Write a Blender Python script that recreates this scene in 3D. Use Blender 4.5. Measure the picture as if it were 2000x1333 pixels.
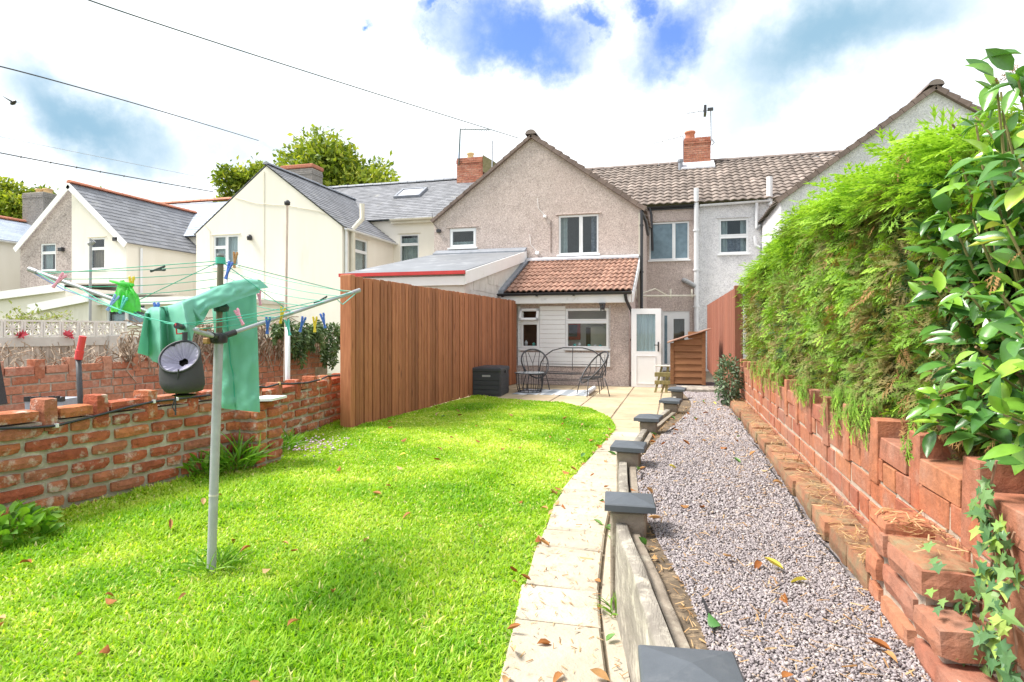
import bpy, bmesh, math, random
import numpy as np
from mathutils import Vector, Matrix, Euler, noise as mnoise

for _o in list(bpy.data.objects):
    bpy.data.objects.remove(_o)
scene = bpy.context.scene
COL = scene.collection
rnd = random.Random(7)
rng = np.random.default_rng(7)
R = math.radians
PI = math.pi

# ------------------------------------------------------------------ camera
FPX = 1180.0                      # focal length in pixels of a 2000 px wide frame
YAW = R(15.17)                    # camera turned left of the garden's axis
CAMH = 1.43
HOR = 647.0
CS, SN = math.cos(YAW), math.sin(YAW)
cam_d = bpy.data.cameras.new('camera')
cam = bpy.data.objects.new('camera', cam_d)
COL.objects.link(cam)
cam.location = (0, 0, CAMH)
cam.rotation_euler = (R(90), 0, YAW)
cam_d.sensor_width = 36.0
cam_d.lens = 36.0 * FPX / 2000.0
cam_d.shift_y = -(666.5 - HOR) / 2000.0
cam_d.clip_start = 0.05
cam_d.clip_end = 1500
scene.camera = cam

# ------------------------------------------------------------------ light
SUN_EL, SUN_AZ = R(54), R(-104)    # azimuth from +Y towards +X
SUN_DIR = Vector((math.sin(SUN_AZ) * math.cos(SUN_EL), math.cos(SUN_AZ) * math.cos(SUN_EL), math.sin(SUN_EL)))
sun_d = bpy.data.lights.new('sun', 'SUN')
sun_d.energy = 2.2
sun_d.angle = R(20)
sun_d.color = (1.0, 0.95, 0.88)
sun = bpy.data.objects.new('sun', sun_d)
COL.objects.link(sun)
sun.rotation_euler = SUN_DIR.to_track_quat('Z', 'Y').to_euler()
sun.location = (-8, 4, 14)

scene.view_settings.view_transform = 'Standard'
scene.view_settings.look = 'None'
scene.view_settings.exposure = 1.78
scene.view_settings.gamma = 1.0
scene.view_settings.use_curve_mapping = False


def pix_dir(px, py):
    a = (px - 1000.0) / FPX
    b = (HOR - py) / FPX
    return Vector((a * CS - SN, a * SN + CS, b))


def P(px, py, X=None, Y=None, Z=None, d=None):
    """the point seen at a place of the photograph, on a given plane (used to measure the site)"""
    v = pix_dir(px, py)
    if d is not None:
        t = d
    elif X is not None:
        t = X / v.x
    elif Y is not None:
        t = Y / v.y
    else:
        t = (Z - CAMH) / v.z
    return Vector((v.x * t, v.y * t, CAMH + v.z * t))


# ------------------------------------------------------------------ sky
world = bpy.data.worlds.new('World')
scene.world = world
world.use_nodes = True
wn, wl = world.node_tree.nodes, world.node_tree.links
for _n in list(wn):
    wn.remove(_n)


def W(t, **k):
    n = wn.new(t)
    for a, b in k.items():
        setattr(n, a, b)
    return n


def wmath(op, a, b=None, clamp=False):
    n = W('ShaderNodeMath', operation=op, use_clamp=clamp)
    for i, s in enumerate((a, b)):
        if s is None:
            continue
        if isinstance(s, (int, float)):
            n.inputs[i].default_value = s
        else:
            wl.new(s, n.inputs[i])
    return n.outputs[0]


def build_sky():
    out = W('ShaderNodeOutputWorld')
    bg = W('ShaderNodeBackground')
    bg.inputs['Strength'].default_value = 0.1
    wl.new(bg.outputs[0], out.inputs[0])
    sky = W('ShaderNodeTexSky', sky_type='NISHITA')
    sky.sun_disc = False
    sky.sun_elevation = SUN_EL
    sky.sun_rotation = SUN_AZ
    sky.altitude = 50
    sky.air_density = 1.0
    sky.dust_density = 0.6
    sky.ozone_density = 2.0
    tc = W('ShaderNodeTexCoord')
    d = tc.outputs['Generated']
    # wobble of the cloud edges
    nz = W('ShaderNodeTexNoise')
    nz.inputs['Scale'].default_value = 5.0
    nz.inputs['Detail'].default_value = 9.0
    nz.inputs['Roughness'].default_value = 0.62
    wl.new(d, nz.inputs['Vector'])
    sub = W('ShaderNodeVectorMath', operation='SUBTRACT')
    wl.new(nz.outputs['Color'], sub.inputs[0])
    sub.inputs[1].default_value = (0.5, 0.5, 0.5)
    scl = W('ShaderNodeVectorMath', operation='SCALE')
    wl.new(sub.outputs[0], scl.inputs[0])
    scl.inputs['Scale'].default_value = 0.26
    add = W('ShaderNodeVectorMath', operation='ADD')
    wl.new(d, add.inputs[0])
    wl.new(scl.outputs[0], add.inputs[1])
    dw = add.outputs[0]
    scl2 = W('ShaderNodeVectorMath', operation='SCALE')
    wl.new(sub.outputs[0], scl2.inputs[0])
    scl2.inputs['Scale'].default_value = 0.20
    add2 = W('ShaderNodeVectorMath', operation='ADD')
    wl.new(d, add2.inputs[0])
    wl.new(scl2.outputs[0], add2.inputs[1])
    dsoft = add2.outputs[0]

    def patch(px, py, hw, hh, rot, src, inner=0.15):
        """an opening or a shaded belly at one compass bearing and height of the sky"""
        c = pix_dir(px, py).normalized()
        r = Vector((0, 0, 1)).cross(c).normalized() * -1.0
        u = c.cross(r).normalized() * -1.0
        if u.z < 0:
            u = -u
        a, b = hw / FPX, hh / FPX
        e1 = (r * math.cos(rot) + u * math.sin(rot)) / a
        e2 = (u * math.cos(rot) - r * math.sin(rot)) / b
        df = W('ShaderNodeVectorMath', operation='SUBTRACT')
        wl.new(src, df.inputs[0])
        df.inputs[1].default_value = c
        s = []
        for e in (e1, e2):
            dp = W('ShaderNodeVectorMath', operation='DOT_PRODUCT')
            wl.new(df.outputs[0], dp.inputs[0])
            dp.inputs[1].default_value = e
            s.append(wmath('POWER', wmath('ABSOLUTE', dp.outputs['Value']), 2.0))
        q = wmath('SQRT', wmath('ADD', s[0], s[1]))
        mr = W('ShaderNodeMapRange', interpolation_type='SMOOTHSTEP')
        wl.new(q, mr.inputs['Value'])
        mr.inputs['From Min'].default_value = inner
        mr.inputs['From Max'].default_value = 1.0
        mr.inputs['To Min'].default_value = 1.0
        mr.inputs['To Max'].default_value = 0.0
        return mr.outputs[0]

    blue = None
    for a in SKY_BLUE:
        p = patch(*a, dw)
        blue = p if blue is None else wmath('MAXIMUM', blue, p)
    # broken openings all round the rest of the sky
    n2 = W('ShaderNodeTexNoise')
    n2.inputs['Scale'].default_value = 2.3
    n2.inputs['Detail'].default_value = 7.0
    n2.inputs['Roughness'].default_value = 0.6
    wl.new(dw, n2.inputs['Vector'])
    mr = W('ShaderNodeMapRange', interpolation_type='SMOOTHSTEP')
    wl.new(n2.outputs[0], mr.inputs['Value'])
    mr.inputs['From Min'].default_value = 0.57
    mr.inputs['From Max'].default_value = 0.68
    blue = wmath('MAXIMUM', blue, mr.outputs[0])
    grey = None
    for a in SKY_GREY:
        p = wmath('MULTIPLY', patch(*a[:5], dsoft, 0.05), a[5])
        grey = p if grey is None else wmath('MAXIMUM', grey, p)
    n3 = W('ShaderNodeTexNoise')
    n3.inputs['Scale'].default_value = 3.4
    n3.inputs['Detail'].default_value = 8.0
    n3.inputs['Roughness'].default_value = 0.6
    wl.new(dsoft, n3.inputs['Vector'])
    mr3 = W('ShaderNodeMapRange', interpolation_type='SMOOTHSTEP')
    wl.new(n3.outputs[0], mr3.inputs['Value'])
    mr3.inputs['From Min'].default_value = 0.44
    mr3.inputs['From Max'].default_value = 0.68
    mr3.inputs['To Max'].default_value = 0.55
    grey = wmath('MAXIMUM', grey, mr3.outputs[0])
    cl = W('ShaderNodeMix', data_type='RGBA')
    wl.new(grey, cl.inputs[0])
    cl.inputs[6].default_value = SKY_WHITE
    cl.inputs[7].default_value = SKY_SHADE
    skm = W('ShaderNodeVectorMath', operation='MULTIPLY')
    wl.new(sky.outputs[0], skm.inputs[0])
    skm.inputs[1].default_value = SKY_GAIN
    mx = W('ShaderNodeMix', data_type='RGBA')
    wl.new(blue, mx.inputs[0])
    wl.new(cl.outputs[2], mx.inputs[6])
    wl.new(skm.outputs[0], mx.inputs[7])
    wl.new(mx.outputs[2], bg.inputs['Color'])


SKY_WHITE = (4.5, 4.6, 4.7, 1)
SKY_SHADE = (1.10, 1.80, 2.35, 1)
SKY_GAIN = (0.50, 0.58, 0.82)
SKY_BLUE = [(1010, 78, 190, 88, R(4)), (1350, 66, 160, 74, R(14)), (900, 30, 70, 26, R(10)), (1130, 40, 60, 40, R(-20)), (1262, 42, 60, 40, 0), (760, 70, 22, 14, 0)]
SKY_GREY = [(1640, 85, 330, 135, R(12), 1.0), (1500, 170, 230, 95, R(18), 0.6), (185, 235, 260, 100, R(-20), 1.0),
            (60, 165, 170, 60, R(-20), 0.6), (40, 40, 200, 70, R(-20), 0.25), (820, 60, 420, 70, R(-4), 0.42), (560, 150, 200, 50, R(-16), 0.3), (1150, 150, 160, 40, R(8), 0.25)]
build_sky()

# ------------------------------------------------------------------ materials
MATS = {}


def newmat(name):
    m = bpy.data.materials.new(name)
    m.use_nodes = True
    MATS[name] = m
    nt = m.node_tree
    return m, nt, nt.nodes, nt.links, nt.nodes['Principled BSDF']


def nd(nt, t, ins=None, **k):
    n = nt.nodes.new(t)
    for a, b in k.items():
        setattr(n, a, b)
    for a, b in (ins or {}).items():
        if hasattr(b, 'is_output') or isinstance(b, bpy.types.NodeSocket):
            nt.links.new(b, n.inputs[a])
        else:
            n.inputs[a].default_value = b
    return n


def ramp(nt, fac, stops):
    n = nt.nodes.new('ShaderNodeValToRGB')
    nt.links.new(fac, n.inputs[0])
    e = n.color_ramp.elements
    while len(e) < len(stops):
        e.new(0.5)
    for i, (p, c) in enumerate(stops):
        e[i].position = p
        e[i].color = (c[0], c[1], c[2], 1)
    return n.outputs[0]


def mixc(nt, fac, a, b, blend='MIX'):
    n = nt.nodes.new('ShaderNodeMix')
    n.data_type = 'RGBA'
    n.blend_type = blend
    for i, v in ((0, fac), (6, a), (7, b)):
        if isinstance(v, bpy.types.NodeSocket):
            nt.links.new(v, n.inputs[i])
        elif i == 0:
            n.inputs[0].default_value = v
        else:
            n.inputs[i].default_value = (v[0], v[1], v[2], 1)
    return n.outputs[2]


def coords(nt, world):
    if world:
        return nt.nodes.new('ShaderNodeNewGeometry').outputs['Position']
    tc = nt.nodes.new('ShaderNodeTexCoord').outputs['Object']
    oi = nt.nodes.new('ShaderNodeObjectInfo')
    m = nd(nt, 'ShaderNodeMath', {0: oi.outputs['Random'], 1: 57.0}, operation='MULTIPLY')
    cx = nd(nt, 'ShaderNodeCombineXYZ', {0: m.outputs[0], 1: m.outputs[0]})
    return nd(nt, 'ShaderNodeVectorMath', {0: tc, 1: cx.outputs[0]}, operation='ADD').outputs[0]


def rnd_id(nt):
    """a number per object and per separate piece"""
    oi = nt.nodes.new('ShaderNodeObjectInfo')
    ge = nt.nodes.new('ShaderNodeNewGeometry')
    a = nd(nt, 'ShaderNodeMath', {0: oi.outputs['Random'], 1: ge.outputs['Random Per Island']}, operation='ADD')
    return nd(nt, 'ShaderNodeMath', {0: a.outputs[0]}, operation='FRACT').outputs[0]


def bumpn(nt, bsdf, h, strength, dist=0.01, prev=None):
    b = nd(nt, 'ShaderNodeBump', {'Height': h, 'Strength': strength, 'Distance': dist})
    if prev is not None:
        nt.links.new(prev, b.inputs['Normal'])
    nt.links.new(b.outputs[0], bsdf.inputs['Normal'])
    return b.outputs[0]


def noise_out(nt, vec, scale, detail=5, rough=0.55, stretch=None):
    if stretch is not None:
        vec = nd(nt, 'ShaderNodeVectorMath', {0: vec, 1: stretch}, operation='MULTIPLY').outputs[0]
    return nd(nt, 'ShaderNodeTexNoise', {'Vector': vec, 'Scale': scale, 'Detail': detail, 'Roughness': rough}).outputs[0]


def plain(name, c1, c2=None, scale=6, rough=0.75, bump=0.2, bscale=60, var=0.0, world=True, metal=0.0, spec=None,
          stretch=None, dirt=None, dirt_scale=3, dirt_lo=.55, coat=0.0):
    m, nt, ns, ls, b = newmat(name)
    v = coords(nt, world)
    f = noise_out(nt, v, scale, 6, 0.6, stretch)
    c2 = c2 or tuple(x * 0.85 for x in c1)
    col = ramp(nt, f, [(0.32, c1), (0.68, c2)])
    if dirt:
        fd = noise_out(nt, v, dirt_scale, 7, 0.68, stretch if name.startswith('cream') else None)
        mk = nd(nt, 'ShaderNodeMapRange', {'Value': fd, 'From Min': dirt_lo, 'From Max': dirt_lo + .18})
        col = mixc(nt, mk.outputs[0], col, dirt)
    if var:
        r = rnd_id(nt)
        mr = nd(nt, 'ShaderNodeMapRange', {'Value': r, 'To Min': 1 - var, 'To Max': 1 + var})
        col = nd(nt, 'ShaderNodeHueSaturation', {'Value': mr.outputs[0], 'Color': col}).outputs[0]
    ls.new(col, b.inputs['Base Color'])
    b.inputs['Roughness'].default_value = rough
    b.inputs['Metallic'].default_value = metal
    if spec is not None:
        b.inputs['Specular IOR Level'].default_value = spec
    if coat:
        b.inputs['Coat Weight'].default_value = coat
    if bump:
        bumpn(nt, b, noise_out(nt, v, bscale, 4, 0.6, stretch), bump, 0.01)
    return m


def pebbledash(name, cols, scale=34, stain=(0.25, 0.22, 0.2), stain_amt=0.5):
    m, nt, ns, ls, b = newmat(name)
    v = coords(nt, True)
    vo = nd(nt, 'ShaderNodeTexVoronoi', {'Vector': v, 'Scale': scale * 1.5, 'Randomness': 1.0})
    sep = nd(nt, 'ShaderNodeSeparateColor', {0: vo.outputs['Color']})
    n = noise_out(nt, v, scale * .55, 3, 0.7)
    mx = nd(nt, 'ShaderNodeMath', {0: sep.outputs[0], 1: n}, operation='ADD')
    mx = nd(nt, 'ShaderNodeMath', {0: mx.outputs[0], 1: 0.5}, operation='MULTIPLY')
    k = len(cols)
    col = ramp(nt, mx.outputs[0], [(0.22 + 0.56 * i / (k - 1), c) for i, c in enumerate(cols)])
    n = noise_out(nt, v, 4, 5, 0.6)
    col = mixc(nt, 1.0, col, ramp(nt, n, [(0.3, (0.90, 0.89, 0.88)), (0.7, (1.08, 1.07, 1.07))]), 'MULTIPLY')
    big = noise_out(nt, v, 0.55, 8, 0.62, (1.0, 1.0, 0.6))
    mk = nd(nt, 'ShaderNodeMapRange', {'Value': big, 'From Min': 0.47, 'From Max': 0.75, 'To Max': stain_amt})
    col = mixc(nt, mk.outputs[0], col, stain)
    ls.new(col, b.inputs['Base Color'])
    b.inputs['Roughness'].default_value = 0.9
    b.inputs['Specular IOR Level'].default_value = 0.2
    bumpn(nt, b, vo.outputs['Distance'], 0.5, 0.012)
    return m


def bricks_mat(name, cols, lime=(0.62, 0.57, 0.48), lime_amt=0.5, dark=(0.12, 0.06, 0.045), dark_amt=.5, bump=0.5, grime=None):
    m, nt, ns, ls, b = newmat(name)
    v = coords(nt, True)
    r = rnd_id(nt)
    k = len(cols)
    base = ramp(nt, r, [(i / (k - 1), c) for i, c in enumerate(cols)])
    n = noise_out(nt, v, 18, 6, 0.62)
    base = mixc(nt, 1.0, base, ramp(nt, n, [(0.3, (0.72, 0.7, 0.68)), (0.7, (1.22, 1.18, 1.15))]), 'MULTIPLY')
    n2 = noise_out(nt, v, 7.5, 8, 0.7)
    a = nd(nt, 'ShaderNodeMapRange', {'Value': n2, 'From Min': 0.54, 'From Max': 0.66, 'To Max': lime_amt})
    base = mixc(nt, a.outputs[0], base, lime)
    if grime:
        n4 = noise_out(nt, v, 1.9, 6, 0.65)
        a4 = nd(nt, 'ShaderNodeMapRange', {'Value': n4, 'From Min': 0.40, 'From Max': 0.66, 'To Max': .62})
        base = mixc(nt, a4.outputs[0], base, grime)
    n3 = noise_out(nt, v, 11.0, 8, 0.72)
    a3 = nd(nt, 'ShaderNodeMapRange', {'Value': n3, 'From Min': 0.58, 'From Max': 0.72, 'To Max': dark_amt})
    base = mixc(nt, a3.outputs[0], base, dark)
    ls.new(base, b.inputs['Base Color'])
    b.inputs['Roughness'].default_value = 0.88
    b.inputs['Specular IOR Level'].default_value = 0.25
    p = bumpn(nt, b, noise_out(nt, v, 22, 7, 0.65), bump, 0.02)
    bumpn(nt, b, noise_out(nt, v, 120, 3, 0.6), bump * .5, 0.004, p)
    return m


def wood(name, c1, c2, var=0.12, grain=(14, 14, 0.9), rough=0.7, knots=None, fade=None):
    """sawn boards, the grain running along z"""
    m, nt, ns, ls, b = newmat(name)
    v = coords(nt, False)
    f = noise_out(nt, v, 3.0, 7, 0.62, grain)
    col = ramp(nt, f, [(0.3, c1), (0.5, tuple((a + b_) / 2 for a, b_ in zip(c1, c2))), (0.72, c2)])
    if knots:
        vo = nd(nt, 'ShaderNodeTexVoronoi', {'Vector': nd(nt, 'ShaderNodeVectorMath', {0: v, 1: (6.0, 6.0, 1.7)}, operation='MULTIPLY').outputs[0], 'Scale': 1.0})
        mk = nd(nt, 'ShaderNodeMapRange', {'Value': vo.outputs['Distance'], 'From Min': 0.05, 'From Max': 0.17, 'To Min': 0.8, 'To Max': 0.0})
        col = mixc(nt, mk.outputs[0], col, knots)
    if fade:
        fw = noise_out(nt, coords(nt, True), 1.3, 5, 0.6)
        mk = nd(nt, 'ShaderNodeMapRange', {'Value': fw, 'From Min': 0.42, 'From Max': 0.7, 'To Max': 0.7})
        col = mixc(nt, mk.outputs[0], col, fade)
    r = rnd_id(nt)
    mr = nd(nt, 'ShaderNodeMapRange', {'Value': r, 'To Min': 1 - var, 'To Max': 1 + var})
    col = nd(nt, 'ShaderNodeHueSaturation', {'Value': mr.outputs[0], 'Color': col}).outputs[0]
    ls.new(col, b.inputs['Base Color'])
    b.inputs['Roughness'].default_value = rough
    b.inputs['Specular IOR Level'].default_value = 0.3
    bumpn(nt, b, f, 0.35, 0.006)
    return m


def leaf_mat(name, stops, trans=0.3, rough=0.5, spec=0.4, attr=True, tint=(1.25, 1.3, 0.6), vein=0.0):
    """leaves; colour from the tone stored per leaf, or from a number per object"""
    m, nt, ns, ls, b = newmat(name)
    if attr:
        f = nd(nt, 'ShaderNodeAttribute', attribute_name='tone').outputs['Fac']
    else:
        f = rnd_id(nt)
    col = ramp(nt, f, stops)
    if vein:
        v = coords(nt, True)
        col = mixc(nt, vein, col, ramp(nt, noise_out(nt, v, 30, 4), [(0.3, (0.6, 0.6, 0.5)), (0.7, (1.3, 1.3, 1.2))]), 'MULTIPLY')
    ls.new(col, b.inputs['Base Color'])
    b.inputs['Roughness'].default_value = rough
    b.inputs['Specular IOR Level'].default_value = spec
    if trans:
        t = nt.nodes.new('ShaderNodeBsdfTranslucent')
        ls.new(mixc(nt, 1.0, col, tint, 'MULTIPLY'), t.inputs[0])
        mx = nt.nodes.new('ShaderNodeMixShader')
        mx.inputs[0].default_value = trans
        ls.new(b.outputs[0], mx.inputs[1])
        ls.new(t.outputs[0], mx.inputs[2])
        ls.new(mx.outputs[0], ns['Material Output'].inputs[0])
    return m


def glass_mat(name, tint=(0.75, 0.82, 0.84), refl=0.10, rough=0.02):
    m, nt, ns, ls, b = newmat(name)
    ns.remove(b)
    tr = nd(nt, 'ShaderNodeBsdfTransparent', {0: (*tint, 1)})
    gl = nd(nt, 'ShaderNodeBsdfGlossy', {'Roughness': rough, 'Color': (1, 1, 1, 1)})
    lw = nd(nt, 'ShaderNodeLayerWeight', {'Blend': 0.5})
    pw = nd(nt, 'ShaderNodeMath', {0: lw.outputs['Facing'], 1: 4.0}, operation='POWER')
    ad = nd(nt, 'ShaderNodeMath', {0: pw.outputs[0], 1: refl}, operation='ADD', use_clamp=True)
    mx = nd(nt, 'ShaderNodeMixShader', {0: ad.outputs[0], 1: tr.outputs[0], 2: gl.outputs[0]})
    ls.new(mx.outputs[0], ns['Material Output'].inputs[0])
    return m


def ribbed(name, c1, c2, axis, freq, rough=0.6, amount=1.0):
    """thin stripes along one axis of the object (cloth, cladding print)"""
    m, nt, ns, ls, b = newmat(name)
    v = coords(nt, False)
    sp = nd(nt, 'ShaderNodeSeparateXYZ', {0: v})
    nn = noise_out(nt, v, 3, 3)
    s = nd(nt, 'ShaderNodeMath', {0: sp.outputs[axis], 1: freq}, operation='MULTIPLY')
    s = nd(nt, 'ShaderNodeMath', {0: s.outputs[0], 1: nn}, operation='ADD')
    s = nd(nt, 'ShaderNodeMath', {0: s.outputs[0]}, operation='SINE')
    col = ramp(nt, nd(nt, 'ShaderNodeMapRange', {'Value': s.outputs[0], 'From Min': -1.0, 'From Max': 1.0}).outputs[0], [(0.3, c1), (0.7, c2)])
    ls.new(col, b.inputs['Base Color'])
    b.inputs['Roughness'].default_value = rough
    return m


# ------------------------------------------------------------------ objects
def tag(o, label=None, cat=None, group=None, kind=None):
    if label:
        o['label'] = label
    if cat:
        o['category'] = cat
    if group:
        o['group'] = group
    if kind:
        o['kind'] = kind
    return o


def thing(name, label, cat, loc=(0, 0, 0), rz=0.0, group=None):
    o = bpy.data.objects.new(name, None)
    o.empty_display_size = 0.1
    COL.objects.link(o)
    o.location = loc
    o.rotation_euler = (0, 0, rz)
    return tag(o, label, cat, group)


def origin_of(o):
    v = Vector((0, 0, 0))
    while o is not None:
        v += Vector(o.location)
        o = o.parent
    return v


def link(name, me, parent=None, loc=(0, 0, 0), rot=(0, 0, 0), scale=(1, 1, 1)):
    o = bpy.data.objects.new(name, me)
    COL.objects.link(o)
    o.location = loc
    o.rotation_euler = rot
    o.scale = scale
    if parent is not None:
        o.parent = parent
    return o


class MB:
    def __init__(s):
        s.v, s.f = [], []

    def add(s, vs, fs):
        k = len(s.v)
        s.v += [tuple(p) for p in vs]
        s.f += [tuple(i + k for i in f) for f in fs]
        return s

    def quad(s, a, b, c, d):
        return s.add([a, b, c, d], [(0, 1, 2, 3)])

    def poly(s, pts):
        return s.add(pts, [tuple(range(len(pts)))])

    def box(s, x0, x1, y0, y1, z0, z1, M=None):
        vs = [Vector((x, y, z)) for z in (z0, z1) for y in (y0, y1) for x in (x0, x1)]
        if M is not None:
            vs = [M @ p for p in vs]
        return s.add(vs, [(0, 2, 3, 1), (4, 5, 7, 6), (0, 1, 5, 4), (2, 6, 7, 3), (0, 4, 6, 2), (1, 3, 7, 5)])

    def cbox(s, x0, x1, y0, y1, z0, z1, c=0.006, jit=0.0, M=None, r=None):
        """box with small chamfers and slightly uneven corners"""
        r = r or rnd
        vs, idx = [], {}
        for ix, x in enumerate((x0, x1)):
            for iy, y in enumerate((y0, y1)):
                for iz, z in enumerate((z0, z1)):
                    j = [r.uniform(-jit, jit) for _ in range(3)]
                    sx, sy, sz = (c if ix == 0 else -c), (c if iy == 0 else -c), (c if iz == 0 else -c)
                    for k, p in enumerate(((x, y + sy, z + sz), (x + sx, y, z + sz), (x + sx, y + sy, z))):
                        idx[ix, iy, iz, k] = len(vs)
                        q = Vector((p[0] + j[0], p[1] + j[1], p[2] + j[2]))
                        vs.append(M @ q if M is not None else q)
        I = idx
        fs = []
        fs.append((I[0, 0, 0, 0], I[0, 0, 1, 0], I[0, 1, 1, 0], I[0, 1, 0, 0]))
        fs.append((I[1, 0, 0, 0], I[1, 1, 0, 0], I[1, 1, 1, 0], I[1, 0, 1, 0]))
        fs.append((I[0, 0, 0, 1], I[1, 0, 0, 1], I[1, 0, 1, 1], I[0, 0, 1, 1]))
        fs.append((I[0, 1, 0, 1], I[0, 1, 1, 1], I[1, 1, 1, 1], I[1, 1, 0, 1]))
        fs.append((I[0, 0, 0, 2], I[0, 1, 0, 2], I[1, 1, 0, 2], I[1, 0, 0, 2]))
        fs.append((I[0, 0, 1, 2], I[1, 0, 1, 2], I[1, 1, 1, 2], I[0, 1, 1, 2]))
        for iy in (0, 1):
            for iz in (0, 1):      # edges along x
                q = (I[0, iy, iz, 1], I[1, iy, iz, 1], I[1, iy, iz, 2], I[0, iy, iz, 2])
                fs.append(q if (iy + iz) % 2 else q[::-1])
        for ix in (0, 1):
            for iz in (0, 1):      # along y
                q = (I[ix, 0, iz, 0], I[ix, 1, iz, 0], I[ix, 1, iz, 2], I[ix, 0, iz, 2])
                fs.append(q[::-1] if (ix + iz) % 2 else q)
        for ix in (0, 1):
            for iy in (0, 1):      # along z
                q = (I[ix, iy, 0, 0], I[ix, iy, 1, 0], I[ix, iy, 1, 1], I[ix, iy, 0, 1])
                fs.append(q if (ix + iy) % 2 else q[::-1])
        for ix in (0, 1):
            for iy in (0, 1):
                for iz in (0, 1):
                    q = (I[ix, iy, iz, 0], I[ix, iy, iz, 1], I[ix, iy, iz, 2])
                    fs.append(q if (ix + iy + iz) % 2 == 0 else q[::-1])
        return s.add(vs, fs)

    def prism(s, pts, ext):
        """polygon pts extruded by the vector ext, closed"""
        n = len(pts)
        e = Vector(ext)
        a = [Vector(p) for p in pts]
        return s.add(a + [p + e for p in a], [tuple(range(n))[::-1], tuple(range(n, 2 * n))] +
                     [(i, (i + 1) % n, n + (i + 1) % n, n + i) for i in range(n)])

    def tube(s, pts, r, n=8, caps=True, closed=False):
        pts = [Vector(p) for p in pts]
        m = len(pts)
        rs = r if isinstance(r, (list, tuple)) else [r] * m
        ref = None
        vs = []
        for i, p in enumerate(pts):
            if closed:
                t = pts[(i + 1) % m] - pts[i - 1]
            else:
                t = pts[min(i + 1, m - 1)] - pts[max(i - 1, 0)]
            t.normalize()
            if ref is None:
                ref = t.orthogonal().normalized()
            ref = (ref - t * ref.dot(t))
            if ref.length < 1e-5:
                ref = t.orthogonal()
            ref.normalize()
            b = t.cross(ref)
            for k in range(n):
                a = 2 * PI * k / n
                vs.append(p + (ref * math.cos(a) + b * math.sin(a)) * rs[i])
        fs = []
        for i in range(m if closed else m - 1):
            j = (i + 1) % m
            for k in range(n):
                l = (k + 1) % n
                fs.append((i * n + k, i * n + l, j * n + l, j * n + k))
        if caps and not closed:
            fs.append(tuple(range(n))[::-1])
            fs.append(tuple((m - 1) * n + k for k in range(n)))
        return s.add(vs, fs)

    def lathe(s, prof, n=20, M=None, cap0=False, cap1=False):
        vs, fs = [], []
        for r, z in prof:
            for k in range(n):
                a = 2 * PI * k / n
                p = Vector((r * math.cos(a), r * math.sin(a), z))
                vs.append(M @ p if M is not None else p)
        for i in range(len(prof) - 1):
            for k in range(n):
                l = (k + 1) % n
                fs.append((i * n + k, i * n + l, (i + 1) * n + l, (i + 1) * n + k))
        if cap0:
            fs.append(tuple(range(n))[::-1])
        if cap1:
            fs.append(tuple((len(prof) - 1) * n + k for k in range(n)))
        return s.add(vs, fs)

    def mesh(s, name, mat, smooth=False, off=Vector((0, 0, 0)), fix=False):
        me = bpy.data.meshes.new(name)
        me.from_pydata([(p[0] - off[0], p[1] - off[1], p[2] - off[2]) for p in s.v], [], s.f)
        if fix:
            bm = bmesh.new()
            bm.from_mesh(me)
            bmesh.ops.recalc_face_normals(bm, faces=bm.faces)
            bm.to_mesh(me)
            bm.free()
        if isinstance(mat, str):
            mat = MATS[mat]
        if mat:
            me.materials.append(mat)
        if smooth:
            me.polygons.foreach_set('use_smooth', [True] * len(me.polygons))
        me.update()
        return me

    def build(s, name, mat, parent=None, smooth=False, world=True, bevel=0.0, kind=None, sharp=None):
        """one object; world=True: the points are world points (the parent is not turned)"""
        off = origin_of(parent) if (world and parent is not None) else Vector((0, 0, 0))
        me = s.mesh(name, mat, smooth, off, len(s.f) < 4000)
        o = link(name, me, parent)
        if bevel:
            b = o.modifiers.new('bevel', 'BEVEL')
            b.width = bevel
            b.segments = 2
            b.limit_method = 'ANGLE'
        if smooth and sharp:
            try:
                me.set_sharp_from_angle(angle=R(sharp))
            except Exception:
                pass
        if kind:
            o['kind'] = kind
        return o


def np_mesh(name, V, T, mat, parent=None, tone=None, smooth=False, kind='stuff', off=None):
    """many small triangles as one object"""
    V = np.asarray(V, dtype=np.float32)
    T = np.asarray(T, dtype=np.int32)
    if off is None and parent is not None:
        off = origin_of(parent)
    if off is not None:
        V = V - np.array(off, dtype=np.float32)
    me = bpy.data.meshes.new(name)
    me.vertices.add(len(V))
    me.vertices.foreach_set('co', V.ravel())
    me.loops.add(T.size)
    me.loops.foreach_set('vertex_index', T.ravel())
    me.polygons.add(len(T))
    me.polygons.foreach_set('loop_start', np.arange(0, T.size, 3, dtype=np.int32))
    me.update(calc_edges=True)
    if tone is not None:
        a = me.attributes.new('tone', 'FLOAT', 'POINT')
        a.data.foreach_set('value', np.asarray(tone, dtype=np.float32))
    if smooth:
        me.polygons.foreach_set('use_smooth', np.ones(len(T), dtype=bool))
    me.materials.append(MATS[mat] if isinstance(mat, str) else mat)
    o = link(name, me, parent)
    if kind:
        o['kind'] = kind
    return o


def unit(a):
    return a / (np.linalg.norm(a, axis=-1, keepdims=True) + 1e-9)


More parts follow.
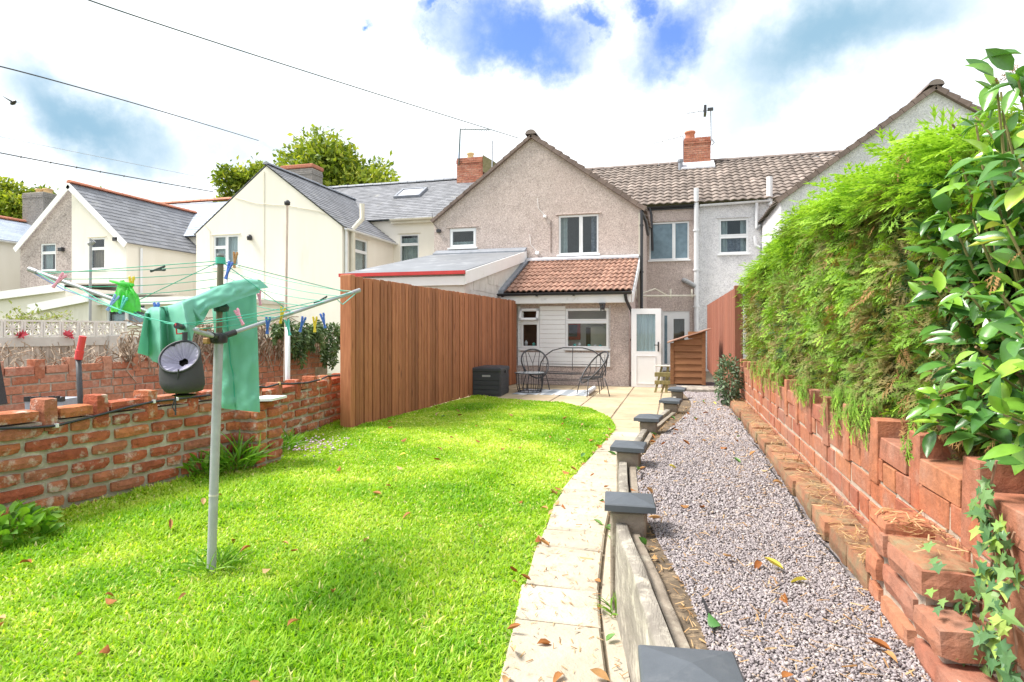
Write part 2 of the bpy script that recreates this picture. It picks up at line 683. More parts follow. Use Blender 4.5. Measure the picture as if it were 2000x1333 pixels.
def scatter(tv, tt, pos, fwd, up, scale):
    """copies of a template (x: side, y: along, z: up) at many places -> points, triangles"""
    y = unit(fwd)
    x = unit(np.cross(y, up))
    z = np.cross(x, y)
    n, k = len(pos), len(tv)
    sc = np.asarray(scale)
    if sc.ndim == 1:
        sc = np.repeat(sc[:, None], 3, 1)
    L = tv[None] * sc[:, None, :]
    V = pos[:, None, :] + L[..., 0:1] * x[:, None] + L[..., 1:2] * y[:, None] + L[..., 2:3] * z[:, None]
    T = tt[None] + (np.arange(n) * k)[:, None, None]
    return V.reshape(-1, 3), T.reshape(-1, 3)


def vnoise(x, y, f, seed=0):
    g = np.random.default_rng(seed).random((64, 64))
    x, y = np.asarray(x) * f + 100.3, np.asarray(y) * f + 100.7
    xi, yi = np.floor(x).astype(int), np.floor(y).astype(int)
    u, v = x - xi, y - yi
    u, v = u * u * (3 - 2 * u), v * v * (3 - 2 * v)
    a, b = g[xi % 64, yi % 64], g[(xi + 1) % 64, yi % 64]
    c, d = g[xi % 64, (yi + 1) % 64], g[(xi + 1) % 64, (yi + 1) % 64]
    return (a * (1 - u) + b * u) * (1 - v) + (c * (1 - u) + d * u) * v


def fbm(x, y, f, seed=0, o=4):
    s, a, t = 0, 1.0, 0
    for i in range(o):
        s = s + a * vnoise(x, y, f * 2 ** i, seed + i)
        t += a
        a *= 0.55
    return s / t


def in_poly(x, y, poly):
    c = np.zeros(len(x), bool)
    n = len(poly)
    for i in range(n):
        x0, y0 = poly[i]
        x1, y1 = poly[(i + 1) % n]
        k = ((y0 > y) != (y1 > y)) & (x < (x1 - x0) * (y - y0) / (y1 - y0 + 1e-12) + x0)
        c ^= k
    return c


def lerp_curve(pts, t):
    return float(np.interp(t, [p[0] for p in pts], [p[1] for p in pts]))


class Frame:
    """a wall's own axes: u to the right seen from outside, n outward, z up"""
    def __init__(s, O, U, N):
        s.O, s.U, s.N = Vector(O), Vector(U).normalized(), Vector(N).normalized()

    def p(s, u, n, z):
        return s.O + s.U * u + s.N * n + Vector((0, 0, z))

    def M(s):
        m = Matrix.Identity(4)
        for i in range(3):
            m[i][0], m[i][1], m[i][2], m[i][3] = s.U[i], s.N[i], (0, 0, 1)[i], s.O[i]
        return m


def wall_holes(mb, fr, u0, u1, z0, z1, holes, reveal=0.12, n=0.0):
    us = sorted({u0, u1, *[h[0] for h in holes], *[h[1] for h in holes]})
    zs = sorted({z0, z1, *[h[2] for h in holes], *[h[3] for h in holes]})
    for i in range(len(us) - 1):
        for j in range(len(zs) - 1):
            cu, cz = (us[i] + us[i + 1]) / 2, (zs[j] + zs[j + 1]) / 2
            if any(h[0] < cu < h[1] and h[2] < cz < h[3] for h in holes):
                continue
            mb.quad(fr.p(us[i], n, zs[j]), fr.p(us[i + 1], n, zs[j]), fr.p(us[i + 1], n, zs[j + 1]), fr.p(us[i], n, zs[j + 1]))
    for a, b, c, d in holes:
        for q in (((a, c), (b, c)), ((b, c), (b, d)), ((b, d), (a, d)), ((a, d), (a, c))):
            (ua, za), (ub, zb) = q
            mb.quad(fr.p(ua, n, za), fr.p(ub, n, zb), fr.p(ub, n - reveal, zb), fr.p(ua, n - reveal, za))


def window(parent, fr, u0, u1, z0, z1, panes, bar=0.055, depth=0.06, back=0.03, sill=True, name='window', pane_mat='glass',
           curtain=None, room=True, lintel=None, sill_mat='upvc', room_mat='room_dark', frame_mat='upvc'):
    """frame with panes given as fractions (a0, a1, b0, b1); panes, sill and curtain are its sub-parts"""
    mb = MB()
    M = fr.M()
    w, h = u1 - u0, z1 - z0
    holes = []
    for a0, a1, b0, b1 in panes:
        holes.append((u0 + a0 * w + bar, u0 + a1 * w - bar, z0 + b0 * h + bar, z0 + b1 * h - bar))
    wall_holes(mb, fr, u0, u1, z0, z1, holes, depth, -back)
    # outer edge of the frame and a proud bead round every pane
    for q in (((u0, z0), (u1, z0)), ((u1, z0), (u1, z1)), ((u1, z1), (u0, z1)), ((u0, z1), (u0, z0))):
        (ua, za), (ub, zb) = q
        mb.quad(fr.p(ua, -back, za), fr.p(ua, -back - depth, za), fr.p(ub, -back - depth, zb), fr.p(ub, -back, zb))
    for (a, b, c, d) in holes:
        g = bar * 0.55
        for (x0, x1, y0, y1) in ((a - g, b + g, c - g, c - 0.004), (a - g, b + g, d + 0.004, d + g), (a - g, a - 0.004, c - 0.004, d + 0.004), (b + 0.004, b + g, c - 0.004, d + 0.004)):
            mb.box(x0, x1, -back, -back + 0.014, y0, y1, M)
    win = mb.build(name, frame_mat, parent)
    for (a, b, c, d) in holes:
        q = MB()
        q.box(a - 0.01, b + 0.01, -back - 0.034, -back - 0.026, c - 0.01, d + 0.01, M)
        q.build('pane', pane_mat, win)
    if sill:
        q = MB()
        q.cbox(u0 - 0.05, u1 + 0.05, -back - 0.01, 0.07, z0 - 0.055, z0 - 0.002, 0.006, 0, M)
        q.build('sill', sill_mat, win)
    if lintel:
        q = MB()
        q.cbox(u0 - 0.09, u1 + 0.09, -0.005, 0.035, z1 + 0.02, z1 + 0.05, 0.006, 0.0, M)
        q.build('lintel', lintel, win)
    if room:
        q = MB()
        e = 0.7
        a, b, c, d = u0 - 0.12, u1 + 0.12, z0 - 0.12, z1 + 0.12
        k0, k1 = -0.125, -0.125 - e
        q.quad(fr.p(a, k1, c), fr.p(b, k1, c), fr.p(b, k1, d), fr.p(a, k1, d))
        q.quad(fr.p(a, k0, c), fr.p(a, k1, c), fr.p(a, k1, d), fr.p(a, k0, d))
        q.quad(fr.p(b, k1, c), fr.p(b, k0, c), fr.p(b, k0, d), fr.p(b, k1, d))
        q.quad(fr.p(a, k0, c), fr.p(b, k0, c), fr.p(b, k1, c), fr.p(a, k1, c))
        q.quad(fr.p(a, k1, d), fr.p(b, k1, d), fr.p(b, k0, d), fr.p(a, k0, d))
        q.build('room', room_mat, win)
    for cu in (curtain or []):
        c0, c1, d0, d1, mat = cu
        q = MB()
        ua, ub = u0 + c0 * w, u0 + c1 * w
        za, zb = z0 + d0 * h, z0 + d1 * h
        n = max(6, int((ub - ua) / 0.03))
        pts = [(ua + (ub - ua) * i / n, -0.2 - 0.02 * math.sin(i * 1.7) - 0.008 * math.sin(i * 4.1)) for i in range(n + 1)]
        for i in range(n):
            q.quad(fr.p(pts[i][0], pts[i][1], za), fr.p(pts[i + 1][0], pts[i + 1][1], za), fr.p(pts[i + 1][0], pts[i + 1][1], zb), fr.p(pts[i][0], pts[i][1], zb))
        q.build('curtain', mat, win, smooth=True)
    return win


def slates(mb, P0, U, V, lu, lv, w, g, thick=0.012, seed=0, keep=None):
    """overlapping slates: P0 eave corner, U along the eave, V up the slope"""
    r = random.Random(seed)
    U, V = Vector(U).normalized(), Vector(V).normalized()
    N = U.cross(V).normalized()
    if N.z < 0:
        N = -N
    rows = int(math.ceil(lv / g))
    for j in range(rows):
        off = -w / 2 if j % 2 else 0.0
        for i in range(int(math.ceil((lu - off) / w))):
            a, b = max(0, off + i * w + 0.004), min(lu, off + (i + 1) * w - 0.004)
            if b - a < 0.03:
                continue
            v0, v1 = j * g + r.uniform(-.006, .006), min(lv, (j + 1) * g + 0.05)
            if keep and not keep(P0 + U * ((a + b) / 2) + V * v0):
                continue
            h0, h1 = thick * 2.0 + r.uniform(0, 0.006), thick * 0.6
            q = [P0 + U * a + V * v0, P0 + U * b + V * v0, P0 + U * b + V * v1, P0 + U * a + V * v1]
            t = [q[0] + N * h0, q[1] + N * h0, q[2] + N * h1, q[3] + N * h1]
            mb.add(q + t, [(4, 5, 6, 7), (0, 1, 5, 4), (1, 2, 6, 5), (3, 0, 4, 7)])


def tile_template(w, g, amp=0.028, seg=8, thick=0.022, waves=2):
    """one interlocking roof tile: x across, y up the slope, z out of the roof"""
    vs, fs = [], []
    n = seg * waves
    for j, (y, lift) in enumerate(((0.0, thick + 0.02), (g * 1.12, 0.012))):
        for i in range(n + 1):
            x = w * i / n
            ph = (i % seg) / seg
            z = amp * (0.5 - 0.5 * math.cos(2 * PI * ph)) ** 0.8
            vs.append((x, y, z + lift))
    for i in range(n + 1):
        vs.append((vs[i][0], 0.0, vs[i][2] - thick))
    m = n + 1
    for i in range(n):
        fs.append((i, i + 1, m + i + 1, m + i))
        fs.append((2 * m + i, 2 * m + i + 1, i + 1, i))
    return vs, fs


def roof_matrix(P0, U, V):
    U, V = Vector(U).normalized(), Vector(V).normalized()
    N = U.cross(V).normalized()
    M = Matrix.Identity(4)
    for i in range(3):
        M[i][0], M[i][1], M[i][2], M[i][3] = U[i], V[i], N[i], P0[i]
    return M

# ------------------------------------------------------------------ the scene's materials
plain('upvc', (0.82, 0.83, 0.84), (0.76, 0.77, 0.78), scale=2, rough=0.35, bump=0.02, spec=0.5)
plain('white_paint', (0.84, 0.84, 0.84), (0.80, 0.80, 0.79), scale=3, rough=0.5, bump=0.08, dirt=(0.5, 0.49, 0.45), dirt_lo=.62)
ribbed('clad_white', (0.84, 0.845, 0.85), (0.82, 0.825, 0.83), 2, 3.0, 0.4)
plain('cream_render', (0.80, 0.765, 0.685), (0.755, 0.715, 0.63), scale=1.0, stretch=(1.6, 1.6, .25), rough=0.9, bump=0.12, bscale=50, dirt=(0.66, 0.62, 0.54), dirt_scale=0.9, dirt_lo=.58)
plain('cream_trim', (0.72, 0.68, 0.58), (0.62, 0.58, 0.48), scale=3, rough=0.8)
pebbledash('pebbledash', [(0.3506, 0.2838, 0.2616), (0.4675, 0.384, 0.3506), (0.5342, 0.4508, 0.4118), (0.601, 0.512, 0.473), (0.6901, 0.601, 0.5565)], 34, (0.4452, 0.3506, 0.3116), .35)
pebbledash('pebbledash_white', [(0.52, 0.52, 0.53), (0.66, 0.66, 0.68), (0.75, 0.75, 0.76), (0.82, 0.82, 0.82)], 26, (0.44, 0.44, 0.46), .40)
pebbledash('pebbledash_grey', [(0.24, 0.205, 0.195), (0.38, 0.33, 0.31), (0.46, 0.405, 0.38), (0.54, 0.48, 0.45)], 20, (0.20, 0.17, 0.16), .55)
plain('slate', (0.255, 0.26, 0.28), (0.20, 0.205, 0.22), scale=1.4, rough=0.8, spec=.2, bump=0.15, bscale=30, var=0.16, dirt=(0.34, 0.335, 0.31), dirt_scale=1.5, dirt_lo=.6)
plain('slate_light', (0.44, 0.50, 0.60), (0.36, 0.41, 0.49), scale=1.2, rough=0.5, bump=0.1, bscale=30, var=0.07)
plain('roof_tile_brown', (0.2565, 0.216, 0.189), (0.1755, 0.144, 0.126), scale=1.6, rough=0.9, spec=.15, bump=0.2, var=0.2, dirt=(0.36, 0.297, 0.261), dirt_scale=1.1, dirt_lo=.52)
plain('roof_tile_red', (0.3612, 0.215, 0.1591), (0.2752, 0.1548, 0.1161), scale=5, rough=0.85, spec=.2, bump=0.25, var=0.18, dirt=(0.3784, 0.2838, 0.2064), dirt_scale=4, dirt_lo=.58)
plain('ridge_orange', (0.60, 0.24, 0.14), (0.48, 0.18, 0.11), scale=4, rough=0.8, var=0.1)
plain('ridge_brown', (0.26, 0.21, 0.185), (0.19, 0.155, 0.14), scale=5, rough=0.85, var=0.1)
plain('verge_brown', (0.22, 0.165, 0.14), (0.15, 0.11, 0.095), scale=6, rough=0.85, var=0.15)
plain('grp_grey', (0.225, 0.235, 0.255), (0.17, 0.18, 0.195), scale=1.2, rough=0.5, spec=.3, bump=0.25, bscale=9, dirt=(0.40, 0.41, 0.43), dirt_scale=1.8, dirt_lo=.55)
plain('red_trim', (0.60, 0.045, 0.04), (0.5, 0.035, 0.035), scale=5, rough=0.5)
plain('lead', (0.27, 0.29, 0.33), (0.20, 0.215, 0.24), scale=4, rough=0.55, bump=0.2)
plain('lead_pale', (0.62, 0.62, 0.66), (0.50, 0.5, 0.54), scale=4, rough=0.55, bump=0.2)
plain('black_plastic', (0.022, 0.022, 0.026), (0.03, 0.03, 0.034), scale=5, rough=0.35, bump=0.03)
plain('black_iron', (0.035, 0.037, 0.042), (0.055, 0.055, 0.06), scale=9, rough=0.45, bump=0.05)
plain('grey_pipe', (0.36, 0.37, 0.38), (0.28, 0.29, 0.30), scale=5, rough=0.4)
plain('white_pipe', (0.76, 0.77, 0.79), (0.68, 0.69, 0.71), scale=4, rough=0.4, bump=0.03)
plain('bag_shade', (0.02, 0.018, 0.017), rough=0.9, bump=0)
plain('room_dark', (0.05, 0.055, 0.055), (0.025, 0.03, 0.03), scale=2, rough=0.9, bump=0)
plain('room_kitchen', (0.80, 0.74, 0.69), (0.74, 0.68, 0.62), scale=2, rough=0.9, bump=0)
plain('curtain_pale', (0.55, 0.56, 0.52), (0.42, 0.43, 0.41), scale=6, rough=0.9, bump=0)
plain('curtain_brown', (0.38, 0.27, 0.18), (0.28, 0.19, 0.13), scale=14, rough=0.9, bump=0, stretch=(3, 3, .3))
plain('curtain_dark', (0.10, 0.10, 0.13), (0.30, 0.30, 0.34), scale=16, rough=0.9, bump=0)
plain('blind_blue', (0.36, 0.47, 0.53), (0.30, 0.41, 0.47), scale=3, rough=0.8, bump=0)
plain('frosted_pane', (0.17, 0.25, 0.30), (0.12, 0.18, 0.22), scale=5, rough=0.22, bump=0.1)
plain('net_curtain', (0.74, 0.75, 0.74), (0.58, 0.60, 0.60), scale=7, rough=0.9, bump=0, stretch=(4, 4, .15))
glass_mat('glass', (0.80, 0.86, 0.88), 0.035)
glass_mat('glass_clear', (0.96, 0.97, 0.97), 0.02)
bricks_mat('chimney_brick', [(0.425, 0.1615, 0.102), (0.493, 0.221, 0.1445), (0.3655, 0.1275, 0.085), (0.527, 0.2635, 0.187)], lime_amt=.25, dark_amt=.35, bump=.2)
plain('chimney_grey', (0.30, 0.275, 0.25), (0.22, 0.2, 0.185), scale=3, rough=0.9, bump=0.3)
plain('mortar', (0.44, 0.395, 0.32), (0.30, 0.265, 0.21), scale=9, rough=0.95, bump=0.6, bscale=55, dirt=(0.66, 0.62, 0.54), dirt_scale=5, dirt_lo=.52)
plain('mortar_dark', (0.47, 0.39, 0.31), (0.34, 0.275, 0.215), scale=9, rough=0.95, bump=0.6, bscale=55, dirt=(0.55, 0.48, 0.40), dirt_scale=6, dirt_lo=.5)
plain('pot_clay', (0.72, 0.50, 0.26), (0.62, 0.42, 0.22), scale=5, rough=0.8)
plain('moss_brown', (0.20, 0.17, 0.09), (0.13, 0.12, 0.05), scale=9, rough=0.95)
bricks_mat('brick_old', [(0.3326, 0.0924, 0.05082), (0.4343, 0.1247, 0.06006), (0.462, 0.1617, 0.08316), (0.3696, 0.1478, 0.0924), (0.499, 0.1848, 0.07854), (0.2957, 0.07854, 0.05082)],
           lime=(0.6098, 0.5174, 0.4343), lime_amt=0.85, dark=(0.1386, 0.05544, 0.04158), dark_amt=.75, bump=1.0)
bricks_mat('brick_far', [(0.44, 0.1672, 0.0968), (0.5104, 0.2288, 0.1408), (0.4752, 0.2024, 0.1408), (0.5456, 0.2904, 0.1936), (0.4048, 0.1496, 0.088)],
           lime=(0.5808, 0.44, 0.352), lime_amt=0.6, dark_amt=.3, bump=.6)
bricks_mat('brick_smooth', [(0.3724, 0.1312, 0.0677), (0.4231, 0.1692, 0.08886), (0.3385, 0.1312, 0.08462), (0.4486, 0.1904, 0.09732), (0.3893, 0.1228, 0.06347), (0.3047, 0.11, 0.07193)],
           lime=(0.46, 0.27, 0.20), lime_amt=0.5, dark=(0.1439, 0.07193, 0.04655), dark_amt=.7, bump=.45, grime=(0.3247, 0.182, 0.1328))
plain('brick_mossy', (0.34, 0.1487, 0.0765), (0.255, 0.1232, 0.068), scale=9, rough=0.95, bump=0.6, bscale=30, var=.2, dirt=(0.2295, 0.1742, 0.09775), dirt_scale=7, dirt_lo=.44)
wood('fence_brown', (0.2604, 0.09255, 0.04166), (0.4225, 0.1736, 0.08333), 0.24, knots=(0.1388, 0.05208, 0.02893))
wood('fence_red', (0.238, 0.085, 0.05525), (0.2975, 0.119, 0.0765), 0.12)
wood('shed_wood', (0.1867, 0.08344, 0.03815), (0.2861, 0.1391, 0.06358), 0.16, grain=(0.9, 14, 14))
wood('fence_grey', (0.27, 0.215, 0.17), (0.64, 0.56, 0.48), 0.2, grain=(9, 9, 1.2), knots=(0.20, 0.15, 0.11), fade=(0.60, 0.52, 0.44))
wood('trestle_wood', (0.15, 0.14, 0.05), (0.34, 0.28, 0.13), 0.1)
plain('concrete_pale', (0.66, 0.63, 0.58), (0.54, 0.51, 0.46), scale=3, rough=0.9, bump=0.3, dirt=(0.38, 0.33, 0.28), dirt_scale=4, dirt_lo=.58)
plain('screen_block', (0.80, 0.78, 0.73), (0.72, 0.69, 0.63), scale=4, rough=0.9, bump=0.2, dirt=(0.5, 0.46, 0.4), dirt_lo=.62)
plain('concrete_old', (0.306, 0.2762, 0.2338), (0.187, 0.1658, 0.1403), scale=7, rough=0.95, bump=0.7, bscale=50, stretch=(3, .6, 3), dirt=(0.50, 0.46, 0.38), dirt_scale=9, dirt_lo=.5, var=.12)
plain('post_concrete', (0.319, 0.2695, 0.2145), (0.187, 0.154, 0.121), scale=9, rough=0.95, bump=0.7, bscale=60, dirt=(0.396, 0.363, 0.286), dirt_scale=8, dirt_lo=.55)
plain('cap_slate', (0.0882, 0.1008, 0.117), (0.072, 0.0828, 0.0972), scale=14, rough=0.62, bump=0.12, bscale=260, dirt=(0.126, 0.135, 0.1485), dirt_scale=5, dirt_lo=.58)
plain('paving', (0.4939, 0.4369, 0.3466), (0.3989, 0.3466, 0.2707), scale=4.0, rough=0.95, spec=.15, bump=0.7, bscale=45, var=0.08, dirt=(0.342, 0.2707, 0.1947), dirt_scale=11, dirt_lo=.56)
plain('paving_patio', (0.4959, 0.4029, 0.2745), (0.4162, 0.3321, 0.2214), scale=1.8, rough=0.95, spec=.15, bump=0.4, bscale=40, var=0.09, dirt=(0.3542, 0.2745, 0.1771), dirt_scale=4, dirt_lo=.54)
plain('joint_soil', (0.24, 0.19, 0.13), (0.15, 0.12, 0.08), scale=12, rough=0.95, bump=0.4)
plain('soil', (0.144, 0.1035, 0.0675), (0.09, 0.0675, 0.045), scale=10, rough=0.95, bump=0.6, dirt=(0.297, 0.216, 0.135), dirt_scale=16, dirt_lo=.52)
plain('lawn_base', (0.11, 0.22, 0.022), (0.16, 0.24, 0.04), scale=5, rough=0.95, bump=0.4)
plain('rough_ground', (0.12, 0.17, 0.05), (0.17, 0.16, 0.08), scale=0.8, rough=0.95, bump=0.3)
plain('gravel_base', (0.27, 0.245, 0.245), (0.19, 0.17, 0.17), scale=40, rough=0.95, bump=0.6)
plain('membrane', (0.02, 0.021, 0.024), rough=0.6, bump=0.1)
plain('galvanised', (0.45, 0.4635, 0.495), (0.36, 0.3735, 0.405), scale=14, rough=0.4, metal=0.15, bump=0.05)
plain('pole_brown', (0.115, 0.095, 0.05), (0.17, 0.145, 0.09), scale=30, rough=0.5, bump=0.2)
plain('peg_blue', (0.07, 0.17, 0.60), (0.06, 0.15, 0.52), rough=0.4, bump=0)
plain('peg_lightblue', (0.30, 0.42, 0.80), (0.27, 0.38, 0.72), rough=0.4, bump=0)
plain('peg_teal', (0.13, 0.62, 0.55), (0.11, 0.55, 0.5), rough=0.4, bump=0)
plain('peg_pink', (0.85, 0.36, 0.48), (0.78, 0.32, 0.44), rough=0.4, bump=0)
plain('peg_yellow', (0.82, 0.62, 0.035), (0.75, 0.55, 0.03), rough=0.4, bump=0)
plain('peg_dark', (0.03, 0.055, 0.05), rough=0.4, bump=0)
plain('peg_wood', (0.50, 0.26, 0.11), rough=0.7, bump=0)
plain('line_green', (0.06, 0.46, 0.32), (0.05, 0.40, 0.28), rough=0.5, bump=0)
plain('bag_fabric', (0.0306, 0.0306, 0.0324), (0.0504, 0.0504, 0.0522), scale=5, rough=0.8, bump=0.1, bscale=120)
plain('bag_lining', (0.42, 0.41, 0.50), (0.32, 0.31, 0.40), scale=12, rough=0.6, bump=0.1)
plain('box_plastic', (0.04, 0.045, 0.053), (0.033, 0.037, 0.044), scale=4, rough=0.55, bump=0.15, bscale=160)
plain('glass_table', (0.34, 0.38, 0.40), (0.28, 0.32, 0.34), rough=0.15, bump=0)
plain('red_rubber', (0.66, 0.06, 0.065), (0.58, 0.05, 0.055), rough=0.5, bump=0.1)
plain('red_cloth', (0.70, 0.10, 0.13), (0.58, 0.07, 0.10), scale=20, rough=0.8, bump=0.2)
plain('picture_dark', (0.10, 0.09, 0.14), (0.16, 0.14, 0.2), scale=6, rough=0.6, bump=0)
plain('picture_blue', (0.08, 0.16, 0.42), rough=0.6, bump=0)
plain('cupboard', (0.60, 0.57, 0.47), (0.52, 0.50, 0.41), rough=0.6, bump=0)
plain('doorway_brown', (0.13, 0.065, 0.04), (0.09, 0.045, 0.03), rough=0.7, bump=0)
plain('cable_black', (0.025, 0.03, 0.036), rough=0.5, bump=0)
plain('cable_green', (0.02, 0.06, 0.045), rough=0.5, bump=0)
plain('ply_white', (0.76, 0.76, 0.77), (0.66, 0.66, 0.67), rough=0.7)
plain('grey_bin', (0.36, 0.39, 0.45), (0.28, 0.31, 0.36), scale=6, rough=0.6)
plain('bark', (0.13, 0.09, 0.06), (0.08, 0.055, 0.035), scale=8, rough=0.95, bump=0.6, stretch=(4, 4, .6))
plain('twig', (0.30, 0.17, 0.11), (0.20, 0.12, 0.07), scale=9, rough=0.9, var=0.2)
plain('hedge_shade', (0.045, 0.050, 0.018), (0.075, 0.055, 0.025), scale=20, rough=1.0, bump=0.8, bscale=30)
plain('dead_stem', (0.46, 0.37, 0.28), (0.31, 0.235, 0.17), scale=8, rough=0.9, var=0.25, bump=0)
leaf_mat('grass', [(0.0, (0.07469, 0.2155, 0.008618)), (0.3, (0.1796, 0.3807, 0.01436)), (0.6, (0.3375, 0.4955, 0.03447)), (0.82, (0.5028, 0.6032, 0.1149)), (1.0, (0.7181, 0.6177, 0.316))], 0.36, 0.55, 0.3, tint=(1.867, 1.867, 0.7181))
leaf_mat('conifer', [(0.0, (0.02447, 0.06673, 0.02224)), (0.16, (0.06673, 0.1446, 0.05004)), (0.30, (0.2113, 0.1668, 0.06673)), (0.42, (0.3002, 0.2502, 0.09454)), (0.56, (0.2224, 0.2891, 0.07228)), (0.75, (0.1891, 0.367, 0.04448)), (1.0, (0.3781, 0.5783, 0.07785))], 0.30, 0.6, 0.25)
leaf_mat('conifer_brown', [(0.0, (0.24, 0.13, 0.05)), (1.0, (0.42, 0.24, 0.10))], 0.15, 0.7, 0.2)
leaf_mat('laurel_leaf', [(0.0, (0.06, 0.17, 0.045)), (0.45, (0.11, 0.27, 0.055)), (0.75, (0.21, 0.42, 0.05)), (0.95, (0.36, 0.58, 0.07)), (1.0, (0.45, 0.46, 0.10))], 0.22, 0.24, 0.6, attr=False, vein=.35)
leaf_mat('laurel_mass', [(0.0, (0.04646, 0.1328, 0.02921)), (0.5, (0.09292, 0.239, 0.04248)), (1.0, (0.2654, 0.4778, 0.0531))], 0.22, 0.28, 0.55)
leaf_mat('ivy_leaf', [(0.0, (0.0605, 0.154, 0.055)), (0.5, (0.11, 0.22, 0.088)), (0.85, (0.22, 0.363, 0.088)), (1.0, (0.374, 0.506, 0.11))], 0.2, 0.4, 0.5, attr=False, vein=.3)
leaf_mat('ivy_mass', [(0.0, (0.030, 0.065, 0.018)), (0.5, (0.075, 0.14, 0.042)), (1.0, (0.17, 0.25, 0.08))], 0.2, 0.45, 0.4)
leaf_mat('shrub_mass', [(0.0, (0.05, 0.10, 0.045)), (0.6, (0.13, 0.19, 0.11)), (1.0, (0.24, 0.31, 0.19))], 0.2, 0.5, 0.4)
leaf_mat('weed_mass', [(0.0, (0.08, 0.22, 0.02)), (0.6, (0.17, 0.36, 0.03)), (1.0, (0.30, 0.46, 0.06))], 0.3, 0.45, 0.4)
leaf_mat('tree_leaf', [(0.0, (0.07, 0.12, 0.014)), (0.35, (0.17, 0.25, 0.022)), (0.7, (0.34, 0.42, 0.045)), (1.0, (0.55, 0.55, 0.10))], 0.35, 0.5, 0.3, tint=(1.3, 1.25, 0.5))
leaf_mat('wisp_leaf', [(0.0, (0.14, 0.20, 0.05)), (0.6, (0.30, 0.33, 0.12)), (1.0, (0.42, 0.40, 0.20))], 0.3, 0.5, 0.3)
leaf_mat('dry_leaf', [(0.0, (0.255, 0.085, 0.0255)), (0.35, (0.374, 0.153, 0.051)), (0.65, (0.459, 0.255, 0.1105)), (1.0, (0.527, 0.3825, 0.221))], 0.15, 0.7, 0.2, attr=False, vein=.5, tint=(1.02, 0.85, 0.595))
leaf_mat('green_leaf', [(0.0, (0.07, 0.20, 0.05)), (1.0, (0.20, 0.36, 0.11))], 0.2, 0.5, 0.3, attr=False, vein=.3)
leaf_mat('yellow_leaf', [(0.0, (0.66, 0.54, 0.09)), (1.0, (0.72, 0.60, 0.12))], 0.2, 0.5, 0.3, attr=False)
leaf_mat('flower_pink', [(0.0, (0.60, 0.38, 0.56)), (1.0, (0.80, 0.66, 0.78))], 0.2, 0.6, 0.2)
leaf_mat('straw', [(0.0, (0.256, 0.136, 0.056)), (0.6, (0.416, 0.256, 0.12)), (1.0, (0.528, 0.384, 0.216))], 0.1, 0.8, 0.2)
leaf_mat('cover_green', [(0.0, (0.175, 0.47, 0.355)), (1.0, (0.215, 0.52, 0.40))], 0.18, 0.6, 0.3, attr=False, tint=(0.81, 1.17, 0.99))
leaf_mat('plastic_green', [(0.0, (0.16, 0.66, 0.16)), (1.0, (0.22, 0.74, 0.20))], 0.55, 0.3, 0.5, attr=False, tint=(0.9, 1.3, 0.8))


def stone_mat():
    m, nt, ns, ls, b = newmat('stones')
    r = nt.nodes.new('ShaderNodeNewGeometry').outputs['Random Per Island']
    col = ramp(nt, r, [(0.0, (0.215, 0.185, 0.188)), (0.15, (0.265, 0.232, 0.238)), (0.42, (0.31, 0.274, 0.282)), (0.65, (0.352, 0.312, 0.316)), (0.85, (0.40, 0.36, 0.36)), (0.95, (0.48, 0.435, 0.42)), (1.0, (0.43, 0.32, 0.24))])
    ls.new(col, b.inputs['Base Color'])
    b.inputs['Roughness'].default_value = 0.8
    b.inputs['Specular IOR Level'].default_value = 0.3


stone_mat()
m_ = ribbed('rug_stripes', (0.30, 0.33, 0.36), (0.60, 0.63, 0.66), 0, 17.0, 0.9)

# ------------------------------------------------------------------ the terrace
YG, YM, YR = 18.6, 22.5, 26.5           # outrigger gables, main rear wall, main ridge
ZE, ZM, ZR = 5.10, 5.92, 8.44
FG = Frame((0, YG, 0), (1, 0, 0), (0, -1, 0))
FM = Frame((0, YM, 0), (1, 0, 0), (0, -1, 0))


def wpx(Y, x0, y0, x1, y1):
    a, b, c = P(x0, y1, Y=Y), P(x1, y1, Y=Y), P(x0, y0, Y=Y)
    d = P(x1, y0, Y=Y)
    return a.x, b.x, (a.z + b.z) / 2, (c.z + d.z) / 2


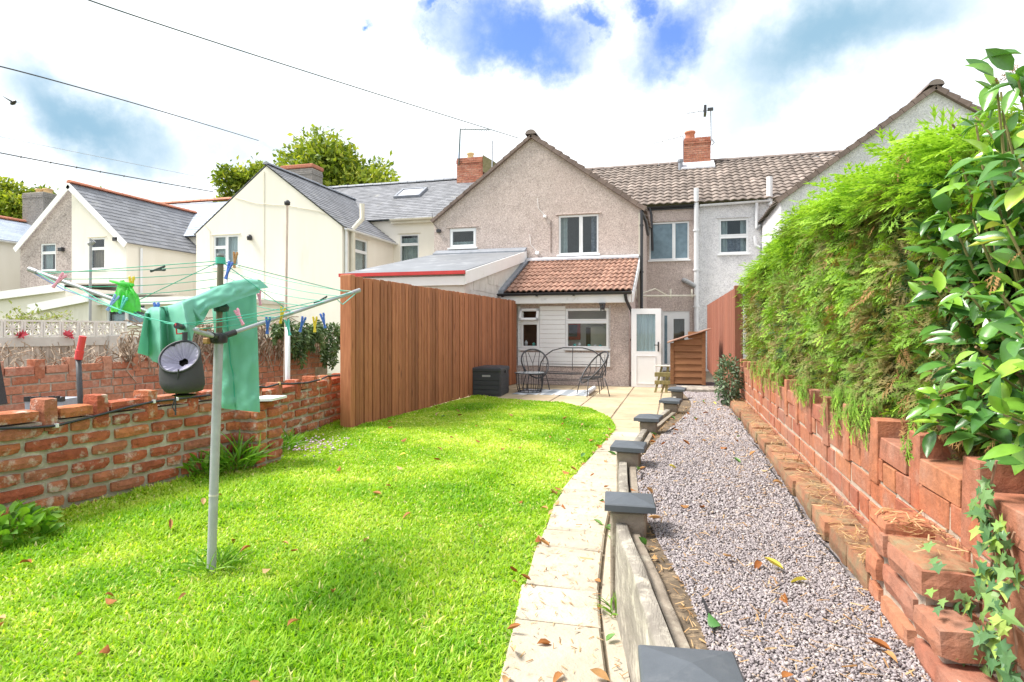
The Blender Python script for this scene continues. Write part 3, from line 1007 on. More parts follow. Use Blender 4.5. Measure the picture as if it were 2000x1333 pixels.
def gable_wall(house, mat, xl, xr, xp, zl, zr, zp, holes, Y=YG, Yb=YM, name='wall', split=None, mat2=None, flank_mat=None, flank_holes=()):
    fr = Frame((0, Y, 0), (1, 0, 0), (0, -1, 0))
    zt = lambda x: zl + (zp - zl) * (x - xl) / (xp - xl) if x <= xp else zr + (zp - zr) * (xr - x) / (xr - xp)

    def piece(a, b, hs, mt, nm):
        mb = MB()
        us = sorted({a, b, *([xp] if a < xp < b else []), *[h[0] for h in hs], *[h[1] for h in hs]})
        for ua, ub in zip(us[:-1], us[1:]):
            hh = sorted([h for h in hs if h[0] < (ua + ub) / 2 < h[1]], key=lambda h: h[2])
            z = -0.05
            for h in hh:
                mb.quad(fr.p(ua, 0, z), fr.p(ub, 0, z), fr.p(ub, 0, h[2]), fr.p(ua, 0, h[2]))
                z = h[3]
            mb.quad(fr.p(ua, 0, z), fr.p(ub, 0, z), fr.p(ub, 0, zt(ub)), fr.p(ua, 0, zt(ua)))
        tmp = MB()
        for (c, d, e, f) in hs:
            for q in (((c, e), (d, e)), ((d, e), (d, f)), ((d, f), (c, f)), ((c, f), (c, e))):
                (u1, z1), (u2, z2) = q
                mb.quad(fr.p(u1, 0, z1), fr.p(u2, 0, z2), fr.p(u2, -.12, z2), fr.p(u1, -.12, z1))
        mb.build(nm, mt, house)
    if split is None:
        piece(xl, xr, holes, mat, name)
    else:
        piece(xl, split, [h for h in holes if h[1] < split], mat, name)
        piece(split, xr, [h for h in holes if h[0] > split], mat2, name)
    mb = MB()
    fl = Frame((xr, 0, 0), (0, 1, 0), (1, 0, 0))
    wall_holes(mb, fl, Y, Yb, -0.05, zr, list(flank_holes))
    mb.build('flank_wall', flank_mat or mat2 or mat, house)
    mb = MB()
    mb.quad((xl, Yb, -0.05), (xl, Y, -0.05), (xl, Y, zl), (xl, Yb, zl))
    mb.build('flank_wall', mat, house)


def slope_mats(P0, U, V):
    return roof_matrix(P0, U, V)


def tile_roof_mesh(name, mat, house, P0, U, V, lu, lv, w, g, amp, kind, pieces=False, keep=None, seg=6, waves=1):
    vs, fs = tile_template(w, g, amp, seg, 0.035, waves)
    rows, cols = int(round(lv / g)), int(round(lu / w))
    M = roof_matrix(P0, U, V)
    if not pieces:
        mb = MB()
        for j in range(rows):
            for i in range(cols):
                c = M @ Vector((i * w + w / 2, j * g, 0))
                if keep and not keep(c):
                    continue
                jz, jy = rnd.uniform(-.006, .006), rnd.uniform(-.008, .008)
                mb.add([M @ Vector((p[0] + i * w, p[1] + j * g + jy, p[2] + jz)) for p in vs], fs)
        return mb.build(name, mat, house, smooth=False, kind=kind)
    return vs, fs, M, rows, cols


def ridge_tiles(house, a, b, mat, r=0.11, L=0.45, name='ridge'):
    a, b = Vector(a), Vector(b)
    d = (b - a)
    n = max(1, int(d.length / L))
    mb = MB()
    t = d.normalized()
    s = t.cross(Vector((0, 0, 1))).normalized()
    for i in range(n):
        p0, p1 = a + d * (i / n), a + d * ((i + 0.97) / n)
        lift = rnd.uniform(0, .012)
        ring = []
        for p, rr in ((p0, r), (p1, r * 1.06)):
            ring.append([p + s * (rr * 1.25 * math.cos(k * PI / 8)) + Vector((0, 0, rr * math.sin(k * PI / 8) - rr * .45 + lift)) for k in range(9)])
        mb.add(ring[0] + ring[1], [(k, k + 1, 9 + k + 1, 9 + k) for k in range(8)] + [tuple(range(9))[::-1], tuple(range(9, 18))])
    return mb.build(name, mat, house)


def chimney(house, x0, x1, y0, y1, z0, z1, mat, pots=(), cap=True, course=0.085, name='chimney', crown=None):
    """brick stack laid in courses that stand a little proud or back"""
    mb = MB()
    n = int((z1 - z0) / course)
    L = 0.235
    for j in range(n):
        za, zb = z0 + j * course, z0 + (j + 1) * course - 0.012
        out = 0.03 if (cap and j in (n - 2, n - 3)) else 0.0
        off = (j % 2) * L / 2
        for side in range(4):
            a0, a1 = ((x0, x1), (y0, y1), (x0, x1), (y0, y1))[side]
            a = a0 - off
            while a < a1:
                u, v = max(a, a0) + .005, min(a + L, a1) - .005
                if v - u > .03:
                    q = rnd.uniform(-.006, .006) + out
                    if side == 0:
                        mb.box(u, v, y0 - q, y0 + .09, za, zb)
                    elif side == 1:
                        mb.box(x1 - .09, x1 + q, u, v, za, zb)
                    elif side == 2:
                        mb.box(u, v, y1 - .09, y1 + q, za, zb)
                    else:
                        mb.box(x0 - q, x0 + .09, u, v, za, zb)
                a += L
    st = mb.build(name, mat, house, kind='stuff')
    mb = MB()
    mb.box(x0 + .012, x1 - .012, y0 + .012, y1 - .012, z0, z1 - course * .6)
    mb.build('mortar', 'mortar', st)
    if crown:
        mb = MB()
        mb.cbox(x0 - .05, x1 + .05, y0 - .05, y1 + .05, z1 - .02, z1 + .16, .03)
        mb.build('crown', crown, st)
    for (px, py, h, r, m) in pots:
        mb = MB()
        M = Matrix.Translation((px, py, z1 - 0.02))
        mb.lathe([(r, 0), (r * .92, h * .75), (r * 1.12, h * .8), (r * 1.12, h), (r * .8, h), (r * .75, h * .6)], 14, M)
        mb.build('chimney_pot', m, st, smooth=True)
    return st


def pipe(parent, pts, r, mat, name='downpipe', brackets=(), n=10):
    mb = MB()
    mb.tube(pts, r, n)
    for p in brackets:
        p = Vector(p)
        mb.tube([p - Vector((0, 0, .03)), p + Vector((0, 0, .03))], r * 1.35, n)
    return mb.build(name, mat, parent, smooth=True, sharp=40)


def gutter(parent, a, b, mat, r=0.06, name='gutter'):
    a, b = Vector(a), Vector(b)
    t = (b - a).normalized()
    s = t.cross(Vector((0, 0, 1))).normalized()
    ring = []
    for p in (a, b):
        ring.append([p + s * (r * math.cos(PI + k * PI / 8)) + Vector((0, 0, r * math.sin(PI + k * PI / 8))) for k in range(9)] +
                    [p + s * (r * .85 * math.cos(2 * PI - k * PI / 8)) + Vector((0, 0, r * .85 * math.sin(2 * PI - k * PI / 8) + .005)) for k in range(9)])
    n = 18
    mb = MB()
    mb.add(ring[0] + ring[1], [(k, (k + 1) % n, n + (k + 1) % n, n + k) for k in range(n)] + [tuple(range(n))[::-1], tuple(range(n, 2 * n))])
    return mb.build(name, mat, parent)


# ---- the pebbledashed house with the kitchen extension
H1 = thing('pebbledash_house', 'brown pebbledash house with a broad gable, small upstairs windows and a red tiled kitchen lean-to', 'house', (-3.5, 20, 0))
XL, XR, XP, ZP = -7.71, -1.01, -4.40, 7.58
w1 = wpx(YG, 1091, 420, 1169, 497)
w2 = wpx(YG, 878, 446, 930, 484)
gable_wall(H1, 'pebbledash', XL, XR, XP, ZE, ZE + .08, ZP, [w1, w2], flank_mat='pebbledash')
window(H1, FG, *w1, [(0, .56, 0, 1), (.56, 1, 0, 1)], lintel='pebbledash', curtain=[(.03, .20, 0.02, .98, 'curtain_pale'), (.80, .97, 0.02, .98, 'curtain_dark')])
window(H1, FG, *w2, [(0, 1, 0, 1)], lintel='pebbledash', bar=0.10, curtain=[(0, 1, 0, .35, 'curtain_pale')], pane_mat='glass')
# gable roof: right verge of tiles seen edge-on, left verge thin
for sgn, x_e, z_e in ((1, XR + .12, ZE - .03), (-1, XL - .06, ZE - .06)):
    up = Vector((XP - x_e, 0, ZP - z_e))
    L = up.length
    V = up.normalized()
    P0 = Vector((x_e, YG - .10, z_e)) if sgn > 0 else Vector((x_e, 25.2, z_e))
    U = Vector((0, 1, 0)) if sgn > 0 else Vector((0, -1, 0))
    P0 = P0 + Vector((0, 0, .03))
    tile_roof_mesh('roof', 'roof_tile_brown', H1, P0, U, V, 6.6, L, 0.30, L / 15, 0.03, 'stuff')
    mb = MB()
    n = Vector((V.z, 0, -V.x)) * (1 if sgn > 0 else -1)
    if n.z < 0:
        n = -n
    k = 15
    for i in range(k):          # verge: the stepped edge of each tile
        a, b = Vector((x_e, 0, z_e)) + V * (L * i / k), Vector((x_e, 0, z_e)) + V * (L * (i + 1.03) / k)
        t = 0.10 if sgn > 0 else 0.05
        q = [a - n * .05, b - n * .05, b + n * (t * .55), a + n * t]
        mb.prism([Vector((p.x, YG - .13, p.z)) for p in q], (0, .14, 0))
    mb.build('verge', 'verge_brown', H1)
ridge_tiles(H1, (XP, YG - .16, ZP + .10), (XP, 25.0, ZP + .10), 'ridge_brown', 0.14)
# main wall of the return, with the bathroom window and the back door
XB = 0.70
w3 = wpx(YM, 1268, 434, 1346, 508)
dx0, dx1, dz1 = P(1292, 608, Y=YM).x, P(1347, 608, Y=YM).x, P(1320, 608, Y=YM).z
mb = MB()
wall_holes(mb, FM, XR - .5, XB, -0.05, ZM, [w3, (dx0, dx1, -0.02, dz1)])
mb.build('wall', 'pebbledash', H1)
window(H1, FM, *w3, [(0, .62, 0, 1), (.62, 1, 0, 1)], pane_mat='frosted_pane', room=False, lintel='pebbledash')
bd = MB()
wall_holes(bd, FM, dx0, dx1, -0.02, dz1, [(dx0 + .42, dx0 + .80, .75, dz1 - .28)], .05, -.04)
bdo = bd.build('back_door', 'upvc', H1)
mb = MB(); mb.box(dx0 + .10, dx0 + .20, -.06, -.035, .25, dz1 - .16, FM.M()); mb.build('side_light', 'frosted_pane', bdo)
mb = MB(); mb.box(dx0 + .41, dx0 + .81, -.08, -.07, .74, dz1 - .27, FM.M()); mb.build('pane', 'glass', bdo)
mb = MB(); mb.box(dx0, dx1, -.75, -.6, 0, dz1, FM.M()); mb.build('room', 'curtain_brown', bdo)
gutter(H1, (XR - .1, YM - .14, ZM - .02), (XB - .05, YM - .14, ZM + .0), 'black_plastic')
mb = MB(); mb.box(XR - .1, XB, YM - .07, YM - .005, ZM - .12, ZM - .005); mb.build('fascia', 'black_plastic', H1)
# main roof over both
U, V = Vector((1, 0, 0)), Vector((0, YR - YM + .2, ZR - ZM)).normalized()
LR = Vector((0, YR - YM + .2, ZR - ZM)).length
tile_roof_mesh('main_roof', 'roof_tile_brown', H1, Vector((-7.7, YM - .22, ZM + .02)), U, V, 7.7 + XB, LR, 0.28, LR / 14, 0.045, 'stuff')
mb = MB(); mb.quad((-7.7, YR, ZR - .06), (XB, YR, ZR - .06), (XB, 31, 5.9), (-7.7, 31, 5.9)); mb.build('main_roof', 'roof_tile_brown', H1)
ridge_tiles(H1, (-7.7, YR, ZR + .08), (XB, YR, ZR + .08), 'ridge_brown', 0.12)
# chimneys
c = P(925, 365, Y=YR)
chimney(H1, c.x - .62, c.x + .62, YR - .55, YR + .55, 7.7, P(925, 312, Y=YR).z, 'chimney_brick', [(c.x - .15, YR, .32, .15, 'pot_clay')])
mb = MB()
zc = P(925, 312, Y=YR).z
mb.prism([(c.x + .64, YR - .60, zc), (c.x + .64, YR + .58, zc), (c.x + .64, YR + .58, zc - .05), (c.x + .64, YR - .60, zc - .75)], (.55, 0, -.35))
mb.build('flaunching', 'moss_brown', H1)
# black rainwater pipe on the gable's corner
pipe(H1, [(XR + .02, YG - .06, ZE - .05), (XR + .02, YG - .09, ZE - .25), (XR + .02, YG - .09, 1.0), (XR + .02, YG - .09, .1)], .045, 'black_plastic',
     brackets=[(XR + .02, YG - .09, z) for z in (1.6, 3.2, 4.6)])
pipe(H1, [(XR + .02, YG - .09, ZE - .1), (XR + .12, YG + .4, ZE - .3), (XR + .14, YG + 1.4, ZE - .55)], .05, 'black_plastic')
pipe(H1, [(XR + .10, YM - .16, ZM - .05), (XR + .16, YM - .16, ZM - .3), (XR + .2, YM - .14, ZM - 1.6)], .045, 'black_plastic')
# pale angle down the gable's edge
mb = MB(); mb.box(XR - .075, XR - .018, YG - .022, YG - .002, 0.1, ZE - .1); mb.build('corner_bead', 'cream_trim', H1)
# the grey soil stack between the houses
pipe(H1, [(XB + .0, YM - .10, .1), (XB + .0, YM - .10, 4.9)], .085, 'white_pipe', brackets=[(XB, YM - .10, z) for z in (2.3, 3.6, 5.0)])
pipe(H1, [(XB + .0, YM - .10, 4.9), (XB + .0, YM - .16, 5.9), (XB + .0, YM - .16, P(1361, 370, Y=YM).z)], .085, 'white_pipe', name='vent_pipe')
a = P(1338, 553, Y=YM); b = P(1357, 560, Y=YM)
pipe(H1, [(a.x - .05, YM - .02, a.z + .1), (a.x + .02, YM - .16, a.z + .06), (XB - .03, YM - .12, b.z)], .085, 'grey_pipe', name='waste_pipe')
# white bracketed line across the return
z = P(1300, 578, Y=20.5).z
mb = MB()
q0, q1 = P(1240, 579, Y=YG), P(1358, 578, Y=YM)
mb.tube([q0 + Vector((0, -.1, 0)), q1 + Vector((0, -.12, 0))], .03, 8)
for k in (.02, .55, .93):
    p = q0.lerp(q1, k)
    mb.tube([p + Vector((0, -.1, -.1)), p + Vector((0, -.1, .22))], .03, 8)
mb.tube([q0 + Vector((0, -.1, .0)), q0.lerp(q1, .3) + Vector((0, -.2, .22)), q0.lerp(q1, .55) + Vector((0, -.1, -.05))], .02, 6)
mb.build('clothes_rail', 'cream_trim', H1, smooth=True)
# small fittings on the gable
for px, py, s in ((1065, 424, .05), (858, 452, .07), (1050, 495, .06)):
    p = P(px, py, Y=YG)
    mb = MB(); mb.cbox(p.x - s, p.x + s, YG - .11, YG - .0, p.z - s * .8, p.z + s * .8, .015)
    mb.tube([p + Vector((0, -.02, s * .6)), p + Vector((-.22, -.02, .28)), p + Vector((-.25, -.015, .6))], .008, 4)
    mb.build('security_light', 'white_paint' if px != 858 else 'black_plastic', H1)
pipe(H1, [P(1076, y, Y=YG - .01) for y in (430, 445, 470, 494)], .012, 'verge_brown', name='cable', n=5)

# ---- kitchen lean-to (part of the same house)
YL = 15.85
FL = Frame((0, YL, 0), (1, 0, 0), (0, -1, 0))
LX0, LX1, LZ = -4.75, -1.17, 2.36
k1 = wpx(YL, 1017, 603, 1054, 681)
k2 = wpx(YL, 1105, 603, 1189, 681)
mb = MB()
wall_holes(mb, FL, LX0, LX1, -0.05, LZ, [k1, k2])
mb.build('kitchen_wall', 'pebbledash', H1)
mb = MB()
mb.poly([(LX1, YL, -.05), (LX1, YG, -.05), (LX1, YG, 3.6), (LX1, YL, LZ)])
mb.build('kitchen_wall', 'pebbledash', H1)
mb = MB()
mb.poly([(LX0, YG, -.05), (LX0, YL, -.05), (LX0, YL, LZ), (LX0, YG, 3.6)])
mb.build('kitchen_wall', 'pebbledash', H1)
# white boarding round the windows
cl = wpx(YL, 1013, 598, 1191, 716)
cz = [cl[2] + (cl[3] - cl[2]) * i / 13 for i in range(14)]
cladding = MB()
cladding.box(cl[0] - .012, cl[0], YL - .045, YL - .002, cl[2], cl[3]); cladding.box(cl[1], cl[1] + .012, YL - .045, YL - .002, cl[2], cl[3])
cladding = cladding.build('cladding', 'upvc', H1)
for i in range(13):
    segs = [(cl[0], cl[1])]
    zc = (cz[i] + cz[i + 1]) / 2
    for kx in (k1, k2):
        if kx[2] - .07 < zc < kx[3] + .03:
            segs = [t for s in segs for t in ((s[0], min(s[1], kx[0] - .004)), (max(s[0], kx[1] + .004), s[1])) if t[1] - t[0] > .03]
    for s in segs:
        mb = MB()
        mb.cbox(s[0] + .002, s[1] - .002, YL - .030 + rnd.uniform(-.0015, .0015), YL - .004, cz[i] + .004, cz[i + 1] - .002, .004)
        mb.build('board', 'clad_white', cladding)
wk1 = window(H1, FL, *k1, [(0, 1, 0, .66), (0, 1, .66, 1)], bar=.07, back=-.03, depth=.09, room=False, pane_mat='glass_clear')
window(H1, FL, *k2, [(0, 1, 0, .68), (0, 1, .68, 1)], bar=.06, back=-.03, depth=.09, room=False, pane_mat='glass_clear')
# the small top light stands open
mb = MB()
Mx = Matrix.Translation((k1[0], YL - .05, k1[3] - .03)) @ Matrix.Rotation(R(-22), 4, 'X')
ww, hh = k1[1] - k1[0], (k1[3] - k1[2]) * .30
for (x0, x1, z0, z1) in ((.0, ww, -.06, 0), (0, ww, -hh, -hh + .06), (0, .06, -hh, 0), (ww - .06, ww, -hh, 0)):
    mb.box(x0, x1, -.055, -.01, z0, z1, Mx)
mb.build('open_sash', 'upvc', wk1)
# the kitchen seen through the glass
mb = MB()
yb = YL + 1.1
mb.quad((LX0 + .1, yb, 0), (LX1 - .1, yb, 0), (LX1 - .1, yb, 2.35), (LX0 + .1, yb, 2.35))
mb.quad((LX0 + .1, YL + .1, .0), (LX1 - .1, YL + .1, 0), (LX1 - .1, yb, 0), (LX0 + .1, yb, 0))
mb.quad((LX0 + .1, YL + .13, 2.34), (LX1 - .1, YL + .13, 2.34), (LX1 - .1, yb, 2.34), (LX0 + .1, yb, 2.34))
kr = mb.build('kitchen_room', 'room_kitchen', H1)
a, b = P(1108, 632, Y=yb - .03), P(1134, 664, Y=yb - .03)
mb = MB()
mb.box(a.x, b.x, yb - .05, yb - .03, b.z, a.z); fr_ = mb.build('picture_frame', 'red_trim', kr)
mb = MB(); mb.box(a.x + .04, b.x - .09, yb - .06, yb - .052, b.z + .09, a.z - .04); mb.build('picture', 'picture_dark', kr)
a, b = P(1145, 640, Y=yb - .03), P(1156, 684, Y=yb - .03)
mb = MB(); mb.box(a.x, b.x, yb - .06, yb - .01, 0, a.z); mb.build('doorway', 'doorway_brown', kr)
mb = MB(); mb.box(P(1158, 640, Y=yb).x, LX1 - .12, yb - .45, yb - .005, 0, 1.55); mb.build('cupboard', 'cupboard', kr)
mb = MB(); mb.box(LX0 + .15, P(1056, 640, Y=YL + .7).x, YL + .7, YL + .75, 0.1, 2.2); mb.build('kitchen_door', 'doorway_brown', kr)
mb = MB()
mb.box(LX0 + .2, LX1 - .15, YL + .14, YL + .6, .80, .86)
mb.build('worktop', 'doorway_brown', kr)
for px, c_, h in ((1027, 'ply_white', .16), (1042, 'peg_teal', .10), (1122, 'peg_teal', .07), (1131, 'ply_white', .10), (1150, 'peg_teal', .06), (1162, 'ply_white', .05), (1172, 'peg_teal', .05)):
    p = P(px, 676, Y=YL + .2)
    mb = MB(); mb.lathe([(.001, 0), (.04, 0), (.045, h * .7), (.02, h * .8), (.018, h), (.001, h)], 10, Matrix.Translation((p.x, YL + .24, k1[2] + .06)))
    mb.build('bottle', c_, kr, smooth=True)
# tiled roof of the lean-to, every tile a piece
E0 = Vector((-4.43, YL - .30, 2.44)); E1 = Vector((LX1 + .10, YL - .30, 2.44))
T0z = P(1150, 507, Y=YG).z
mb = MB()
mb.quad((LX0 + .02, YL - .22, 2.40), (LX1 + .05, YL - .22, 2.40), (LX1 + .05, YG, T0z - .06), (LX0 + .02, YG, T0z - .06))
lroof = mb.build('lean_to_roof', 'verge_brown', H1)
V = Vector((0, YG - YL + .30, T0z - 2.44)); Ls = V.length; V.normalize()
cols, rows = 11, 9
tw, tg = (E1.x - E0.x) / cols, Ls / rows
vs, fs = tile_template(tw, tg, .042, 6, .028, 2)
Mt = roof_matrix(E0, (1, 0, 0), V)
tmes = []
for k in range(3):
    mb = MB()
    mb.add([(p[0] + .002, p[1], p[2] + rnd.uniform(-.002, .002)) for p in vs], fs)
    tmes.append(mb.mesh('tile', 'roof_tile_red'))
for j in range(rows):
    for i in range(cols):
        p = Mt @ Vector((i * tw, j * tg + rnd.uniform(-.008, .008), .0 + rnd.uniform(0, .006)))
        o = link('tile', rnd.choice(tmes), lroof, p - origin_of(H1))
        o.rotation_euler = (Mt.to_euler().x + rnd.uniform(-.01, .01), rnd.uniform(-.008, .008), rnd.uniform(-.006, .006))
# lead valley on the left, pale flashing along the top, gutter, fascia, verge board
mb = MB()
mb.prism([(LX0 - .12, YL - .34, 2.40), (-4.45, YL - .34, 2.43), (-4.45, YG, T0z), (LX0 - .02, YG, T0z + .12)], (0, 0, .09))
mb.build('lead_valley', 'lead', H1)
mb = MB()
mb.prism([(-4.5, YG - .03, T0z + .10), (-4.5, YG - .30, T0z + .02), (-4.5, YG - .30, T0z - .03), (-4.5, YG - .03, T0z - .03)], (LX1 + 4.6, 0, 0))
mb.build('flashing', 'lead_pale', H1)
gutter(H1, (LX0 - .10, YL - .40, 2.42), (LX1 + .10, YL - .40, 2.42), 'black_plastic', .062)
mb = MB(); mb.cbox(LX0 - .05, LX1 + .08, YL - .325, YL - .29, 2.155, 2.37, .004); mb.box(LX0 - .05, LX1 + .08, YL - .29, YL - .003, 2.155, 2.17)
mb.build('fascia', 'white_paint', H1)
mb = MB()
mb.prism([(LX1 + .10, YL - .32, 2.16), (LX1 + .10, YL - .32, 2.41), (LX1 + .10, YG - .05, T0z + .01), (LX1 + .10, YG - .05, T0z - .30)], (.035, 0, 0))
mb.build('barge_board', 'white_paint', H1)
for px in (1049, 1121, 982):
    p = P(px, 573, Y=YL - .33)
    mb = MB(); mb.box(p.x - .025, p.x + .025, YL - .42, YL - .327, 2.34, 2.375); mb.build('gutter_bracket', 'black_plastic', H1)
dpx = LX1 + .02
pipe(H1, [(dpx - .08, YL - .40, 2.36), (dpx - .06, YL - .38, 2.22), (dpx + .06, YL - .12, 1.93), (dpx + .075, YL - .07, 1.8), (dpx + .075, YL - .07, .05)], .04, 'black_plastic',
     brackets=[(dpx + .075, YL - .07, z) for z in (.35, 1.2)])
p = P(1179, 588, Y=YL - .12)
mb = MB()
Ml = Matrix.Translation((p.x, YL - .38, 2.13))
for a in range(4):
    x, y = (.06, -.06, -.06, .06)[a], (.06, .06, -.06, -.06)[a]
    mb.tube([(p.x + x, YL - .40 + y, 2.12), (p.x + x * .7, YL - .40 + y * .7, 1.95)], .008, 5)
mb.box(p.x - .075, p.x + .075, YL - .475, YL - .325, 2.115, 2.145)
mb.lathe([(.03, -.16), (.045, -.1), (.03, -.02)], 10, Ml)
mb.build('lantern', 'black_iron', H1)
# the side door of the kitchen, standing open towards the garden
da, db = P(1233, 757, Y=15.55), P(1294, 757, Y=15.55)
zt = P(1262, 603, Y=15.55).z
Fd = Frame((0, 15.55, 0), (1, 0, 0), (0, -1, 0))
d0, d1 = da.x, db.x - .035
mb = MB()
wall_holes(mb, Fd, d0, d1, .02, zt, [(d0 + .13, d1 - .14, .92, zt - .14)], .06)
mb.quad((d1, 15.55, .02), (d1, 15.61, .02), (d1, 15.61, zt), (d1, 15.55, zt)); mb.quad((d0, 15.61, zt), (d0, 15.55, zt), (d1, 15.55, zt), (d1, 15.61, zt))
mb.quad((d0, 15.61, .02), (d0, 15.55, .02), (d0, 15.55, zt), (d0, 15.61, zt))
door = mb.build('door', 'upvc', H1)
mb = MB(); mb.box(d0 + .12, d1 - .13, 15.585, 15.592, .91, zt - .13); mb.build('pane', 'glass', door)
mb = MB(); n = 24
for i in range(n):
    x0, x1 = d0 + .12 + (d1 - d0 - .25) * i / n, d0 + .12 + (d1 - d0 - .25) * (i + 1) / n
    mb.quad((x0, 15.598 + .006 * math.sin(i * 1.3), .92), (x1, 15.598 + .006 * math.sin((i + 1) * 1.3), .92), (x1, 15.598 + .006 * math.sin((i + 1) * 1.3), zt - .14), (x0, 15.598 + .006 * math.sin(i * 1.3), zt - .14))
mb.build('curtain', 'net_curtain', door, smooth=True)
mb = MB()
for (x0, x1, z0, z1) in ((d0 + .12, d1 - .13, .80, .812), (d0 + .12, d1 - .13, .10, .112), (d0 + .12, d0 + .132, .112, .80), (d1 - .142, d1 - .13, .112, .80)):
    mb.box(x0, x1, 15.538, 15.552, z0, z1)
mb.build('panel_bead', 'white_pipe', door)
mb = MB(); mb.cbox(d1 - .085, d1 - .05, 15.53, 15.552, .92, 1.16, .006); mb.tube([(d1 - .068, 15.53, 1.08), (d1 - .068, 15.49, 1.08), (d1 - .17, 15.485, 1.08)], .011, 8)
mb.build('handle', 'black_iron', door)
mb = MB(); mb.box(d1 + .003, d1 + .035, 15.552, 15.60, .06, zt - .05); mb.build('lock_strip', 'grey_pipe', door)

# ---- the grey felted lean-to with the red edge (next door's, against the same gable)
GX0, GX1, GY = -7.62, -4.60, 12.88
zf = P(800, 536, Y=GY).z; zb = P(930, 497, Y=YG).z
H1b = thing('felt_roof_extension', 'low pale extension with a smooth grey sloping roof and a red front edge', 'extension', ((GX0 + GX1) / 2, 15, 0))
mb = MB()
mb.prism([(GX0 - .06, GY - .06, zf), (GX1 + .02, GY - .06, zf), (GX1 + .02, YG - .005, zb), (GX0 - .06, YG - .005, zb)], (0, 0, .05))
mb.build('roof', 'grp_grey', H1b)
mb = MB(); mb.box(GX0 - .10, GX1 + .04, GY - .13, GY - .063, zf - .035, zf + .045); mb.build('edge_trim', 'red_trim', H1b)
mb = MB(); mb.cbox(GX0 - .06, GX1 + .02, GY - .055, GY - .02, zf - .28, zf - .075, .004); mb.build('fascia', 'white_paint', H1b)
mb = MB()
mb.prism([(GX1 + .025, GY - .06, zf - .26), (GX1 + .025, GY - .06, zf + .03), (GX1 + .025, YG - .08, zb + .03), (GX1 + .025, YG - .08, zb - .28)], (.035, 0, 0))
mb.build('barge_board', 'white_paint', H1b)
mb = MB()
mb.quad((GX0, GY, -.05), (GX1, GY, -.05), (GX1, GY, zf), (GX0, GY, zf))
mb.poly([(GX1, GY, -.05), (GX1, YG, -.05), (GX1, YG, zb), (GX1, GY, zf)])
mb.poly([(GX0, YG, -.05), (GX0, GY, -.05), (GX0, GY, zf), (GX0, YG, zb)])
mb.build('wall', 'concrete_pale', H1b)
mb = MB()
mb.prism([(GX0, YG - .03, zb + .16), (GX0, YG - .34, zb + .02), (GX0, YG - .34, zb - .02), (GX0, YG - .03, zb - .02)], (GX1 - GX0 + .05, 0, 0))
mb.build('flashing', 'lead', H1b)
for j in range(6):          # blockwork of the bare side wall above the fence
    for i in range(6):
        y0 = GY + .15 + i * .46 + (j % 2) * .22
        z0 = 1.5 + j * .225
        if z0 + .2 < zf + (zb - zf) * (y0 - GY) / (YG - GY) - .25:
            mb = MB(); mb.cbox(GX1 + .001, GX1 + .012, y0, y0 + .445, z0, z0 + .215, .003); mb.build('block', 'concrete_pale', H1b)

# ---- white pebbledashed house on the right
H2 = thing('white_house', 'white pebbledash house with a tall bare gable rising behind the hedge', 'house', (4, 20, 0))
WX0, WXP, WZP = 2.88, 6.69, 7.92
gable_wall(H2, 'pebbledash_white', WX0, 10.5, WXP, ZE + .05, ZE + .05, WZP, [])
w4 = wpx(YM, 1404, 427, 1462, 496)
mb = MB()
wall_holes(mb, FM, XB, 3.4, -.05, ZM, [w4])
mb.build('wall', 'pebbledash_white', H2)
window(H2, FM, *w4, [(0, 1, .5, 1), (0, 1, 0, .5)], lintel='pebbledash_white', bar=.07,
       curtain=[(.06, .3, .05, .95, 'curtain_pale'), (.74, .94, .05, .95, 'curtain_pale'), (.3, .75, .05, .5, 'curtain_dark')])
tile_roof_mesh('main_roof', 'roof_tile_brown', H2, Vector((XB, YM - .22, ZM + .02)), U, Vector((0, YR - YM + .2, ZR - ZM)).normalized(), 7.0, LR, 0.28, LR / 14, 0.045, 'stuff')
mb = MB(); mb.quad((XB, YR, ZR - .06), (9, YR, ZR - .06), (9, 31, 5.9), (XB, 31, 5.9)); mb.build('main_roof', 'roof_tile_brown', H2)
ridge_tiles(H2, (XB, YR, ZR + .08), (8.5, YR, ZR + .08), 'ridge_brown', 0.12)
for sgn, xe in ((-1, WX0 - .10), (1, 10.6)):
    ze = ZE + .0
    up = Vector((WXP - xe, 0, WZP - ze)); L = up.length; V = up.normalized()
    P0 = Vector((xe, 25.2, ze + .03)) if sgn < 0 else Vector((xe, YG - .1, ze + .03))
    Uu = Vector((0, -1, 0)) if sgn < 0 else Vector((0, 1, 0))
    tile_roof_mesh('roof', 'roof_tile_brown', H2, P0, Uu, V, 6.6, L, .30, L / 15, .03, 'stuff')
    n = Vector((-V.z, 0, V.x)) if sgn < 0 else Vector((V.z, 0, -V.x))
    if n.z < 0:
        n = -n
    mb = MB()
    for i in range(15):
        a, b = Vector((xe, 0, ze)) + V * (L * i / 15), Vector((xe, 0, ze)) + V * (L * (i + 1.03) / 15)
        q = [a - n * .05, b - n * .05, b + n * .06, a + n * .10]
        mb.prism([Vector((p.x, YG - .13, p.z)) for p in q], (0, .14, 0))
    mb.build('verge', 'verge_brown', H2)
ridge_tiles(H2, (WXP, YG - .16, WZP + .12), (WXP, 25, WZP + .12), 'ridge_brown', .15)
gutter(H2, (XB + .12, YM - .14, ZM - .03), (3.2, YM - .14, ZM + .02), 'white_pipe', .065)
p = lambda x, y: P(x, y, Y=YM - .10)
pipe(H2, [p(1478, 391), p(1478, 447)], .06, 'white_pipe')
pipe(H2, [p(1477, 447), p(1487, 440), p(1512, 408)], .06, 'grey_pipe', name='branch_pipe')
pipe(H2, [p(1474, 461), p(1475, 470), p(1476, 480), p(1484, 484)], .055, 'white_pipe', name='branch_pipe')
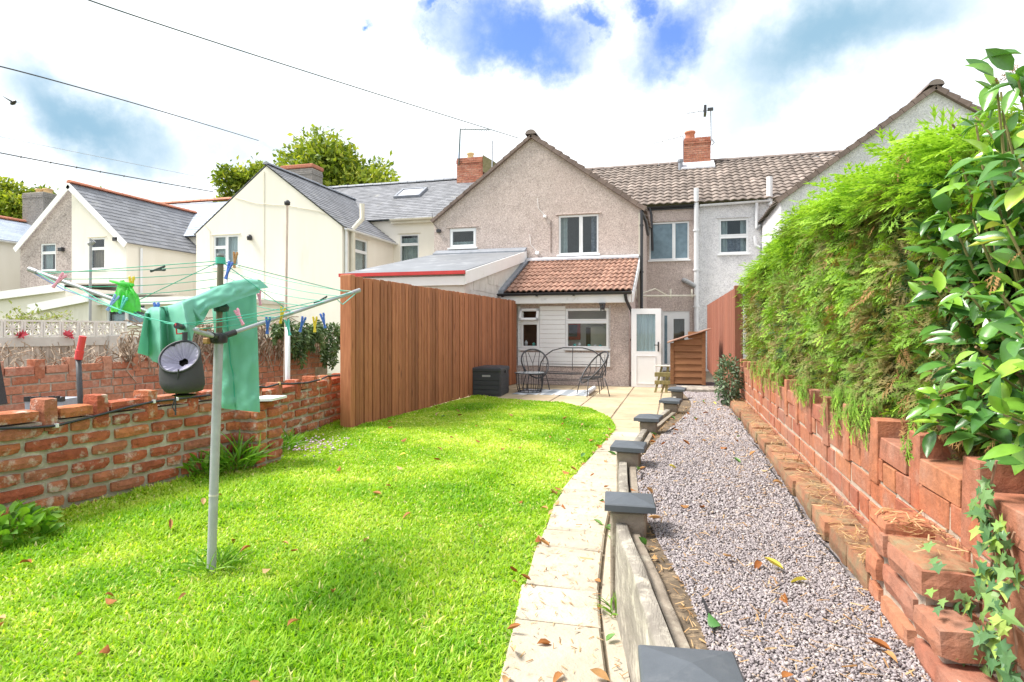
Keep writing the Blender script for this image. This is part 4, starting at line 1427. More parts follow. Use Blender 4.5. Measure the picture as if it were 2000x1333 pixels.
pipe(H2, [p(1503, 394), p(1503, 346)], .10, 'white_pipe', name='vent_pipe', n=12)
pipe(H2, [p(1503, 396), p(1512, 404), p(1517, 412), p(1517, 520), p(1517, 640)], .10, 'white_pipe', name='soil_pipe', n=12)
c = P(1362, 330, Y=YR)
st = chimney(H2, c.x - .55, c.x + .5, YR - .5, YR + .5, 7.8, P(1362, 275, Y=YR).z, 'chimney_brick', [(c.x - .30, YR - .15, .36, .2, 'ridge_orange')])
mb = MB(); mb.prism([(c.x - .66, YR - .9, 8.02), (c.x + .66, YR - .9, 8.02), (c.x + .62, YR - .45, 8.38), (c.x - .62, YR - .45, 8.38)], (0, 0, .06)); mb.build('flashing', 'lead_pale', H2)
c = P(1329, 335, Y=YR - .8)
mb = MB(); mb.tube([(c.x, YR - .8, 7.85), (c.x, YR - .8, P(1329, 314, Y=YR - .8).z)], .09, 10); mb.tube([(c.x, YR - .8, 8.35), (c.x, YR - .8, 8.45)], .12, 10)
mb.build('roof_vent', 'lead', H1)

# ---- cream gabled house
H3 = thing('cream_house', 'plain cream rendered gable house with grey slate roof beside the pebbledash gable', 'house', (-13, 20, 0))
BX0, BX1, BXP, BZP = -17.2, -11.12, -14.16, 7.34
w5 = wpx(YG, 417, 460, 466, 520)
Ff = Frame((BX1, 0, 0), (0, 1, 0), (1, 0, 0))


def fpx(X, x0, y0, x1, y1):
    a, b, c, d = P(x0, y1, X=X), P(x1, y1, X=X), P(x0, y0, X=X), P(x1, y0, X=X)
    return a.y, b.y, (a.z + b.z) / 2, (c.z + d.z) / 2


w6 = fpx(BX1, 693, 468, 718, 532)
gable_wall(H3, 'cream_render', BX0, BX1, BXP, ZE - .05, ZE - .05, BZP, [w5], flank_holes=[w6])
window(H3, FG, *w5, [(0, .52, .62, 1), (0, .52, 0, .62), (.52, 1, 0, 1)], lintel='cream_trim', curtain=[(0, 1, 0, 1, 'net_curtain')])
window(H3, Ff, *w6, [(0, 1, .62, 1), (0, 1, 0, .62)], lintel='cream_trim', curtain=[(0, 1, 0, 1, 'curtain_pale')])
w7 = wpx(YM, 781, 458, 818, 516)
mb = MB(); wall_holes(mb, FM, BXP, XL + .3, -.05, ZM, [w7]); mb.build('wall', 'cream_render', H3)
window(H3, FM, *w7, [(0, 1, .66, 1), (0, 1, 0, .66)], lintel='cream_trim', curtain=[(0, 1, 0, .9, 'curtain_pale')])
for sgn, xe in ((1, BX1 + .12), (-1, BX0 - .12)):
    ze = ZE - .14
    up = Vector((BXP - xe, 0, BZP - ze)); L = up.length; V = up.normalized()
    P0 = Vector((xe, YG - .06, ze + .06)) if sgn > 0 else Vector((xe, 25.2, ze + .06))
    mb = MB()
    Uu = Vector((0, 1, 0)) if sgn > 0 else Vector((0, -1, 0))
    slates(mb, P0, Uu, V, 6.6, L, .30, .21, .012, 3)
    mb.build('roof', 'slate', H3, kind='stuff')
    mb = MB(); mb.quad(P0 - Vector((0, 0, .02)), P0 + Uu * 6.6 - Vector((0, 0, .02)), P0 + Uu * 6.6 + V * L - Vector((0, 0, .02)), P0 + V * L - Vector((0, 0, .02)))
    mb.build('roof_deck', 'lead', H3)
ridge_tiles(H3, (BXP, YG - .06, BZP + .10), (BXP, 25, BZP + .10), 'lead', .09)
gutter(H3, (BX1 + .17, YG - .05, ZE - .12), (BX1 + .17, YM + .2, ZE - .12), 'white_pipe', .06)
pipe(H3, [(BX1 + .07, YG + .15, ZE - .16), (BX1 + .07, YG + .15, .1)], .05, 'white_pipe')
pv = lambda x, y, X=BX1 + .12: P(x, y, X=X)
a = pv(690, 448)
pipe(H3, [(BX1 + .1, a.y, .1), (BX1 + .1, a.y, a.z), (BX1 + .3, a.y + .3, a.z + .4), (BX1 + .3, a.y + .3, P(703, 397, X=BX1 + .3).z)], .09, 'cream_trim', name='vent_pipe', n=10)
p = P(491, 465, Y=YG)
mb = MB(); mb.lathe([(.0, 0), (.08, .0), (.1, .12), (.05, .2), (0, .2)], 10, Matrix.Translation((p.x, YG - .1, p.z - .1))); mb.build('wall_light', 'black_plastic', H3, smooth=True)
mb = MB(); q = P(516, 420, Y=YG); mb.box(q.x - .02, q.x + .02, YG - .014, YG - .001, .1, 7.15); mb.build('render_joint', 'cream_trim', H3)
pipe(H3, [P(x, y, Y=YG - .02) for x, y in ((458, 386), (500, 398), (560, 402), (620, 412), (640, 420))], .012, 'cream_trim', name='cable', n=5)
pipe(H3, [P(x, y, Y=YG - .02) for x, y in ((400, 440), (410, 452), (412, 520))], .01, 'cream_trim', name='cable', n=5)
# its main roof with a roof window
mb = MB(); V = Vector((0, YR - YM + .2, ZR - ZM)); LR = V.length; V.normalize()
P0 = Vector((-17.3, YM - .22, ZM + .02))
slates(mb, P0, (1, 0, 0), V, 17.3 - 7.6, LR, .30, .21, .012, 5)
mb.build('main_roof', 'slate', H3, kind='stuff')
mb = MB(); mb.quad(P0 - Vector((0, 0, .02)), P0 + Vector((9.7, 0, -.02)), P0 + Vector((9.7, 0, -.02)) + V * LR, P0 - Vector((0, 0, .02)) + V * LR)
mb.quad((-17.3, YR, ZR - .06), (-7.6, YR, ZR - .06), (-7.6, 31, 5.9), (-17.3, 31, 5.9)); mb.build('roof_deck', 'lead', H3)
ridge_tiles(H3, (-17.3, YR, ZR + .08), (-7.7, YR, ZR + .08), 'lead', .11)
gutter(H3, (BX1, YM - .28, ZM), (XL, YM - .28, ZM + .01), 'cream_trim', .065)
mb = MB(); mb.box(BX1, XL, YM - .20, YM - .005, ZM - .15, ZM - .01); mb.build('fascia', 'cream_trim', H3)
Mr = roof_matrix(P0, (1, 0, 0), V)
c = P(803, 381, Y=25.0)
vv = (25.0 - P0.y) / V.y
mb = MB(); cx = c.x + 17.3
for (x0, x1, y0, y1) in ((cx - .62, cx + .62, vv - .55, vv - .45), (cx - .62, cx + .62, vv + .45, vv + .55), (cx - .62, cx - .52, vv - .45, vv + .45), (cx + .52, cx + .62, vv - .45, vv + .45)):
    mb.box(x0, x1, y0, y1, .02, .13, Mr)
rw = mb.build('roof_window', 'lead', H3)
mb = MB(); mb.box(cx - .53, cx + .53, vv - .46, vv + .46, .07, .09, Mr); mb.build('pane', 'lead_pale', rw)
c = P(591, 350, Y=YR)
chimney(H3, c.x - .9, c.x + .85, YR - .45, YR + .45, 7.8, P(591, 333, Y=YR).z, 'chimney_grey', crown='chimney_brick')
# ground-floor extension of the cream house
YX = 15.6
FX = Frame((0, YX, 0), (1, 0, 0), (0, -1, 0))
e0, e1 = P(172, 600, Y=YX).x, P(430, 600, Y=YX).x
ez = P(300, 583, Y=YX).z
w8 = wpx(YX, 208, 594, 284, 634)
H3b = thing('cream_extension', 'flat-roofed cream ground floor extension with a wide white window behind the washing line', 'extension', ((e0 + e1) / 2, 17, 0))
mb = MB(); wall_holes(mb, FX, e0, e1, -.05, ez - .12, [w8]); mb.quad((e0, YG, -.05), (e0, YX, -.05), (e0, YX, ez - .12), (e0, YG, ez - .12))
mb.quad((e1, YX, -.05), (e1, YG, -.05), (e1, YG, ez - .12), (e1, YX, ez - .12)); mb.build('wall', 'cream_render', H3b)
window(H3b, FX, *w8, [(0, .5, 0, .72), (.5, 1, 0, .72), (0, .5, .72, 1), (.5, 1, .72, 1)], curtain=[(0, 1, 0, .5, 'net_curtain')])
mb = MB(); mb.box(e0 - .1, e1 + .1, YX - .15, YG - .01, ez - .12, ez + .02); mb.build('roof', 'concrete_pale', H3b)
mb = MB(); mb.box(e0 - .12, e1 + .12, YX - .19, YX - .153, ez - .2, ez + .03); mb.build('fascia', 'white_paint', H3b)
for px, py in ((184, 594), (190, 602)):
    p = P(px, py, Y=YX)
    mb = MB(); mb.cbox(p.x - .07, p.x + .07, YX - .14, YX, p.z - .12, p.z + .12, .02); mb.build('wall_light', 'black_plastic', H3b)

# ---- half grey, half cream gabled house
H4 = thing('two_tone_house', 'gabled house half grey pebbledash and half cream with an orange ridged slate roof', 'house', (-22, 20, 0))
AX0, AX1, AXP, AZP = -25.9, -20.45, -23.18, 7.23
w9 = wpx(YG, 79, 476, 109, 529)
w10 = wpx(YG, 175, 465, 205, 526)
gable_wall(H4, 'pebbledash_grey', AX0, AX1, AXP, 4.9, 4.9, AZP, [w9, w10], split=AXP, mat2='cream_render')
window(H4, FG, *w9, [(0, 1, .66, 1), (0, 1, 0, .66)], curtain=[(0, .5, 0, .66, 'curtain_pale'), (0, 1, .7, 1, 'blind_blue')])
window(H4, FG, *w10, [(0, 1, .66, 1), (0, 1, 0, .66)], lintel='cream_trim', curtain=[(0, 1, 0, .64, 'curtain_brown')])
for sgn, xe in ((1, AX1 + .14), (-1, AX0 - .14)):
    ze = 4.9 - .14
    up = Vector((AXP - xe, 0, AZP - ze)); L = up.length; V = up.normalized()
    P0 = Vector((xe, YG - .12, ze + .06)) if sgn > 0 else Vector((xe, 25.2, ze + .06))
    Uu = Vector((0, 1, 0)) if sgn > 0 else Vector((0, -1, 0))
    mb = MB(); slates(mb, P0, Uu, V, 6.6, L, .40, .26, .012, 9); mb.build('roof', 'slate', H4, kind='stuff')
    mb = MB(); mb.quad(P0 - Vector((0, 0, .02)), P0 + Uu * 6.6 - Vector((0, 0, .02)), P0 + Uu * 6.6 + V * L - Vector((0, 0, .02)), P0 + V * L - Vector((0, 0, .02)))
    mb.build('roof_deck', 'lead', H4)
    nn = Vector((V.z, 0, -V.x)); nn = nn if nn.z > 0 else -nn
    a, b = Vector((xe, YG - .16, ze)), Vector((AXP, YG - .16, AZP))
    mb = MB(); mb.prism([a - nn * .16, b - nn * .16, b + nn * .06, a + nn * .06], (0, .035, 0)); mb.build('barge_board', 'white_paint', H4)
ridge_tiles(H4, (AXP, YG - .12, AZP + .12), (AXP, 25, AZP + .12), 'ridge_orange', .11)
pipe(H4, [(AX1 + .08, YG + .6, 4.7), (AX1 + .08, YG + .6, .1)], .05, 'white_pipe')
for px, py, s in ((123, 488, .1), (231, 468, .14)):
    p = P(px, py, Y=YG); mb = MB(); mb.cbox(p.x - s, p.x + s, YG - .16, YG, p.z - .08, p.z + .08, .02); mb.build('wall_light', 'black_plastic', H4)
mb = MB(); V = Vector((0, YR - YM + .2, ZR - ZM)); LR = V.length; V.normalize()
P0 = Vector((-30, YM - .22, ZM - .25)); slates(mb, P0, (1, 0, 0), V, 12.65, LR, .40, .26, .012, 15); mb.build('main_roof', 'slate_light', H4, kind='stuff')
mb = MB(); mb.quad(P0 - Vector((0, 0, .03)), P0 + Vector((12.65, 0, -.03)), P0 + Vector((12.65, 0, -.03)) + V * LR, P0 - Vector((0, 0, .03)) + V * LR)
mb.quad((-30, YR, ZR - .31), (-17.35, YR, ZR - .31), (-17.35, 31, 5.6), (-30, 31, 5.6)); mb.build('roof_deck', 'lead', H4)
ridge_tiles(H4, (-30, YR, ZR - .12), (-17.3, YR, ZR - .12), 'ridge_orange', .12)
mb = MB(); wall_holes(mb, FM, -30, -17.0, -.05, ZM - .25, []); mb.build('wall', 'cream_render', H4)
Mr = roof_matrix(P0, (1, 0, 0), V)
mb = MB()
for x0 in (11.0, 12.3):
    mb.box(x0, x0 + .14, LR * .25, LR * .85, .02, .14, Mr)
mb.build('roof_window', 'lead', H4)
c = P(82, 400, Y=YR - 1)
chimney(H4, c.x - .75, c.x + .75, YR - 1.5, YR - .4, 6.6, P(82, 378, Y=YR - 1).z, 'chimney_grey', [(c.x - .2, YR - .9, .25, .25, 'pot_clay'), (c.x + .3, YR - .9, .25, .22, 'pot_clay')])
# its low extensions
YX2 = 15.2


def low_extension(name, label, pts, x0, x1, mat_wall):
    """mono-pitch extension seen from its gable end: pts = (left top px, right top px)"""
    t = thing(name, label, 'extension', ((x0 + x1) / 2, YX2 + 1.5, 0))
    zl, zr = pts
    mb = MB(); mb.poly([(x0, YX2, -.05), (x1, YX2, -.05), (x1, YX2, zr - .1), (x0, YX2, zl - .1)])
    mb.poly([(x1, YX2, -.05), (x1, YG, -.05), (x1, YG, zr - .1), (x1, YX2, zr - .1)]); mb.poly([(x0, YG, -.05), (x0, YX2, -.05), (x0, YX2, zl - .1), (x0, YG, zl - .1)])
    mb.build('wall', mat_wall, t)
    mb = MB(); mb.prism([(x0 - .15, YX2 - .12, zl - .02), (x1 + .1, YX2 - .12, zr - .02), (x1 + .1, YG - .01, zr + .18), (x0 - .15, YG - .01, zl + .18)], (0, 0, .05)); mb.build('roof', 'concrete_pale', t)
    mb = MB(); mb.prism([(x0 - .15, YX2 - .16, zl - .24), (x1 + .1, YX2 - .16, zr - .24), (x1 + .1, YX2 - .16, zr + .04), (x0 - .15, YX2 - .16, zl + .04)], (0, .035, 0)); mb.build('fascia', 'white_paint', t)
    return t


a, b = P(70, 598, Y=YX2), P(176, 575, Y=YX2)
low_extension('low_extension', 'small cream lean-to with a white sloping fascia behind the wispy shrub', (a.z, b.z), a.x, b.x, 'cream_render')
a, b = P(-60, 582, Y=YX2 + 1.2), P(128, 556, Y=YX2 + 1.2)
YX2 += 1.2
low_extension('low_extension', 'long low extension with a broad white fascia at the far left edge of the houses', (a.z, b.z), a.x, b.x, 'cream_render')

# ---- the last house on the left
H5 = thing('far_house', 'cream house at the far left with a pale blue slate roof and orange ridge', 'house', (-31, 22, 0))
mb = MB(); xe, xp = -29.6, -34.5
a = P(0, 468, X=xe); zr5 = P(0, 428, X=xp).z
ye = YG - 1
up = Vector((xp - xe, 0, zr5 - a.z)); L = up.length; V = up.normalized()
P0 = Vector((xe, ye, a.z)); slates(mb, P0, (0, 1, 0), V, 9.0, L, .40, .26, .012, 19); mb.build('roof', 'slate_light', H5, kind='stuff')
mb = MB(); mb.quad(P0 - Vector((0, 0, .03)), P0 + Vector((0, 9, -.03)), P0 + Vector((0, 9, -.03)) + V * L, P0 - Vector((0, 0, .03)) + V * L); mb.build('roof_deck', 'lead', H5)
ridge_tiles(H5, (xp, ye, zr5 + .1), (xp, ye + 9, zr5 + .1), 'ridge_orange', .13)
mb = MB(); mb.quad((xe - .15, ye, -.05), (xe - .15, ye + 9, -.05), (xe - .15, ye + 9, a.z - .05), (xe - .15, ye, a.z - .05))
mb.poly([(-39.2, ye, -.05), (xe - .15, ye, -.05), (xe - .15, ye, a.z - .05), (xp, ye, zr5 - .1), (-39.2, ye, a.z - .05)]); mb.build('wall', 'cream_render', H5)
gutter(H5, (xe + .06, ye, a.z - .04), (xe + .06, ye + 9, a.z - .04), 'white_pipe', .07)

# ------------------------------------------------------------------ ground
POSTS = [(0.04, 1.65), (-0.23, 3.15), (-0.345, 4.67), (-0.265, 6.25), (-0.06, 7.86), (0.02, 9.43)]
PC = [(-1.0, 0.60)] + [(y, x) for x, y in POSTS] + [(11.0, -0.02), (14.0, -0.02)]
PC[0] = (-1.0, 0.62)
PATHL = [(-1.0, -0.20), (1.0, -0.43), (2.36, -0.69), (3.5, -0.85), (5.06, -0.97), (6.5, -0.95), (8.4, -0.83), (10, -1.0)]
xp_ = lambda y: lerp_curve(PC, y)
xl_ = lambda y: lerp_curve(PATHL, y)
GZ = 0.40
mb = MB()
mb.poly([(400 * math.cos(a * PI / 24), 400 * math.sin(a * PI / 24) + 20, -0.06) for a in range(48)])
tag(mb.build('ground', 'rough_ground'), kind='structure')
LAWN = [(-4.95, -0.5), (-4.75, 2.4), (-4.40, 5.3), (-4.75, 5.6), (-4.95, 8.4), (-4.55, 8.0), (-4.32, 11.6), (-4.25, 12.5), (-3.42, 12.05), (-2.8, 11.95), (-2.16, 11.75), (-1.5, 11.0), (-1.05, 10.0), (-0.86, 9.0)] + \
       [(xl_(y) , y) for y in (8.2, 7, 6, 5, 4, 3, 2, 1, 0, -0.5)]
mb = MB()
mb.poly([(x, y, 0.012) for x, y in LAWN])
tag(mb.build('lawn', 'lawn_base'), kind='structure')
# garden beyond the left wall
mb = MB(); mb.quad((-9.3, -2, -.02), (-4.7, -2, -.02), (-4.7, 9, -.02), (-9.3, 9, -.02)); tag(mb.build('neighbour_ground', 'soil'), kind='structure')


def slab_piece(parent, quad, z0, z1, mat, c=0.012):
    """one paving slab with eased edges"""
    q = [Vector(p).to_2d() for p in quad]
    cen = sum(q, Vector((0, 0))) / 4
    mb = MB()
    r0 = [Vector((p.x, p.y, z0)) for p in q]
    r1 = [Vector((p.x, p.y, z1 - c * .8)) for p in q]
    r2 = []
    tz = rnd.uniform(-.003, .004)
    for p in q:
        d = (cen - p).normalized()
        r2.append(Vector((p.x + d.x * c * 1.3, p.y + d.y * c * 1.3, z1 + tz + rnd.uniform(-.002, .002))))
    mb.add(r0 + r1 + r2, [(4 * k + i, 4 * k + (i + 1) % 4, 4 * k + 4 + (i + 1) % 4, 4 * k + 4 + i) for k in (0, 1) for i in range(4)] + [(8, 9, 10, 11)])
    return mb.build('slab', mat, parent)


path = tag(MB().poly([(xl_(y) - .02, y, 0.004) for y in np.arange(-.5, 8.7, .5)] + [(xp_(y), y, 0.004) for y in np.arange(8.5, -.6, -.5)]).build('path', 'joint_soil'), kind='structure')
y = 0.6
k = 0
lens = [.52, .66, .46, .62, .40, .60, .34, .62, .44, .58]
while y < 8.3:
    L = lens[k % len(lens)]
    g = .009
    tw_ = rnd.uniform(-.012, .012)
    a0, a1 = xl_(y) + rnd.uniform(-.01, .02), xl_(y + L) + rnd.uniform(-.01, .02)
    b0, b1 = xp_(y) - .165, xp_(y + L) - .165
    slab_piece(path, [(a0, y + g - tw_), (b0, y + g + tw_), (b1, y + L - g + tw_), (a1, y + L - g - tw_)], -.02, .032, 'paving')
    y += L
    k += 1
y = 0.4
while y < 8.3:
    L = rnd.uniform(.7, 1.0)
    slab_piece(path, [(xp_(y) - .148, y + .006), (xp_(y) - .07, y + .006), (xp_(y + L) - .07, y + L - .006), (xp_(y + L) - .148, y + L - .006)], -.02, .024, 'paving', .008)
    y += L
patio = tag(MB().poly([(-4.6, 8.3, .002), (.05, 8.3, .002), (.05, 13.0, .002), (1.2, 13.0, .002), (1.2, 22.5, .002), (-1.1, 22.5, .002), (-1.1, 15.9, .002), (-4.6, 15.9, .002)]).build('patio', 'joint_soil'), kind='structure')
S = 0.72
for j in range(11):
    for i in range(8):
        x0, y0 = -4.62 + i * S + (0.0), 8.35 + j * S
        x1, y1 = min(x0 + S, xp_(y0 + .3) - .02 if y0 < 13 else .85), y0 + S
        cx_, cy_ = (x0 + x1) / 2, (y0 + y1) / 2
        if x1 - x0 < .12 or (y0 < 8.0) or (y1 > 15.9 and x0 < -1.2):
            continue
        cs = np.array([[x0, y0], [x1, y0], [x1, y1], [x0, y1], [cx_, cy_]])
        if in_poly(cs[:, 0], cs[:, 1], LAWN).sum() >= 5:
            continue
        g = .011
        slab_piece(patio, [(x0 + g, y0 + g), (x1 - g, y0 + g), (x1 - g, y1 - g), (x0 + g, y1 - g)], -.02, .012, 'paving_patio', .008)

# raised gravel bed
bed = MB()
ys = [-1.0, .5, 1.65, 2.4, 3.15, 3.9, 4.67, 5.5, 6.25, 7, 7.86, 8.6, 9.43, 10.2, 11, 13]
L_ = [(xp_(y) + .03, y) for y in ys]
bed.poly([(x, y, GZ - .012) for x, y in L_] + [(1.0, 13, GZ - .012), (1.0, -1, GZ - .012)])
for i in range(len(L_) - 1):
    bed.quad((*L_[i], GZ - .012), (*L_[i], -.05), (*L_[i + 1], -.05), (*L_[i + 1], GZ - .012))
bed.quad((L_[-1][0], 13, GZ - .012), (L_[-1][0], 13, -.05), (1, 13, -.05), (1, 13, GZ - .012))
tag(bed.build('gravel_bed', 'gravel_base'), kind='structure')
SOILW = [(-1, .15), (1.65, .13), (2.4, .17), (3.15, .14), (3.6, .07), (4.67, .07), (5.5, .12), (6.25, .18), (7.0, .22), (7.86, .24), (8.6, .26), (9.43, .2), (11, .1)]
sw = lambda y: lerp_curve(SOILW, y)
mb = MB()
yy = list(np.arange(-1, 10.4, .25))
for i in range(len(yy) - 1):
    a, b = yy[i], yy[i + 1]
    mb.quad((xp_(a) + .02, a, GZ - .002), (xp_(a) + sw(a), a, GZ + .004), (xp_(b) + sw(b), b, GZ + .004), (xp_(b) + .02, b, GZ - .002))
tag(mb.build('soil_strip', 'soil'), kind='structure')
mem = thing('ground_membrane', 'black weed membrane edge poking up along the soil beside the gravel', 'membrane', (xp_(2.2) + .2, 2.2, GZ))
for ya, yb2, s in ((1.9, 2.75, 1), (4.2, 4.5, 1), (6.1, 7.8, 1)):
    mb = MB()
    pts = np.arange(ya, yb2, .12)
    for a, b in zip(pts[:-1], pts[1:]):
        h0, h1 = .022 + .012 * math.sin(a * 9), .022 + .012 * math.sin(b * 9)
        xa, xb = xp_(a) + sw(a) + .012 * math.sin(a * 6), xp_(b) + sw(b) + .012 * math.sin(b * 6)
        mb.quad((xa, a, GZ - .01), (xb, b, GZ - .01), (xb + .01, b, GZ + h1), (xa + .01, a, GZ + h0))
    mb.build('edge', 'membrane', mem)
mb = MB()
pts = np.arange(2.9, 8.2, .15)
for a, b in zip(pts[:-1], pts[1:]):
    xa, xb = .675 + .012 * math.sin(a * 5), .675 + .012 * math.sin(b * 5)
    mb.quad((xa, a, GZ - .01), (xb, b, GZ - .01), (xb, b, GZ + .026 + .01 * math.sin(b * 7)), (xa, a, GZ + .026 + .01 * math.sin(a * 7)))
mb.build('edge', 'membrane', mem)

# ------------------------------------------------------------------ gravel
def stones(n, seed, y0, y1, size, z):
    g = np.random.default_rng(seed)
    y = y0 + (y1 - y0) * g.random(n)
    xa = np.interp(y, [p[0] for p in PC], [p[1] for p in PC]) + np.interp(y, [p[0] for p in SOILW], [p[1] for p in SOILW]) - .02
    x = xa + (np.where(y < 2.75, .74, .69) - xa) * g.random(n) ** 1.0
    return np.stack([x, y, z + .010 * g.random(n) + .012 * fbm(x, y, 2.2, 4)], 1), size * (0.55 + .9 * g.random(n) ** 1.5)


def stone_templates():
    out = []
    base = np.array([[1, 0, 0], [-1, 0, 0], [0, 1, 0], [0, -1, 0], [0, 0, 1], [0, 0, -1]], float)
    tri = np.array([[0, 2, 4], [2, 1, 4], [1, 3, 4], [3, 0, 4], [2, 0, 5], [1, 2, 5], [3, 1, 5], [0, 3, 5]])
    for s in range(5):
        g = np.random.default_rng(s)
        out.append((base * np.array([1, .75, .55]) + g.normal(0, .16, base.shape), tri))
    return out


STT = stone_templates()


def stone_field(name, sets, mat):
    Vs, Ts, k = [], [], 0
    for pos, sc in sets:
        pick = rng.integers(0, 5, len(pos))
        for t in range(5):
            m = pick == t
            f = rng.normal(size=(m.sum(), 3)); u = rng.normal(size=(m.sum(), 3)) * .5 + np.array([0, 0, 1.0])
            V, T = scatter(STT[t][0], STT[t][1], pos[m], f, u, sc[m])
            Vs.append(V); Ts.append(T + k); k += len(V)
    return np_mesh(name, np.concatenate(Vs), np.concatenate(Ts), mat)


stone_field('gravel', [stones(36000, 1, 1.4, 3.4, .0074, GZ), stones(25000, 2, 3.3, 6.2, .0100, GZ), stones(14000, 3, 6.0, 10.5, .0150, GZ)], 'stones')

# ------------------------------------------------------------------ grass
def grass():
    n = 340000
    d = rng.uniform(0, 1, n)
    y = 1.2 + 11.6 * d ** 1.35
    x = -5.0 + 4.6 * rng.random(n)
    m = in_poly(x, y, LAWN)
    x, y = x[m], y[m]
    n = len(x)
    dist = np.hypot(x, y)
    lush = fbm(x, y, 0.9, 11, 4)
    lush2 = fbm(x, y, 3.5, 23, 3)
    long_ = np.clip((lush - .45) * 4, 0, 1)
    h = (.020 + .028 * long_ + .014 * lush2) * (0.6 + .8 * rng.random(n))
    edge = np.minimum(np.abs(x + 4.6), 1.0)
    h *= 1 + 1.3 * np.clip(.22 - np.abs(x - np.interp(y, [2.4, 5.2, 5.6, 8.4], [-4.72, -4.42, -4.72, -4.93])), 0, .22) / .22
    wdt = (.0021 + .0011 * dist) * (0.7 + .6 * rng.random(n))
    a = rng.uniform(0, 2 * PI, n)
    lean = 0.25 + 0.95 * rng.random(n)
    dirx, diry = np.cos(a), np.sin(a)
    sx, sy = -diry, dirx
    patchy = fbm(x, y, 2.4, 61, 4) - .5
    tone = np.clip(.30 + .14 * (1 - long_) + .55 * (fbm(x, y, 1.3, 41, 3) - .5) + .55 * patchy + .30 * rng.random(n) - .04, .15, .86)
    straw = rng.random(n) < (.03 + .05 * (1 - long_) + .9 * np.clip(patchy - .13, 0, .2))
    tone = np.where(straw, .86 + .14 * rng.random(n), tone)
    V = np.zeros((n, 5, 3))
    for k, (t, w) in enumerate(((0, 1), (.55, .8), (1, 0))):
        out = h * lean * t ** 1.7
        cx, cy, cz = x + dirx * out, y + diry * out, .008 + h * (t - .28 * lean * t * t)
        if k < 2:
            V[:, 2 * k] = np.stack([cx - sx * wdt * w, cy - sy * wdt * w, cz], 1)
            V[:, 2 * k + 1] = np.stack([cx + sx * wdt * w, cy + sy * wdt * w, cz], 1)
        else:
            V[:, 4] = np.stack([cx, cy, cz], 1)
    T = np.array([[0, 1, 3], [0, 3, 2], [2, 3, 4]])[None] + (np.arange(n) * 5)[:, None, None]
    np_mesh('grass', V.reshape(-1, 3), T.reshape(-1, 3), 'grass', tone=np.repeat(tone, 5))


grass()

# ------------------------------------------------------------------ brickwork
BL, BH, BD = 0.312, 0.091, 0.15
JH = 0.113
_bm = {}


def rough_brick(mat, L, H, D, seed):
    """a worn brick: chipped edges, uneven faces"""
    n = (5, 3, 2)
    idx, vs, fs = {}, [], []
    r = random.Random(seed * 7 + 1)
    amt = .010 if mat == 'brick_broken' else .006
    for i in range(n[0] + 1):
        for j in range(n[1] + 1):
            for k in range(n[2] + 1):
                on = [a in (0, m) for a, m in zip((i, j, k), n)]
                if not any(on):
                    continue
                q = Vector((L * (i / n[0] - .5), D * (j / n[1] - .5), H * (k / n[2] - .5)))
                e = sum(on)
                w = mnoise.noise(q * 14 + Vector((seed * 5.1, 0, 0)))
                if e >= 2:
                    c = (.004 + amt * max(0, w + .25) + r.uniform(0, .004)) * (1.0 if e == 2 else 1.5)
                    for a in range(3):
                        if on[a]:
                            q[a] -= math.copysign(min(c, (L, D, H)[a] * .3), q[a])
                else:
                    for a in range(3):
                        if on[a]:
                            q[a] -= math.copysign(.004 * max(0, -w) + .002 * r.random(), q[a])
                idx[i, j, k] = len(vs)
                vs.append(q)
    for a in range(3):
        b, c = (a + 1) % 3, (a + 2) % 3
        for side in (0, n[a]):
            for u in range(n[b]):
                for w in range(n[c]):
                    t = []
                    for du, dw in ((0, 0), (1, 0), (1, 1), (0, 1)):
                        p = [0, 0, 0]
                        p[a], p[b], p[c] = side, u + du, w + dw
                        t.append(idx[tuple(p)])
                    fs.append(tuple(t if side else t[::-1]))
    mb = MB()
    mb.add(vs, fs)
    return mb.mesh('brick', 'brick_smooth' if mat == 'brick_broken' else mat)


def brick_mesh(mat, L=BL, H=BH, D=BD, variants=6, jit=.0035, c=.009):
    if mat in ('brick_smooth', 'brick_far'):
        c, jit = .0035, .003
        H = .0965 if H == BH else H
    elif mat == 'brick_old':
        c, jit = .011, .0065
    key = (mat, L, H, D)
    if key not in _bm and mat in ('brick_old', 'brick_broken', 'brick_mossy'):
        _bm[key] = [rough_brick(mat, L, H, D, k) for k in range(7)]
    if key not in _bm:
        _bm[key] = []
        r = random.Random(hash(key) & 255)
        for _ in range(variants):
            mb = MB(); mb.cbox(-L / 2, L / 2, -D / 2, D / 2, -H / 2, H / 2, c, jit, None, r)
            _bm[key].append(mb.mesh('brick', mat))
    return rnd.choice(_bm[key])


